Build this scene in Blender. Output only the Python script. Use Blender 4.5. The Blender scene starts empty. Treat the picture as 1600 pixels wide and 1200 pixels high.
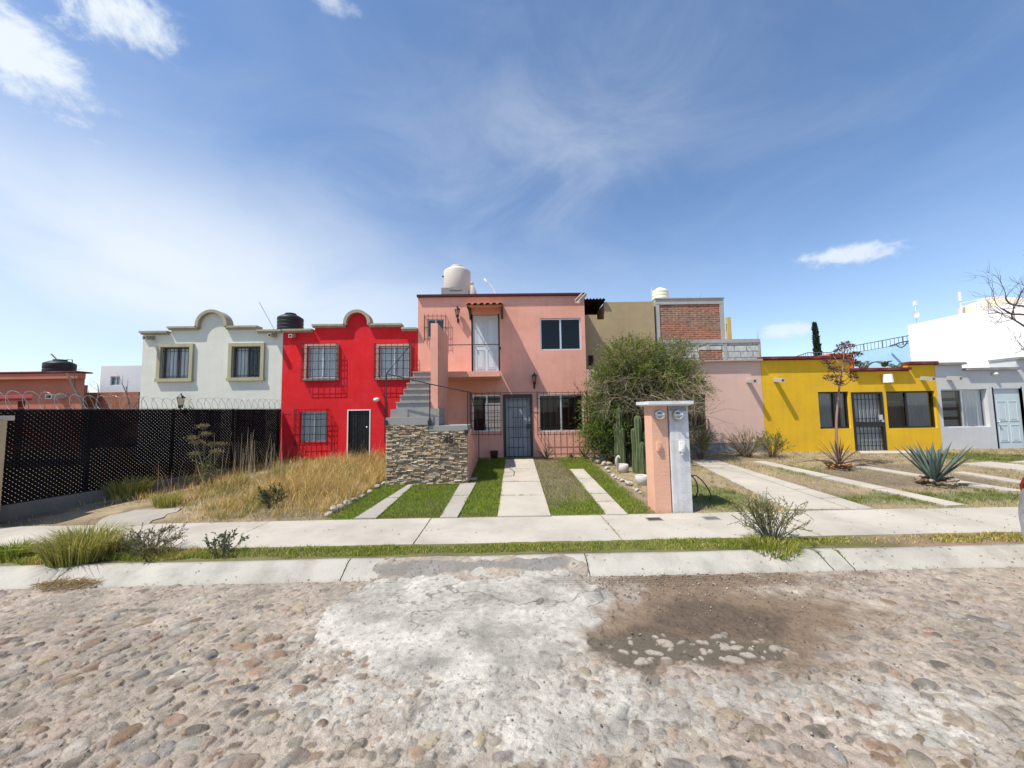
import bpy, bmesh, math, random
import numpy as np
from mathutils import Vector, Matrix

# ------------------------------------------------------------------ camera, sky, sun, exposure
rng = np.random.default_rng(7)
random.seed(7)
scene = bpy.context.scene
col = scene.collection
R = math.radians
FPX, PITCH, ROLL, YAW, CAMH = 575.0, R(4.1), R(0.9), R(0.8), 1.9

fw = np.array([math.sin(YAW)*math.cos(PITCH), math.cos(YAW)*math.cos(PITCH), math.sin(PITCH)])
rt0 = np.array([math.cos(YAW), -math.sin(YAW), 0.0])
up0 = np.cross(rt0, fw)
rt = rt0*math.cos(ROLL) - up0*math.sin(ROLL)
up = up0*math.cos(ROLL) + rt0*math.sin(ROLL)

cd = bpy.data.cameras.new('camera')
cam = bpy.data.objects.new('camera', cd)
col.objects.link(cam)
cd.sensor_fit = 'HORIZONTAL'
cd.sensor_width = 36.0
cd.lens = FPX/1600*36.0
cd.clip_start = 0.05
cd.clip_end = 3000
m = Matrix(((rt[0], up[0], -fw[0], 0), (rt[1], up[1], -fw[1], 0), (rt[2], up[2], -fw[2], CAMH), (0, 0, 0, 1)))
cam.matrix_world = m
scene.camera = cam

SUN = Vector((-1.8, -1.0, 3.5)).normalized()          # direction towards the sun
SUN_EL = math.asin(SUN.z)
SUN_AZ = math.atan2(SUN.x, SUN.y) % (2*math.pi)        # clockwise from +Y

ld = bpy.data.lights.new('sun', 'SUN')
ld.energy = 4.4
ld.angle = R(0.53)
ld.color = (1.0, 0.93, 0.82)
sun = bpy.data.objects.new('sun', ld)
col.objects.link(sun)
sun.rotation_euler = (-SUN).to_track_quat('-Z', 'Y').to_euler()
sun.location = (-15, -10, 30)

vs = scene.view_settings
vs.view_transform = 'Standard'
vs.look = 'None'
vs.gamma = 1.0
vs.use_curve_mapping = False
vs.exposure = 0.50
scene.render.filter_size = 1.1

def ray(px, py):
    d = fw*FPX + rt*(px-800) + up*(600-py)
    return d/np.linalg.norm(d)

def azel(px, py):
    d = ray(px, py)
    return math.atan2(d[0], d[1]), math.asin(d[2])

# ---- world: Nishita sky with thin cirrus and a few cumulus puffs placed by azimuth / elevation
world = bpy.data.worlds.new('World')
scene.world = world
world.use_nodes = True
wt = world.node_tree
for n in list(wt.nodes):
    wt.nodes.remove(n)
def wn(t, **k):
    n = wt.nodes.new(t)
    for a, b in k.items():
        setattr(n, a, b)
    return n
def wl(a, b):
    wt.links.new(a, b)
def wmath(op, a, b=None, clamp=False):
    n = wn('ShaderNodeMath', operation=op, use_clamp=clamp)
    for i, v in enumerate((a, b)):
        if v is None:
            continue
        if isinstance(v, (int, float)):
            n.inputs[i].default_value = v
        else:
            wl(v, n.inputs[i])
    return n.outputs[0]
sky = wn('ShaderNodeTexSky', sky_type='NISHITA', sun_disc=False)
sky.sun_elevation = SUN_EL
sky.sun_rotation = SUN_AZ
sky.altitude = 900
sky.air_density = 1.0
sky.dust_density = 0.8
sky.ozone_density = 2.2
tc = wn('ShaderNodeTexCoord')
sp = wn('ShaderNodeSeparateXYZ')
wl(tc.outputs['Generated'], sp.inputs[0])
AZ = wmath('ARCTAN2', sp.outputs[0], sp.outputs[1])
EL = wmath('ARCSINE', sp.outputs[2])
den = wmath('ADD', wmath('MAXIMUM', sp.outputs[2], 0.0), 0.45)
cb = wn('ShaderNodeCombineXYZ')
wl(wmath('DIVIDE', sp.outputs[0], den), cb.inputs[0])
wl(wmath('DIVIDE', sp.outputs[1], den), cb.inputs[1])
cb2 = wn('ShaderNodeCombineXYZ')
wl(AZ, cb2.inputs[0]); wl(wmath('MULTIPLY', EL, 1.6), cb2.inputs[1])
def wnoise(scale, rough, detail, sx=1.0, sy=1.0, rot=0.0, off=(0, 0, 0), dist=0.0, vec=None):
    mp = wn('ShaderNodeMapping')
    mp.inputs['Location'].default_value = off
    mp.inputs['Rotation'].default_value = (0, 0, rot)
    mp.inputs['Scale'].default_value = (sx, sy, 1)
    wl((vec or cb).outputs[0], mp.inputs['Vector'])
    n = wn('ShaderNodeTexNoise')
    n.inputs['Scale'].default_value = scale
    n.inputs['Roughness'].default_value = rough
    n.inputs['Detail'].default_value = detail
    n.inputs['Distortion'].default_value = dist
    wl(mp.outputs[0], n.inputs['Vector'])
    return n.outputs['Fac']
def wramp(v, a, b):
    n = wn('ShaderNodeMapRange', interpolation_type='SMOOTHSTEP', clamp=True)
    wl(v, n.inputs['Value'])
    n.inputs['From Min'].default_value = a
    n.inputs['From Max'].default_value = b
    return n.outputs['Result']
def blob(px, py, rx, ry, soft=1.0, tilt=0.0):
    a, e = azel(px, py)
    a1, _ = azel(px+rx, py)
    _, e1 = azel(px, py-ry)
    da = wmath('SUBTRACT', AZ, a)
    de = wmath('SUBTRACT', EL, e)
    if tilt:
        de = wmath('SUBTRACT', de, wmath('MULTIPLY', da, tilt))
    u = wmath('DIVIDE', da, abs(a1-a))
    v = wmath('DIVIDE', de, abs(e1-e))
    r2 = wmath('ADD', wmath('MULTIPLY', u, u), wmath('MULTIPLY', v, v))
    return wmath('POWER', 2.718, wmath('MULTIPLY', r2, -soft))
cirrus = wnoise(2.6, 0.60, 9, 0.85, 1.15, R(-24), (3.1, 1.7, 0), 0.6, cb2)
soft = wnoise(1.5, 0.55, 6, 0.8, 1.1, R(-15), (0.3, 5.2, 0), 0.6, cb2)
puff = wnoise(9.0, 0.66, 10, 1.0, 1.0, 0.0, (2.0, 4.0, 0.0), 0.3)
puffs = wnoise(26.0, 0.6, 8, 1.0, 1.0, 0.0, (2.6, 4.4, 0.0), 0.2)
cir = wmath('MULTIPLY', wramp(cirrus, 0.32, 0.85), 0.11)
cir = wmath('MULTIPLY', cir, wramp(soft, 0.30, 0.62))
# broad veils
veil = wmath('MULTIPLY', blob(170, 425, 500, 140, 0.8), wramp(soft, 0.05, 0.58))
veil = wmath('MULTIPLY', veil, 0.95)
vl3 = wmath('MULTIPLY', blob(20, 300, 420, 170, 0.9), wramp(soft, 0.15, 0.85))
vl3 = wmath('MULTIPLY', vl3, 0.50)
veil2 = wmath('MULTIPLY', blob(770, 300, 330, 150, 0.8, 0.25), wmath('MULTIPLY', wramp(cirrus, 0.20, 0.85), 0.42))
hz = wmath('ADD', wmath('MULTIPLY', wramp(EL, 0.5, 0.0), 0.22), 0.0)
# bright broken cloud, upper left; small puffs right
pb = wmath('ADD', blob(10, 70, 200, 100, 1.0, -0.25), wmath('MULTIPLY', blob(190, 20, 120, 60, 1.0), 0.8), True)
pu = wmath('MULTIPLY', wramp(wmath('ADD', wmath('MULTIPLY', pb, 0.85), wmath('MULTIPLY', wmath('SUBTRACT', puff, 0.5), 2.4)), 0.35, 0.95), wramp(pb, 0.05, 0.45))
pu = wmath('MULTIPLY', pu, 0.96)
pb2 = blob(530, 5, 80, 26, 1.0)
pu2 = wmath('MULTIPLY', wramp(wmath('ADD', wmath('MULTIPLY', pb2, 0.8), wmath('MULTIPLY', wmath('SUBTRACT', puff, 0.5), 2.2)), 0.45, 1.0), 0.55)
pb3 = blob(1325, 398, 112, 20, 1.1, -0.10)
pu3 = wmath('MULTIPLY', wramp(wmath('ADD', wmath('MULTIPLY', pb3, 1.0), wmath('MULTIPLY', wmath('SUBTRACT', puffs, 0.5), 1.2)), 0.34, 0.95), 0.80)
pb4 = blob(1228, 516, 62, 17, 1.1)
pu4 = wmath('MULTIPLY', wramp(wmath('ADD', wmath('MULTIPLY', pb4, 1.0), wmath('MULTIPLY', wmath('SUBTRACT', puffs, 0.5), 1.1)), 0.34, 0.95), 0.70)
inv = None
for f in (cir, veil, vl3, veil2, hz, pu, pu2, pu3, pu4):
    g = wmath('SUBTRACT', 1.0, f, True)
    inv = g if inv is None else wmath('MULTIPLY', inv, g)
cover = wmath('SUBTRACT', 1.0, inv, True)
mx = wn('ShaderNodeMix', data_type='RGBA')
wl(cover, mx.inputs[0])
hs = wn('ShaderNodeHueSaturation')
hs.inputs['Saturation'].default_value = 1.08
wl(sky.outputs[0], hs.inputs['Color'])
wl(hs.outputs[0], mx.inputs[6])
mx.inputs[7].default_value = (4.5, 4.85, 5.2, 1)
bg = wn('ShaderNodeBackground')
bg.inputs['Strength'].default_value = 0.140
wl(mx.outputs[2], bg.inputs['Color'])
wo = wn('ShaderNodeOutputWorld')
wl(bg.outputs[0], wo.inputs[0])

# ------------------------------------------------------------------ measuring helpers
F = 12.2                                    # the plane of the house fronts
def P(px, py, Y):
    d = ray(px, py)
    return d*(Y/d[1]) + np.array([0, 0, CAMH])
def PX(px, py, X):
    d = ray(px, py)
    return d*(X/d[0]) + np.array([0, 0, CAMH])
def gz(y):
    return np.interp(y, [-1000, 4.34, 4.40, 4.47, 4.56, 4.66, 5.08, 6.28, 12.2, 1000],
                        [0.0, 0.0, 0.022, 0.065, 0.115, 0.13, 0.13, 0.13, 0.39, 0.42])
def G(px, py):
    d = ray(px, py)
    lo, hi = 1.0, 60.0
    for _ in range(50):
        t = 0.5*(lo+hi)
        p = d*t
        if CAMH + p[2] > gz(p[1]):
            lo = t
        else:
            hi = t
    return d*lo + np.array([0, 0, CAMH])
def rect(x0, y0, x1, y1, Y=F):
    ym, xm = 0.5*(y0+y1), 0.5*(x0+x1)
    return (P(x0, ym, Y)[0], P(x1, ym, Y)[0], P(xm, y1, Y)[2], P(xm, y0, Y)[2])   # X0, X1, Z0, Z1
def smooth(a, b, v):
    t = np.clip((v-a)/(b-a), 0, 1)
    return t*t*(3-2*t)
def vnoise(x, y, seed=0):
    xi, yi = np.floor(x).astype(np.int64), np.floor(y).astype(np.int64)
    xf, yf = x-xi, y-yi
    def h(i, j):
        n = (i*374761393 + j*668265263 + seed*144665) & 0xffffffff
        n = ((n ^ (n >> 13))*1274126177) & 0xffffffff
        n = (n ^ (n >> 16)) & 0xffffffff
        return n/4294967295.0
    u, v = xf*xf*(3-2*xf), yf*yf*(3-2*yf)
    return (h(xi, yi)*(1-u)+h(xi+1, yi)*u)*(1-v) + (h(xi, yi+1)*(1-u)+h(xi+1, yi+1)*u)*v
def fbm(x, y, octs=4, seed=0):
    s, a, t = 0, 1.0, 0
    for k in range(octs):
        s = s + a*vnoise(x*2**k+17.3*k, y*2**k-9.1*k, seed+k)
        t += a
        a *= 0.5
    return s/t

# ------------------------------------------------------------------ object helpers
ORG = {}
def tag(o, label=None, cat=None, group=None, kind=None):
    if label: o['label'] = label
    if cat: o['category'] = cat
    if group: o['group'] = group
    if kind: o['kind'] = kind
    return o
def thing(name, label, cat, loc=(0, 0, 0), group=None):
    o = bpy.data.objects.new(name, None)
    o.empty_display_size = 0.2
    col.objects.link(o)
    o.location = [float(v) for v in loc]
    ORG[o] = np.array(loc, float)
    return tag(o, label, cat, group)
def link(me, name, mat, parent=None):
    if mat is not None:
        me.materials.append(mat)
    o = bpy.data.objects.new(name, me)
    col.objects.link(o)
    if parent is not None:
        o.parent = parent
        ORG[o] = ORG[parent]
    else:
        ORG[o] = np.zeros(3)
    return o
def set_org(o):                                   # a one-mesh thing: origin to the base centre
    me = o.data
    n = len(me.vertices)
    v = np.empty(n*3, np.float32); me.vertices.foreach_get('co', v); v = v.reshape(-1, 3)
    c = np.array([0.5*(v[:, 0].min()+v[:, 0].max()), 0.5*(v[:, 1].min()+v[:, 1].max()), v[:, 2].min()], np.float32)
    me.vertices.foreach_set('co', (v-c).ravel())
    o.location = c.tolist()
    ORG[o] = c.astype(float)
    return o

class MB:
    def __init__(s):
        s.v, s.f, s.c, s.cur = [], [], [], None
    def color(s, c):
        s.cur = c
    def add(s, vs, fs):
        b = len(s.v)
        s.v.extend([tuple(float(q) for q in v) for v in vs])
        s.c.extend([s.cur]*len(vs))
        s.f.extend([tuple(i+b for i in f) for f in fs])
    def box(s, x0, x1, y0, y1, z0, z1):
        if x0 > x1: x0, x1 = x1, x0
        if y0 > y1: y0, y1 = y1, y0
        if z0 > z1: z0, z1 = z1, z0
        s.add([(x0,y0,z0),(x1,y0,z0),(x1,y1,z0),(x0,y1,z0),(x0,y0,z1),(x1,y0,z1),(x1,y1,z1),(x0,y1,z1)],
              [(0,3,2,1),(4,5,6,7),(0,1,5,4),(1,2,6,5),(2,3,7,6),(3,0,4,7)])
    def hexa(s, p):                               # 8 corners, bottom ring then top ring
        s.add(p, [(0,3,2,1),(4,5,6,7),(0,1,5,4),(1,2,6,5),(2,3,7,6),(3,0,4,7)])
    def prism_y(s, pts, y0, y1):                  # outline in x,z, thickness in y
        n = len(pts)
        v = [(x, y0, z) for x, z in pts] + [(x, y1, z) for x, z in pts]
        f = [tuple(range(n)), tuple(range(2*n-1, n-1, -1))]
        f += [(i, i+n, (i+1) % n + n, (i+1) % n) for i in range(n)]
        s.add(v, f)
    def prism_x(s, pts, x0, x1):                  # outline in y,z
        n = len(pts)
        v = [(x0, y, z) for y, z in pts] + [(x1, y, z) for y, z in pts]
        f = [tuple(range(n-1, -1, -1)), tuple(range(n, 2*n))]
        f += [(i, (i+1) % n, (i+1) % n + n, i+n) for i in range(n)]
        s.add(v, f)
    def tube(s, pts, r, n=6, cap=True):
        pts = [np.array(p, float) for p in pts]
        rs = r if hasattr(r, '__len__') else [r]*len(pts)
        b = len(s.v)
        prev = None
        vs = []
        for i, p in enumerate(pts):
            a = pts[max(i-1, 0)]; c = pts[min(i+1, len(pts)-1)]
            t = c-a
            L = np.linalg.norm(t)
            t = t/L if L > 1e-9 else np.array([0, 0, 1.0])
            if prev is None:
                h = np.array([0, 0, 1.0]) if abs(t[2]) < 0.9 else np.array([1.0, 0, 0])
                u = np.cross(t, h)
            else:
                u = prev - t*np.dot(prev, t)
            u = u/(np.linalg.norm(u)+1e-12)
            prev = u
            w = np.cross(t, u)
            for k in range(n):
                an = 2*math.pi*k/n
                vs.append(p + (u*math.cos(an)+w*math.sin(an))*rs[i])
        fs = []
        for i in range(len(pts)-1):
            for k in range(n):
                k2 = (k+1) % n
                fs.append((i*n+k, i*n+k2, (i+1)*n+k2, (i+1)*n+k))
        if cap:
            fs.append(tuple(range(n-1, -1, -1)))
            fs.append(tuple((len(pts)-1)*n+k for k in range(n)))
        s.add(vs, fs)
    def bar(s, p, q, w=0.012):
        s.tube([p, q], w*0.7, 4)
    def lathe(s, c, prof, n=28, axis='z'):
        vs, fs = [], []
        for r, z in prof:
            for k in range(n):
                a = 2*math.pi*k/n
                if axis == 'z':
                    vs.append((c[0]+r*math.cos(a), c[1]+r*math.sin(a), c[2]+z))
                else:
                    vs.append((c[0]+r*math.cos(a), c[1]+z, c[2]+r*math.sin(a)))
        for i in range(len(prof)-1):
            for k in range(n):
                k2 = (k+1) % n
                q = (i*n+k, i*n+k2, (i+1)*n+k2, (i+1)*n+k)
                fs.append(q if axis == 'z' else q[::-1])
        if prof[0][0] > 1e-4: fs.append(tuple(range(n-1, -1, -1)))
        if prof[-1][0] > 1e-4: fs.append(tuple((len(prof)-1)*n+k for k in range(n)))
        s.add(vs, fs)
    def panel(s, x0, x1, z0, z1, holes, y0, y1):  # a wall slab with rectangular openings, faces split on a grid
        xs = sorted({x0, x1} | {v for h in holes for v in h[:2] if x0 < v < x1})
        zs = sorted({z0, z1} | {v for h in holes for v in h[2:] if z0 < v < z1})
        def solid(i, j):
            if i < 0 or j < 0 or i >= len(xs)-1 or j >= len(zs)-1: return False
            cx, cz = 0.5*(xs[i]+xs[i+1]), 0.5*(zs[j]+zs[j+1])
            return not any(h[0] < cx < h[1] and h[2] < cz < h[3] for h in holes)
        for i in range(len(xs)-1):
            for j in range(len(zs)-1):
                if not solid(i, j): continue
                a, b, c, d = xs[i], xs[i+1], zs[j], zs[j+1]
                s.add([(a,y0,c),(b,y0,c),(b,y0,d),(a,y0,d)], [(0,1,2,3)])
                s.add([(a,y1,c),(b,y1,c),(b,y1,d),(a,y1,d)], [(3,2,1,0)])
                if not solid(i-1, j): s.add([(a,y0,c),(a,y1,c),(a,y1,d),(a,y0,d)], [(3,2,1,0)])
                if not solid(i+1, j): s.add([(b,y0,c),(b,y1,c),(b,y1,d),(b,y0,d)], [(0,1,2,3)])
                if not solid(i, j-1): s.add([(a,y0,c),(b,y0,c),(b,y1,c),(a,y1,c)], [(3,2,1,0)])
                if not solid(i, j+1): s.add([(a,y0,d),(b,y0,d),(b,y1,d),(a,y1,d)], [(0,1,2,3)])
    def build(s, name, mat, parent=None, smooth_=False):
        me = bpy.data.meshes.new(name)
        off = ORG[parent] if parent is not None else np.zeros(3)
        v = np.array(s.v, float).reshape(-1, 3) - off
        me.from_pydata(v.tolist(), [], s.f)
        if any(c is not None for c in s.c):
            at = me.color_attributes.new('Col', 'FLOAT_COLOR', 'POINT')
            cc = np.array([(c if c is not None else (1, 1, 1)) for c in s.c], np.float32)
            cc = np.concatenate([cc, np.ones((len(cc), 1), np.float32)], 1)
            at.data.foreach_set('color', cc.ravel())
        me.update()
        if smooth_:
            me.polygons.foreach_set('use_smooth', [True]*len(me.polygons))
        return link(me, name, mat, parent)

def mesh_np(name, V, Fc, mat, parent=None, C=None, smooth_=False):
    me = bpy.data.meshes.new(name)
    V = np.asarray(V, np.float32)
    if parent is not None: V = V - ORG[parent].astype(np.float32)
    Fc = np.asarray(Fc, np.int32)
    k = Fc.shape[1]
    me.vertices.add(len(V)); me.vertices.foreach_set('co', V.ravel())
    me.loops.add(Fc.size); me.loops.foreach_set('vertex_index', Fc.ravel())
    me.polygons.add(len(Fc))
    me.polygons.foreach_set('loop_start', np.arange(0, Fc.size, k, dtype=np.int32))
    if smooth_: me.polygons.foreach_set('use_smooth', np.ones(len(Fc), bool))
    me.update(calc_edges=True)
    if C is not None:
        C = np.asarray(C, np.float32)
        if C.shape[1] == 3: C = np.concatenate([C, np.ones((len(C), 1), np.float32)], 1)
        at = me.color_attributes.new('Col', 'FLOAT_COLOR', 'POINT')
        at.data.foreach_set('color', C.ravel())
    return link(me, name, mat, parent)

def copy_tree(o, parent=None):
    c = o.copy(); col.objects.link(c)
    if parent is not None: c.parent = parent
    ORG[c] = ORG[o]
    for ch in [x for x in bpy.data.objects if x.parent == o]:
        copy_tree(ch, c)
    return c

# ------------------------------------------------------------------ materials
MATS = {}
def mat(name, c=(0.5, 0.5, 0.5), rough=0.8, var=0.10, vscale=3.0, bump=0.0, bscale=60.0, metal=0.0, spec=0.3,
        attr=False, streak=0.0, stain=None, stain_amt=0.0, stain_scale=1.5, fine=0.0, trans=0.0, coat=0.0, uneven=0.0):
    if name in MATS: return MATS[name]
    M = bpy.data.materials.new(name)
    M.use_nodes = True
    nt = M.node_tree
    b = nt.nodes['Principled BSDF']
    def N(t, **k):
        n = nt.nodes.new(t)
        for a, v in k.items(): setattr(n, a, v)
        return n
    tcn = N('ShaderNodeTexCoord').outputs['Object']
    def noise(scale, detail=5, vec=tcn, rough_=0.55):
        n = N('ShaderNodeTexNoise')
        n.inputs['Scale'].default_value = scale; n.inputs['Detail'].default_value = detail
        n.inputs['Roughness'].default_value = rough_
        nt.links.new(vec, n.inputs['Vector'])
        return n.outputs['Fac']
    def rng_(v, a, b_, c_, d):
        n = N('ShaderNodeMapRange'); nt.links.new(v, n.inputs[0])
        for i, q in enumerate((a, b_, c_, d)): n.inputs[1+i].default_value = q
        return n.outputs[0]
    def mixc(fac, A, B, mode='MIX'):
        n = N('ShaderNodeMix', data_type='RGBA', blend_type=mode)
        for i, q in ((0, fac), (6, A), (7, B)):
            if isinstance(q, (int, float)): n.inputs[i].default_value = q
            elif isinstance(q, tuple): n.inputs[i].default_value = (*q, 1)
            else: nt.links.new(q, n.inputs[i])
        return n.outputs[2]
    if attr:
        a = N('ShaderNodeAttribute'); a.attribute_name = 'Col'
        cur = a.outputs['Color']
        if c != (0.5, 0.5, 0.5): cur = mixc(1.0, cur, c, 'MULTIPLY')
    else:
        n = N('ShaderNodeRGB'); n.outputs[0].default_value = (*c, 1); cur = n.outputs[0]
    if stain is not None:
        cur = mixc(rng_(noise(stain_scale, 7, rough_=0.65), 0.48, 0.72, 0, stain_amt), cur, stain)
    def mulgrey(cur, v):
        cb_ = N('ShaderNodeCombineColor')
        for i in range(3): nt.links.new(v, cb_.inputs[i])
        return mixc(1.0, cur, cb_.outputs[0], 'MULTIPLY')
    if var: cur = mulgrey(cur, rng_(noise(vscale, 6), 0.25, 0.75, 1-var, 1+var))
    if fine: cur = mulgrey(cur, rng_(noise(bscale*1.3, 3), 0.25, 0.75, 1-fine, 1+fine))
    if streak:
        mp = N('ShaderNodeMapping'); mp.inputs['Scale'].default_value = (7, 7, 0.45)
        nt.links.new(tcn, mp.inputs['Vector'])
        cur = mulgrey(cur, rng_(noise(1.0, 6, mp.outputs[0]), 0.45, 0.8, 1.0, 1-streak))
    nt.links.new(cur, b.inputs['Base Color'])
    b.inputs['Roughness'].default_value = rough
    b.inputs['Metallic'].default_value = metal
    b.inputs['Specular IOR Level'].default_value = spec
    if coat: b.inputs['Coat Weight'].default_value = coat
    if bump:
        bn = N('ShaderNodeBump'); bn.inputs['Strength'].default_value = bump; bn.inputs['Distance'].default_value = 0.02
        nt.links.new(noise(bscale, 4), bn.inputs['Height'])
        nt.links.new(bn.outputs[0], b.inputs['Normal'])
        if uneven:                               # trowelled plaster: shallow sideways waves
            mp2 = N('ShaderNodeMapping'); mp2.inputs['Scale'].default_value = (1.6, 1.6, 2.6)
            nt.links.new(tcn, mp2.inputs['Vector'])
            b2 = N('ShaderNodeBump'); b2.inputs['Strength'].default_value = uneven; b2.inputs['Distance'].default_value = 0.03
            nt.links.new(noise(1.0, 5, mp2.outputs[0]), b2.inputs['Height'])
            nt.links.new(b2.outputs[0], bn.inputs['Normal'])
    if trans:
        # thin leaf: some light passes through
        tr = N('ShaderNodeBsdfTranslucent'); nt.links.new(cur, tr.inputs[0])
        ms = N('ShaderNodeMixShader'); ms.inputs[0].default_value = trans
        nt.links.new(b.outputs[0], ms.inputs[1]); nt.links.new(tr.outputs[0], ms.inputs[2])
        nt.links.new(ms.outputs[0], nt.nodes['Material Output'].inputs[0])
    MATS[name] = M
    return M
def glass(name, tint=(0.75, 0.78, 0.8), base=0.0):
    if name in MATS: return MATS[name]
    M = bpy.data.materials.new(name); M.use_nodes = True
    nt = M.node_tree
    for n in list(nt.nodes):
        if n.type != 'OUTPUT_MATERIAL': nt.nodes.remove(n)
    t = nt.nodes.new('ShaderNodeBsdfTransparent'); t.inputs[0].default_value = (*tint, 1)
    g = nt.nodes.new('ShaderNodeBsdfGlossy'); g.inputs['Roughness'].default_value = 0.02
    fr = nt.nodes.new('ShaderNodeFresnel'); fr.inputs[0].default_value = 1.5
    ad = nt.nodes.new('ShaderNodeMath'); ad.operation = 'ADD'; ad.inputs[1].default_value = base
    nt.links.new(fr.outputs[0], ad.inputs[0])
    ms = nt.nodes.new('ShaderNodeMixShader')
    nt.links.new(ad.outputs[0], ms.inputs[0]); nt.links.new(t.outputs[0], ms.inputs[1]); nt.links.new(g.outputs[0], ms.inputs[2])
    nt.links.new(ms.outputs[0], nt.nodes['Material Output'].inputs[0])
    MATS[name] = M
    return M
def masonry(name, c1, c2, mortar, scale, bw=0.5, rh=0.25, ms=0.02, bump=0.6):
    M = bpy.data.materials.new(name); M.use_nodes = True
    nt = M.node_tree; b = nt.nodes['Principled BSDF']; b.inputs['Roughness'].default_value = 0.9
    tcn = nt.nodes.new('ShaderNodeTexCoord')
    mp = nt.nodes.new('ShaderNodeMapping'); mp.inputs['Rotation'].default_value = (R(-90), 0, 0)
    nt.links.new(tcn.outputs['Object'], mp.inputs['Vector'])
    nz = nt.nodes.new('ShaderNodeTexNoise'); nz.inputs['Scale'].default_value = 3.0; nz.inputs['Detail'].default_value = 5
    nt.links.new(tcn.outputs['Object'], nz.inputs['Vector'])
    dm = nt.nodes.new('ShaderNodeMix'); dm.data_type = 'VECTOR'; dm.inputs[0].default_value = 0.03
    nt.links.new(mp.outputs[0], dm.inputs[4]); nt.links.new(nz.outputs['Color'], dm.inputs[5])
    br = nt.nodes.new('ShaderNodeTexBrick')
    br.inputs['Color1'].default_value = (*c1, 1); br.inputs['Color2'].default_value = (*c2, 1); br.inputs['Mortar'].default_value = (*mortar, 1)
    br.inputs['Scale'].default_value = scale; br.inputs['Brick Width'].default_value = bw; br.inputs['Row Height'].default_value = rh
    br.inputs['Mortar Size'].default_value = ms; br.inputs['Mortar Smooth'].default_value = 0.2; br.inputs['Bias'].default_value = 0.0
    nt.links.new(dm.outputs[1], br.inputs['Vector'])
    mu = nt.nodes.new('ShaderNodeMix'); mu.data_type = 'RGBA'; mu.blend_type = 'OVERLAY'; mu.inputs[0].default_value = 0.7
    nt.links.new(br.outputs['Color'], mu.inputs[6])
    n2 = nt.nodes.new('ShaderNodeTexNoise'); n2.inputs['Scale'].default_value = 9; n2.inputs['Detail'].default_value = 6
    nt.links.new(tcn.outputs['Object'], n2.inputs['Vector'])
    nt.links.new(n2.outputs['Fac'], mu.inputs[7])
    nt.links.new(mu.outputs[2], b.inputs['Base Color'])
    bn = nt.nodes.new('ShaderNodeBump'); bn.inputs['Strength'].default_value = bump; bn.inputs['Distance'].default_value = 0.03; bn.invert = True
    nt.links.new(br.outputs['Fac'], bn.inputs['Height']); nt.links.new(bn.outputs[0], b.inputs['Normal'])
    MATS[name] = M
    return M

def stucco(name, c, var=0.06, streak=0.10, stain=None, amt=0.0):
    c = tuple(min(v*1.12, 0.9) for v in c)
    if stain: stain = tuple(min(v*1.12, 0.9) for v in stain)
    return mat(name, c, 0.9, var, 0.9, 0.35, 45, spec=0.1, streak=streak*0.45, stain=stain, stain_amt=amt, fine=0.06, uneven=0.32)
S_WHITE = stucco('white_stucco', (0.585, 0.595, 0.52), stain=(0.5, 0.47, 0.38), amt=0.25)
S_RED = stucco('red_stucco', (0.61, 0.022, 0.026), var=0.12, streak=0.2, stain=(0.60, 0.055, 0.09), amt=0.45)
S_PINK = stucco('pink_stucco', (0.66, 0.335, 0.255), var=0.08, streak=0.18, stain=(0.56, 0.26, 0.19), amt=0.55)
S_PALE = stucco('pale_pink_stucco', (0.62, 0.42, 0.35), stain=(0.55, 0.40, 0.32), amt=0.4)
S_TAN = stucco('tan_stucco', (0.36, 0.28, 0.165), var=0.10, streak=0.18, stain=(0.30, 0.24, 0.15), amt=0.5)
S_YELLOW = stucco('yellow_stucco', (0.66, 0.40, 0.026), var=0.08, streak=0.2, stain=(0.56, 0.34, 0.045), amt=0.6)
S_GREY = stucco('grey_stucco', (0.485, 0.495, 0.495), stain=(0.42, 0.43, 0.44), amt=0.4)
S_BRIGHT = stucco('bright_white_stucco', (0.84, 0.85, 0.86), var=0.02, streak=0.03)
S_ORANGE = stucco('orange_stucco', (0.40, 0.155, 0.105), var=0.10, streak=0.2)
S_BLUE = stucco('light_blue_stucco', (0.33, 0.52, 0.64), var=0.06)
CORNICE = mat('tan_cornice', (0.36, 0.33, 0.24), 0.9, 0.15, 2.0, 0.3, 40, streak=0.2)
MAROON = mat('maroon_coping', (0.15, 0.016, 0.018), 0.8, 0.2, 2.0, 0.2, 40, stain=(0.5, 0.42, 0.36), stain_amt=0.25, stain_scale=2.6)
DARKCOP = mat('dark_coping', (0.055, 0.018, 0.02), 0.8, 0.2, 2.0, 0.2, 40)
GREYCOP = mat('grey_coping', (0.22, 0.23, 0.24), 0.9, 0.15, 2.0, 0.3, 40, stain=(0.6, 0.6, 0.58), stain_amt=0.3, stain_scale=2.2)
IRON = mat('black_iron', (0.012, 0.012, 0.014), 0.45, 0.2, 8, spec=0.5)
RUST = mat('rusty_iron', (0.11, 0.045, 0.03), 0.7, 0.3, 12)
ALU = mat('aluminium_frame', (0.62, 0.63, 0.64), 0.35, 0.04, 6, metal=0.6)
WHITEP = mat('white_paint', (0.78, 0.78, 0.76), 0.55, 0.05, 4)
CURTAIN = mat('pale_curtain', (0.88, 0.88, 0.87), 0.9, 0.05, 3)
BLUEDOOR = mat('pale_blue_grey_door', (0.50, 0.58, 0.61), 0.5, 0.04, 3, spec=0.4)
GREYDOOR = mat('grey_door_panel', (0.33, 0.35, 0.37), 0.55, 0.05, 3)
CONC = mat('concrete', (0.40, 0.39, 0.36), 0.92, 0.12, 1.6, 0.35, 70, stain=(0.30, 0.29, 0.26), stain_amt=0.5, fine=0.10)
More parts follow.
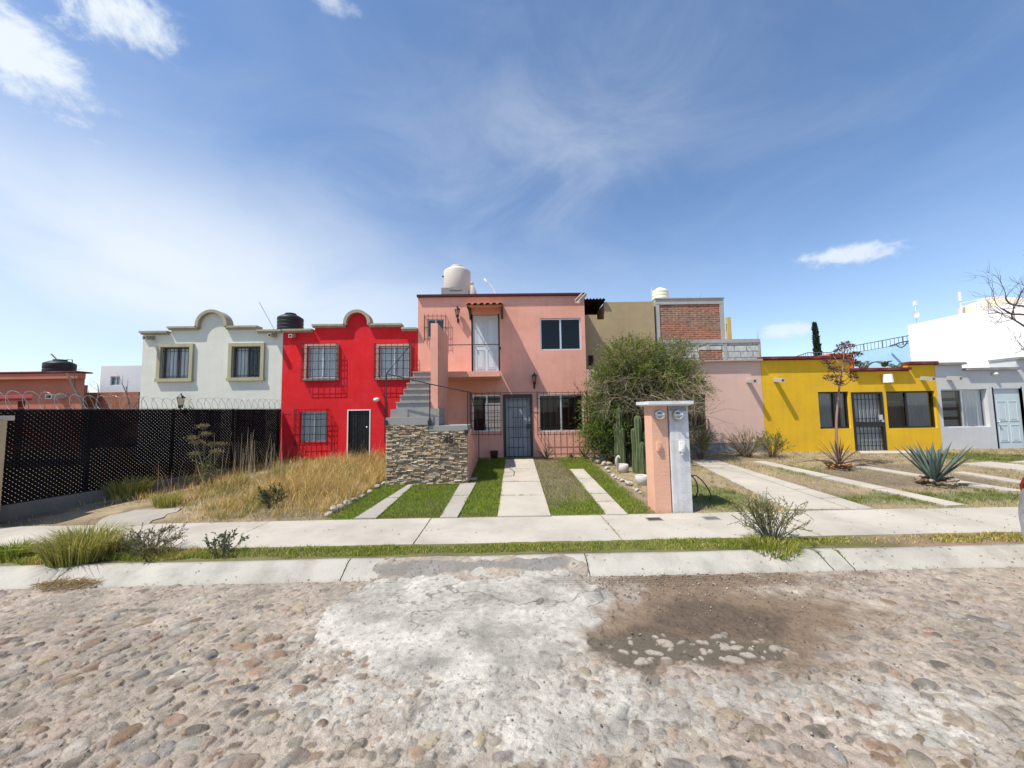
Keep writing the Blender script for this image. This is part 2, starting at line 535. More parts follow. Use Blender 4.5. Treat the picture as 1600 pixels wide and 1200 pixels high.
CEMENT = mat('grey_cement', (0.26, 0.265, 0.265), 0.92, 0.15, 3.0, 0.35, 60, stain=(0.17, 0.17, 0.17), stain_amt=0.6, stain_scale=3, fine=0.08)
GLASS = glass('window_glass', (0.90, 0.92, 0.93), 0.02)
DIMGLASS = glass('dim_room_glass', (0.38, 0.40, 0.42), 0.0)  # dark tint stands in for the unlit rooms behind these panes
DGLASS = glass('dark_glass', (0.32, 0.38, 0.44), 0.05)
DARK = mat('dark_interior', (0.03, 0.03, 0.032), 0.9, 0.2, 2)  # near-black colour in place of the shade behind openings
TILE = mat('clay_tile', (0.60, 0.24, 0.14), 0.8, 0.22, 9, 0.2, 40)
TANKB = mat('beige_tank_plastic', (0.56, 0.52, 0.46), 0.55, 0.05, 2, streak=0.08)
TANKK = mat('black_tank_plastic', (0.016, 0.018, 0.02), 0.5, 0.2, 3)
TANKC = mat('cream_tank_plastic', (0.74, 0.72, 0.56), 0.5, 0.04, 2)
BRICK = masonry('red_brickwork', (0.36, 0.125, 0.065), (0.23, 0.075, 0.045), (0.36, 0.29, 0.22), 1.0, 0.26, 0.075, 0.012, 1.0)
BLOCK = masonry('grey_blockwork', (0.42, 0.45, 0.43), (0.50, 0.52, 0.49), (0.25, 0.25, 0.24), 1.0, 0.42, 0.21, 0.016, 0.8)
BARK = mat('bark', (0.16, 0.125, 0.095), 0.95, 0.25, 6, 0.6, 30)
LEAF = mat('leaf', attr=True, rough=0.7, var=0.0, trans=0.18, spec=0.12)
BLADE = mat('grass_blade', attr=True, rough=0.8, var=0.0, trans=0.3, spec=0.04)
# ------------------------------------------------------------------ the setting: ground, street, kerb, pavement, yards, driveway strips
SOIL = mat('soil', (0.20, 0.155, 0.105), 0.95, 0.25, 2.0, 0.5, 40, fine=0.15)
def profile_sheet(name, ys, zs, x0, x1, mat_, thick=None):
    b = MB()
    for i in range(len(ys)-1):
        b.add([(x0, ys[i], zs[i]), (x1, ys[i], zs[i]), (x1, ys[i+1], zs[i+1]), (x0, ys[i+1], zs[i+1])], [(0, 1, 2, 3)])
    return tag(b.build(name, mat_), kind='structure')
profile_sheet('ground', [-600, 4.30, 4.66, 6.28, 12.2, 1500], [-0.10, -0.10, 0.06, 0.06, 0.345, 0.36], -1500, 1500, SOIL)

def gauss(X, Y, px, py, rx, ry):
    c = G(px, py); cx = G(px+rx, py); cy = G(px, py-ry)
    sx = abs(cx[0]-c[0]); sy = abs(cy[1]-c[1])
    return np.exp(-(((X-c[0])/sx)**2 + ((Y-c[1])/sy)**2))

# street: cobbles set in mortar, a poured cement patch, earth washed over it
STREET = mat('cobbled_street', attr=True, rough=0.9, var=0.10, vscale=5.0, bump=0.55, bscale=95, spec=0.2, fine=0.22)
_nt = STREET.node_tree
_a = [n for n in _nt.nodes if n.type == 'ATTRIBUTE'][0]
_mr = _nt.nodes.new('ShaderNodeMapRange')
_mr.inputs[1].default_value = 0; _mr.inputs[2].default_value = 1; _mr.inputs[3].default_value = 0.22; _mr.inputs[4].default_value = 0.92
_nt.links.new(_a.outputs['Alpha'], _mr.inputs[0]); _nt.links.new(_mr.outputs[0], _nt.nodes['Principled BSDF'].inputs['Roughness'])

def street_field(X, Y):
    H = np.zeros_like(X)
    wx = X + 0.05*(fbm(X*7, Y*7, 3, 3)-0.5)
    wy = Y + 0.05*(fbm(X*7, Y*7, 3, 9)-0.5)
    mort = 0.016*(fbm(X*9, Y*9, 4, 21)-0.5) + 0.014*(fbm(X*34, Y*34, 3, 22)-0.5)
    # zone masks
    jag = fbm(X*3.2, Y*3.2, 5, 31)
    jag2 = fbm(X*9, Y*9, 4, 33)
    cem = sum(a*gauss(X, Y, *q) for a, q in ((1.0, (640, 945, 120, 55)), (1.0, (740, 970, 170, 65)), (0.7, (560, 955, 60, 35)),
              (0.9, (850, 930, 110, 45)), (0.75, (800, 1060, 170, 60)), (0.5, (950, 1090, 150, 50)), (0.5, (780, 1150, 230, 45)), (0.5, (1500, 1130, 180, 60)), (0.35, (1320, 1080, 120, 40))))
    core = sum(a*gauss(X, Y, *q) for a, q in ((1.0, (620, 945, 115, 48)), (1.2, (740, 975, 170, 60)), (1.0, (860, 935, 110, 42))))
    core = smooth(0.50, 0.56, core + (jag-0.5)*0.6 + (jag2-0.5)*0.35)
    bias = sum(a*gauss(X, Y, *q) for a, q in ((1.0, (830, 1080, 190, 60)), (0.9, (930, 1130, 190, 50)), (0.8, (620, 1010, 150, 60)), (0.55, (1330, 1080, 150, 40)), (0.7, (1500, 1130, 180, 60)), (0.45, (480, 1110, 120, 40)), (0.5, (1100, 1090, 120, 40))))
    spl = smooth(0.52, 0.60, 0.55*fbm(X*7, Y*7, 5, 35)+0.45*fbm(X*24, Y*24, 3, 36)-0.13+0.30*np.clip(bias, 0, 1.2))
    cem = np.maximum(0.92*core, np.maximum(0.50*smooth(0.2, 1.0, cem*0.8+(jag-0.5)*1.2), 0.85*spl*np.clip(bias*1.6, 0.12, 1)))
    dirt = sum(a*gauss(X, Y, *q) for a, q in ((1.45, (1100, 950, 165, 40)), (0.8, (985, 1000, 70, 40)), (1.2, (1140, 1005, 150, 45)),
              (1.0, (1130, 903, 240, 17)), (0.5, (1300, 950, 170, 30))))
    dirt = smooth(0.30, 0.95, dirt*0.9 + (jag-0.5)*1.2 + (jag2-0.5)*0.6)
    pud = sum(a*gauss(X, Y, *q) for a, q in ((1.0, (1115, 1016, 95, 30)), (0.9, (1000, 1015, 80, 28)), (0.6, (1195, 1020, 60, 18))))
    pud = smooth(0.45, 0.95, pud*1.1 + (jag-0.5)*1.6 + (jag2-0.5)*1.0)
    asp = sum(a*gauss(X, Y, *q) for a, q in ((1.1, (635, 893, 42, 14)), (1.0, (720, 886, 90, 10)), (0.8, (830, 882, 60, 10))))
    asp = smooth(0.40, 0.66, asp + (jag-0.5)*1.2 + (jag2-0.5)*0.8)
    upper = smooth(3.2, 4.1, Y + 0.5*(jag-0.5))                   # stones lie deeper near the kerb
    # stones, one per jittered cell
    s = 0.102
    ci, cj = np.floor(wx/s).astype(np.int64), np.floor(wy/s).astype(np.int64)
    bestH = np.full_like(X, -1.0); bestC = np.zeros(X.shape+(3,)); edge = np.zeros_like(X)
    pal = np.array([(0.33,0.265,0.19),(0.29,0.27,0.245),(0.30,0.205,0.135),(0.235,0.21,0.20),(0.44,0.41,0.35),(0.36,0.30,0.25),(0.36,0.235,0.165),(0.26,0.23,0.185),(0.33,0.305,0.27),(0.38,0.31,0.205)])
    def hsh(i, j, k):
        n = (i*73856093 ^ j*19349663 ^ (k*83492791+12345)) & 0xffffffff
        n = ((n ^ (n >> 15))*2246822519) & 0xffffffff
        n = ((n ^ (n >> 13))*3266489917) & 0xffffffff
        return ((n ^ (n >> 16)) & 0xffffff)/16777216.0
    for di in (-1, 0, 1):
        for dj in (-1, 0, 1):
            i, j = ci+di, cj+dj
            cx = (i+0.5+0.62*(hsh(i, j, 1)-0.5))*s; cy = (j+0.5+0.62*(hsh(i, j, 2)-0.5))*s
            an = (hsh(i, j, 3)-0.5)*2.2 + 0.25
            big = hsh(i, j, 4)
            a = 0.028+0.058*big**2.0; bb = a*(0.48+0.34*hsh(i, j, 5))
            dx, dy = wx-cx, wy-cy
            u = (dx*np.cos(an)+dy*np.sin(an))/a; v = (-dx*np.sin(an)+dy*np.cos(an))/bb
            q = (np.abs(u)**2.4+np.abs(v)**2.4)
            hs = 0.008+0.013*hsh(i, j, 6)
            off = -0.007 + 0.014*hsh(i, j, 7)
            h = np.where(q < 1, hs*np.clip(1-q**1.5, 0, 1)**0.6+off-0.003, -1.0)
            edge = np.maximum(edge, np.where((q < 2.0) & (off > -0.004), np.exp(-((q-1.05)/0.32)**2), 0))
            better = h > bestH
            bestH = np.where(better, h, bestH)
            c = pal[np.clip((hsh(i, j, 8)*len(pal)).astype(int), 0, len(pal)-1)]*(0.36+0.56*hsh(i, j, 9))[..., None]
            bestC = np.where(better[..., None], c, bestC)
    bur = smooth(0.46, 0.62, fbm(X*1.9, Y*1.9, 4, 63))
    sunk = 0.0060*bur + 0.030*core + 0.006*cem + 0.006*upper + 0.016*dirt*(1-pud) + 0.0045*pud
    st = bestH - sunk
    m_ = smooth(-0.0015, 0.003, st - mort)
    H = np.maximum(mort*(1-0.6*core) + 0.013*core + 0.004*cem - 0.006*edge*(1-core), st)
    # colours of the things themselves
    mortc = np.array((0.298, 0.256, 0.208))*(0.70+0.6*fbm(X*2.2, Y*2.2, 4, 41))[..., None]*(0.80+0.4*fbm(X*17, Y*17, 4, 42))[..., None]
    pink = smooth(0.5, 0.7, fbm(X*1.3, Y*1.3, 3, 43))[..., None]
    mortc = mortc*(1-pink*0.3) + np.array((0.33, 0.25, 0.21))*pink*0.3
    cemc = np.array((0.39, 0.37, 0.33))*(0.45+1.0*fbm(X*3.1, Y*3.1, 5, 45))[..., None]*(0.8+0.4*fbm(X*14, Y*14, 4, 46))[..., None]
    mortc = mortc*(1-0.42*(edge*smooth(0.35, 0.6, jag2)*(1-0.7*upper))[..., None])
    mortc = mortc*(1-cem[..., None]) + cemc*cem[..., None]
    dust = np.clip(smooth(0.40, 0.62, fbm(X*8, Y*8, 4, 47))*0.55 + 0.18*upper + 0.45*cem, 0, 0.92)[..., None]
    stc = bestC*(1-dust) + mortc*0.98*dust
    C = mortc*(1-m_[..., None]) + stc*m_[..., None]
    C = C*(0.74+0.52*fbm(X*26, Y*26, 3, 49))[..., None]
    dirtc = np.array((0.175, 0.125, 0.085))*(0.75+0.5*fbm(X*12, Y*12, 4, 51))[..., None]
    wet = smooth(0.35, 0.9, 1.1*gauss(X, Y, 1120, 968, 125, 38)+0.8*gauss(X, Y, 1010, 1000, 70, 26) + (jag-0.5)*0.8 + (jag2-0.5)*0.4)
    dirtc = dirtc*(1-0.52*wet[..., None])
    dw = (dirt*(1-0.75*m_*pud))[..., None]*0.90
    C = C*(1-dw) + dirtc*dw
    tr = gauss(X, Y, 1080, 905, 260, 12)*smooth(0.35, 0.6, fbm(X*0.8, Y*5, 3, 57))
    lines = 0.5+0.5*np.sin((Y+0.015*np.sin(X*1.1))*2*math.pi/0.052)
    C = C*(1-0.45*(tr*lines)[..., None])
    H = H - 0.006*tr*lines
    mud = np.array((0.115, 0.098, 0.072))
    pw = (pud*(1-m_))[..., None]
    C = C*(1-pw) + mud*pw
    pale = (pud*m_)[..., None]*0.62
    C = C*(1-pale) + np.array((0.37, 0.33, 0.28))*pale
    H = np.where((pud > 0.5) & (m_ < 0.5), -0.006+0.002*jag2, H)
    aw = asp[..., None]*0.85
    C = C*(1-aw) + np.array((0.19, 0.18, 0.165))*(0.8+0.4*jag2)[..., None]*aw
    crack = np.abs(fbm(X*1.7, Y*1.7, 4, 61)-0.5)
    ck = ((crack < 0.006) & (core > 0.4))[..., None]
    C = np.where(ck, C*0.55, C)
    speck = (vnoise(X*48, Y*48, 66) > 0.86)[..., None]
    C = np.where(speck, C*0.60, C)
    H = H - 0.006*smooth(0.80, 0.95, vnoise(X*48, Y*48, 66))*(1-m_)
    W = 1-0.85*pud*(1-m_)
    return H, np.clip(C, 0.01, 0.9), W
def build_street():
    nr, nc = 580, 1350
    ty = np.linspace(0, 1, nr)**1.12
    Yr = 1.15 + (4.64-1.15)*ty
    u = np.linspace(-1, 1, nc)
    Yg = np.repeat(Yr[:, None], nc, 1)
    Xg = u[None, :]*(1.45*Yg+1.35)
    H, C, W = street_field(Xg, Yg)
    ramp = smooth(-0.5, 0.0, 0.25 - np.maximum(np.maximum(-1.55-Xg, Xg-0.75), 0)*4 + (fbm(Xg*5, Yg*5, 4, 71)-0.62)*1.3 - smooth(4.5, 4.62, Yg)*0.55)
    gk = gz(Yg)
    Z = np.where(Yg > 4.33, np.where(ramp > 0.35, gk+0.003+0.012*ramp+0.4*H, gk-0.05), H)
    V = np.stack([Xg, Yg, Z], -1).reshape(-1, 3)
    i = np.arange(nr*nc).reshape(nr, nc)
    Q = np.stack([i[:-1, :-1], i[:-1, 1:], i[1:, 1:], i[1:, :-1]], -1).reshape(-1, 4)
    Call = np.concatenate([C, W[..., None]], -1).reshape(-1, 4)
    o = mesh_np('street', V, Q, STREET, C=Call, smooth_=True)
    tag(o, kind='structure')
    # the rest of the street, coarser
    b = MB()
    b.add([(-120, -5.5, -0.03), (120, -5.5, -0.03), (120, 4.335, -0.03), (-120, 4.335, -0.03)], [(0, 1, 2, 3)])
    tag(b.build('street', mat('street_beyond', (0.27, 0.225, 0.18), 0.9, 0.3, 6, 0.6, 18, fine=0.2)), kind='structure')
build_street()

# kerb: rolled concrete edge in lengths with joints
KERBM = mat('kerb_concrete', (0.385, 0.365, 0.32), 0.9, 0.22, 1.0, 0.4, 80, stain=(0.21, 0.195, 0.165), stain_amt=0.75, stain_scale=2.2, fine=0.10)
kb = MB()
kx = [-60, -30, -16, -9.2, -5.2, -1.93, 0.92, 3.75, 4.0, 8.2, 13, 20, 40, 60]
ky = np.array([4.335, 4.36, 4.40, 4.44, 4.48, 4.52, 4.57, 4.61, 4.65, 4.66])
kz = np.concatenate([[-0.02], gz(ky[1:-2])+0.004, [0.132, 0.02]])
for a, b_ in zip(kx[:-1], kx[1:]):
    n = max(int((b_-a)/0.25), 1)
    xs = np.linspace(a+0.006, b_-0.006, n+1)
    base = len(kb.v)
    wob = [0.006*math.sin(x*2.3)+0.004*math.sin(x*5.1) for x in xs]
    vs = [(x, y+w, z) for x, w in zip(xs, wob) for y, z in zip(ky, kz)]
    L = len(ky)
    fs = [(i*L+j, (i+1)*L+j, (i+1)*L+j+1, i*L+j+1) for i in range(n) for j in range(L-1)]
    kb.add(vs, fs)
tag(kb.build('kerb', KERBM, smooth_=True), kind='structure')

# pavement in slabs
PAVE = mat('pavement_concrete', (0.43, 0.40, 0.345), 0.92, 0.16, 0.9, 0.4, 90, stain=(0.29, 0.26, 0.215), stain_amt=0.65, stain_scale=1.1, fine=0.10)
pb_ = MB()
px_ = [-60, -40, -25, -15, -12.1, -9.3, -6.6, -3.95, -1.29, 1.53, 4.25, 7.0, 9.7, 12.4, 15.1, 20, 30, 60]
for k, (a, b_) in enumerate(zip(px_[:-1], px_[1:])):
    z = 0.130 + 0.003*math.sin(k*2.1)
    sk = 0.012*math.sin(k*1.7)
    pb_.hexa([(a+0.006, 5.09, 0.02), (b_-0.006+sk, 5.09, 0.02), (b_-0.006, 6.285, 0.02), (a+0.006, 6.285, 0.02),
              (a+0.006, 5.09, z), (b_-0.006, 5.09, z), (b_-0.006, 6.285, z+0.002), (a+0.006, 6.285, z+0.002)])
tag(pb_.build('pavement', PAVE), kind='structure')

# yards: earth sheet coloured by what lies on it
def zones(X, Y):
    n1, n2 = fbm(X*1.1, Y*1.1, 4, 81), fbm(X*4, Y*4, 4, 83)
    e = (n1-0.5)*0.7 + (n2-0.5)*0.3
    lawn = smooth(-3.15, -2.85, X+0.25*(n2-0.5)) * (1-smooth(2.30, 2.55, X+0.25*(n2-0.5))) * smooth(6.30, 6.36, Y)*(1-smooth(11.6, 12.0, Y+0.5*(n2-0.5)))
    worn = smooth(0.46, 0.62, X)*(1-smooth(1.45, 1.75, X))*smooth(6.7, 7.7, Y+0.8*(n2-0.5))
    tall = (1-smooth(-3.2, -2.9, X))*smooth(-9.0, -8.2, X)
    right = smooth(2.5, 2.7, X)
    gr = sum(gauss(X, Y, *q) for q in ((1320, 778, 70, 12), (1440, 778, 60, 12), (1560, 775, 90, 10), (1560, 716, 110, 10), (1090, 768, 60, 25), (1250, 735, 40, 10)))
    green_r = right*smooth(0.35, 0.8, gr + e)
    brown_r = right*smooth(0.35, 0.75, sum(gauss(X, Y, *q) for q in ((1340, 745, 90, 14), (1480, 750, 120, 12), (1400, 730, 80, 8), (1240, 770, 40, 10))) + e)
    return lawn, worn, tall, right, green_r, brown_r, n1, n2
def build_yard():
    xs = np.arange(-24, 24.01, 0.06); ys = np.linspace(6.26, 12.35, 110)
    X, Y = np.meshgrid(xs, ys)
    lawn, worn, tall, right, gr, br, n1, n2 = zones(X, Y)
    Z = gz(Y) + 0.03*(fbm(X*2.5, Y*2.5, 4, 85)-0.5)*smooth(6.3, 6.6, Y) - 0.012
    soil = np.array((0.23, 0.175, 0.12)); straw = np.array((0.31, 0.245, 0.145)); green = np.array((0.09, 0.13, 0.03)); dark = np.array((0.13, 0.105, 0.075))
    C = soil*(0.8+0.4*n2)[..., None]
    def mixin(C, c, w): return C*(1-w[..., None]) + c*(0.75+0.5*n2)[..., None]*w[..., None]
    C = mixin(C, straw, np.clip(tall*0.8+right*0.75, 0, 1)*smooth(0.25, 0.6, n1))
    lg = smooth(0.50, 0.66, fbm(X*1.3+9, Y*1.3, 4, 103))*tall
    C = mixin(C, dark, lg*0.7)
    C = mixin(C, green, lawn*(1-0.75*worn))
    C = mixin(C, dark, lawn*worn*0.55)
    C = mixin(C, dark, br*0.7)
    C = mixin(C, green, gr*0.7)
    V = np.stack([X, Y, Z], -1).reshape(-1, 3)
    nr, nc = X.shape
    i = np.arange(nr*nc).reshape(nr, nc)
    Q = np.stack([i[:-1, :-1], i[:-1, 1:], i[1:, 1:], i[1:, :-1]], -1).reshape(-1, 4)
    tag(mesh_np('yard_ground', V, Q, mat('yard_earth', attr=True, rough=0.95, var=0.15, vscale=4, bump=0.5, bscale=50, fine=0.2), C=np.clip(C, 0, 1).reshape(-1, 3), smooth_=True), kind='structure')
    xs = np.arange(-24, 24.01, 0.06); ys = np.linspace(4.645, 5.10, 12)
    X, Y = np.meshgrid(xs, ys)
    n = fbm(X*1.4, Y*3, 4, 87)
    Z = 0.122 + 0.03*(fbm(X*4, Y*4, 3, 88)-0.4)
    dry = smooth(4.4, 5.2, X + 0.8*(n-0.5))
    C = (np.array((0.13, 0.125, 0.05))*(1-dry[..., None]) + np.array((0.24, 0.17, 0.12))*dry[..., None])*(0.7+0.6*n)[..., None]
    nr, nc = X.shape
    i = np.arange(nr*nc).reshape(nr, nc)
    Q = np.stack([i[:-1, :-1], i[:-1, 1:], i[1:, 1:], i[1:, :-1]], -1).reshape(-1, 4)
    tag(mesh_np('verge_ground', np.stack([X, Y, Z], -1).reshape(-1, 3), Q, MATS['yard_earth'], C=C.reshape(-1, 3), smooth_=True), kind='structure')
build_yard()

# concrete wheel strips and paths, each a run of cast slabs
STRIP = mat('strip_concrete', (0.42, 0.385, 0.325), 0.92, 0.14, 1.5, 0.35, 80, stain=(0.37, 0.34, 0.29), stain_amt=0.55, stain_scale=2.5, fine=0.10)
STRIPG = mat('grey_strip_concrete', (0.33, 0.305, 0.265), 0.92, 0.14, 1.5, 0.35, 80, stain=(0.30, 0.28, 0.25), stain_amt=0.6, stain_scale=2.5, fine=0.10)
def strip(left, right, joints, m_, y_near=None, gap=0.018):
    # left / right: two photo points on each edge (near, far); joints: fractions along the run
    ln, lf, rn, rf = G(*left[0]), G(*left[1]), G(*right[0]), G(*right[1])
    b = MB()
    fr = [0.0]+list(joints)+[1.0]
    def at(p, q, t): return p + (q-p)*t
    for k in range(len(fr)-1):
        a, c = fr[k], fr[k+1]
        L = np.linalg.norm(lf-ln); g = gap/2/L
        cs = [at(ln, lf, a+(g if k else 0)), at(rn, rf, a+(g if k else 0)), at(rn, rf, c-g), at(ln, lf, c-g)]
        lift = 0.016+0.006*random.random()
        bot = [(p[0], p[1], gz(p[1])-0.06) for p in cs]
        top = [(p[0], p[1], gz(p[1])+lift+0.003*random.random()) for p in cs]
        b.hexa(bot+top)
    return tag(b.build('driveway_strip', m_), kind='structure')
def J(ys, yn, yf):                               # slab joints given by their photo heights -> fractions along the run (ground distance)
    d = lambda y: G(800, y)[1]
    return [(d(y)-d(yn))/(d(yf)-d(yn)) for y in ys]
strip(((553, 811.5), (639.6, 757)), ((587.5, 811), (647.5, 757.3)), J([779], 811, 757), STRIPG)
strip(((687.2, 810), (719.5, 755.8)), ((714.5, 809.5), (744, 755.2)), J([775.5], 810, 755.5), STRIPG)
strip(((777.5, 808.3), (790, 718.5)), ((860.5, 807.5), (833, 717.8)), J([775.6, 753.5, 733.5], 808, 718), STRIP)
strip(((948, 805.3), (889.7, 733.8)), ((981, 805), (911.5, 733.6)), J([784.8, 772.8, 749.4], 805, 733.7), STRIP)
strip(((1232, 797.5), (1076, 719)), ((1327, 797), (1104, 719)), J([769, 747, 733], 797, 719), STRIP)
strip(((1331, 797), (1107, 720)), ((1366, 796), (1120, 720)), J([780, 766, 747], 797, 720), STRIP)
strip(((1479, 791.5), (1176, 722)), ((1510, 790), (1193, 721)), J([765, 746], 791, 722), STRIP)
strip(((1576, 768.5), (1337, 730)), ((1606, 768.5), (1357, 729.5)), J([757, 744], 768, 730), STRIP)
strip(((1700, 775), (1487, 738.5)), ((1745, 775), (1505, 738)), J([757], 775, 738), STRIP)
strip(((1800, 757), (1500, 725.5)), ((1900, 757), (1545, 722)), J([740], 757, 725), STRIP)
strip(((1790, 733), (1575, 723)), ((1840, 733), (1600, 721)), [], STRIP)
# broken path in the dry yard, footing lip of the stone stair, door step
pg_ = [G(*q) for q in ((146, 822), (160, 811), (172, 805), (198, 801), (212, 797), (243, 796), (284, 794), (276, 800), (262, 803), (255, 809), (238, 813), (232, 819), (196, 823))]
b = MB()
n_ = len(pg_)
b.add([(q[0], q[1], gz(q[1])-0.06) for q in pg_]+[(q[0], q[1], gz(q[1])+0.006+0.004*math.sin(i*2.3)) for i, q in enumerate(pg_)],
      [tuple(range(n_-1, -1, -1)), tuple(range(n_, 2*n_))]+[(i, (i+1) % n_, (i+1) % n_+n_, i+n_) for i in range(n_)])
tag(b.build('broken_path', STRIPG), kind='structure')
strip(((633, 754.5), (634, 751)), ((655, 754), (655, 750.5)), [], STRIPG)
strip(((692, 753.5), (697, 749.5)), ((744, 751), (747, 747)), [], STRIP)
strip(((1345, 709.5), (1342, 705.5)), ((1440, 709), (1430, 705)), [], STRIP)
# ------------------------------------------------------------------ houses
T = 0.16
def shell(b, x0, x1, ztop, roof_z, depth, holes, y=F, zb=0.15, back_holes=()):
    x0 += 0.005; x1 -= 0.005
    b.panel(x0, x1, zb, ztop, holes, y, y+T)
    b.box(x0, x0+T, y+T, y+depth, zb, ztop)
    b.box(x1-T, x1, y+T, y+depth, zb, ztop)
    b.panel(x0+T, x1-T, zb, ztop-0.01, list(back_holes), y+depth-T, y+depth)
    b.box(x0+T, x1-T, y+T, y+depth-T, roof_z-0.15, roof_z)
def window(root, r, y, fm, mull=(0.5,), fwid=0.04, recess=0.07, gm=None, curtain=None, cur_gap=(), name='window'):
    x0, x1, z0, z1 = r
    b = MB()
    a, c = y+recess, y+recess+0.05
    b.box(x0, x1, a, c, z0, z0+fwid); b.box(x0, x1, a, c, z1-fwid, z1)
    b.box(x0, x0+fwid, a, c, z0+fwid, z1-fwid); b.box(x1-fwid, x1, a, c, z0+fwid, z1-fwid)
    for t in mull:
        xm = x0+(x1-x0)*t
        b.box(xm-fwid*0.6, xm+fwid*0.6, a-0.006, c-0.008, z0+fwid, z1-fwid)
    w = b.build(name, fm, root)
    g = MB()
    xs = [x0+fwid]+[x0+(x1-x0)*t for t in mull]+[x1-fwid]
    for k in range(len(xs)-1):
        yy = a+0.025+0.012*(k % 2)
        tl = 0.004*random.uniform(-1, 1)
        g.add([(xs[k], yy, z0+fwid), (xs[k+1], yy+tl, z0+fwid), (xs[k+1], yy+tl*0.3, z1-fwid), (xs[k], yy-tl, z1-fwid)], [(0, 1, 2, 3)])
    g.build('pane', gm or GLASS, w)
    if curtain is not None:
        k = MB()
        n = 60
        spans = [(0.02, 0.98)] if not cur_gap else list(cur_gap)
        for s0, s1 in spans:
            xa, xb = x0+(x1-x0)*s0, x0+(x1-x0)*s1
            m = max(int(n*(s1-s0)), 6)
            vs = []
            for i in range(m+1):
                x = xa+(xb-xa)*i/m
                d = 0.022*math.sin(i*1.25+x*3)+0.010*math.sin(i*2.9)
                vs += [(x, y+0.158+d, z0+0.02), (x, y+0.158+d*0.7, z1-0.01)]
            k.add(vs, [(2*i, 2*i+2, 2*i+3, 2*i+1) for i in range(m)])
        k.build('curtain', curtain, w, True)
    return w
def grille(parent, r, y, nv, hs, m_=None, w=0.012, ret=None, spike=0.0, name='window_grille'):
    # upright bars nv, level bars at the fractions hs; ret = wall plane the cage returns to
    x0, x1, z0, z1 = r
    b = MB()
    for i in range(nv+1):
        x = x0+(x1-x0)*i/nv
        b.box(x-w/2, x+w/2, y-w/2, y+w/2, z0-spike, z1+spike)
    for h in hs:
        z = z0+(z1-z0)*h
        b.box(x0-w, x1+w, y+w/2+0.001, y+w*1.3, z-w*0.7, z+w*0.7)
        if ret is not None:
            for x in (x0, x1):
                b.box(x-w/2, x+w/2, y+w*1.3+0.001, ret, z-w*0.6, z+w*0.6)
    if ret is not None:
        n = 3
        for x in (x0, x1):
            for i in range(1, n):
                yy = y+(ret-y)*i/n
                b.box(x-w/2+0.001, x+w/2-0.001, yy-w/2, yy+w/2, z0, z1)
    return b.build(name, m_ or IRON, parent)
def surround(parent, r, y, wid, m_, proud=0.07):
    x0, x1, z0, z1 = r
    b = MB()
    a = y-proud
    b.box(x0-wid, x1+wid, a, y-0.002, z1, z1+wid); b.box(x0-wid-0.02, x1+wid+0.02, a-0.02, y-0.002, z0-wid, z0)
    b.box(x0-wid, x0, a, y-0.002, z0+0.001, z1-0.001); b.box(x1, x1+wid, a, y-0.002, z0+0.001, z1-0.001)
    return b.build('window_surround', m_, parent)
def spout(root, px, py, y=F, L=0.36, w=0.12, h=0.12, m_=None, kind='box'):
    p = P(px, py, y); x, z = p[0], p[2]
    b = MB()
    t = 0.025
    d = 0.05                                       # falls a little outwards
    def seg(xa, xb, za, zb):
        b.hexa([(xa, y-L, za-d), (xb, y-L, za-d), (xb, y-0.002, za), (xa, y-0.002, za),
                (xa, y-L, zb-d), (xb, y-L, zb-d), (xb, y-0.002, zb), (xa, y-0.002, zb)])
    seg(x-w/2, x+w/2, z-h/2, z-h/2+t)
    seg(x-w/2, x-w/2+t, z-h/2+t, z+h/2); seg(x+w/2-t, x+w/2, z-h/2+t, z+h/2)
    if kind == 'box': seg(x-w/2+t, x+w/2-t, z+h/2-t, z+h/2)
    return b.build('drain_spout', m_ or CONC, root)
def panel_door(root, r, y, m_, rows=((0.06, 0.40), (0.47, 0.94)), recess=0.06, knob_side=-1, knob=ALU, name='door'):
    x0, x1, z0, z1 = r
    b = MB()
    a = y+recess
    b.box(x0, x1, a, a+0.05, z0, z1)
    W, H = x1-x0, z1-z0
    for f0, f1 in rows:
        for s0, s1 in ((0.13, 0.45), (0.55, 0.87)):
            xa, xb, za, zb = x0+W*s0, x0+W*s1, z0+H*f0, z0+H*f1
            fr = 0.022
            for q in ((xa, xb, za, za+fr), (xa, xb, zb-fr, zb), (xa, xa+fr, za+fr, zb-fr), (xb-fr, xb, za+fr, zb-fr)):
                b.box(q[0], q[1], a-0.014, a+0.001, q[2], q[3])
            b.box(xa+0.055, xb-0.055, a-0.010, a+0.001, za+0.055, zb-0.055)
    o = b.build(name, m_, root)
    k = MB()
    xk = x0+0.07*W if knob_side < 0 else x1-0.07*W
    k.lathe((xk, a, z0+0.47*H), [(0.034, 0.0), (0.034, -0.012), (0.014, -0.02), (0.014, -0.05), (0.03, -0.06), (0.032, -0.08), (0.018, -0.095), (0.0, -0.098)], 12, 'y')
    k.build('handle', knob, o, True)
    return o
def door_frame(parent, r, y, m_, w=0.05, proud=0.02, recess=0.07, name='door_frame'):
    x0, x1, z0, z1 = r
    b = MB()
    b.box(x0-w, x0, y-proud, y+recess, z0, z1+w); b.box(x1, x1+w, y-proud, y+recess, z0, z1+w)
    b.box(x0+0.001, x1-0.001, y-proud+0.002, y+recess-0.002, z1, z1+w-0.001)
    return b.build(name, m_, parent)
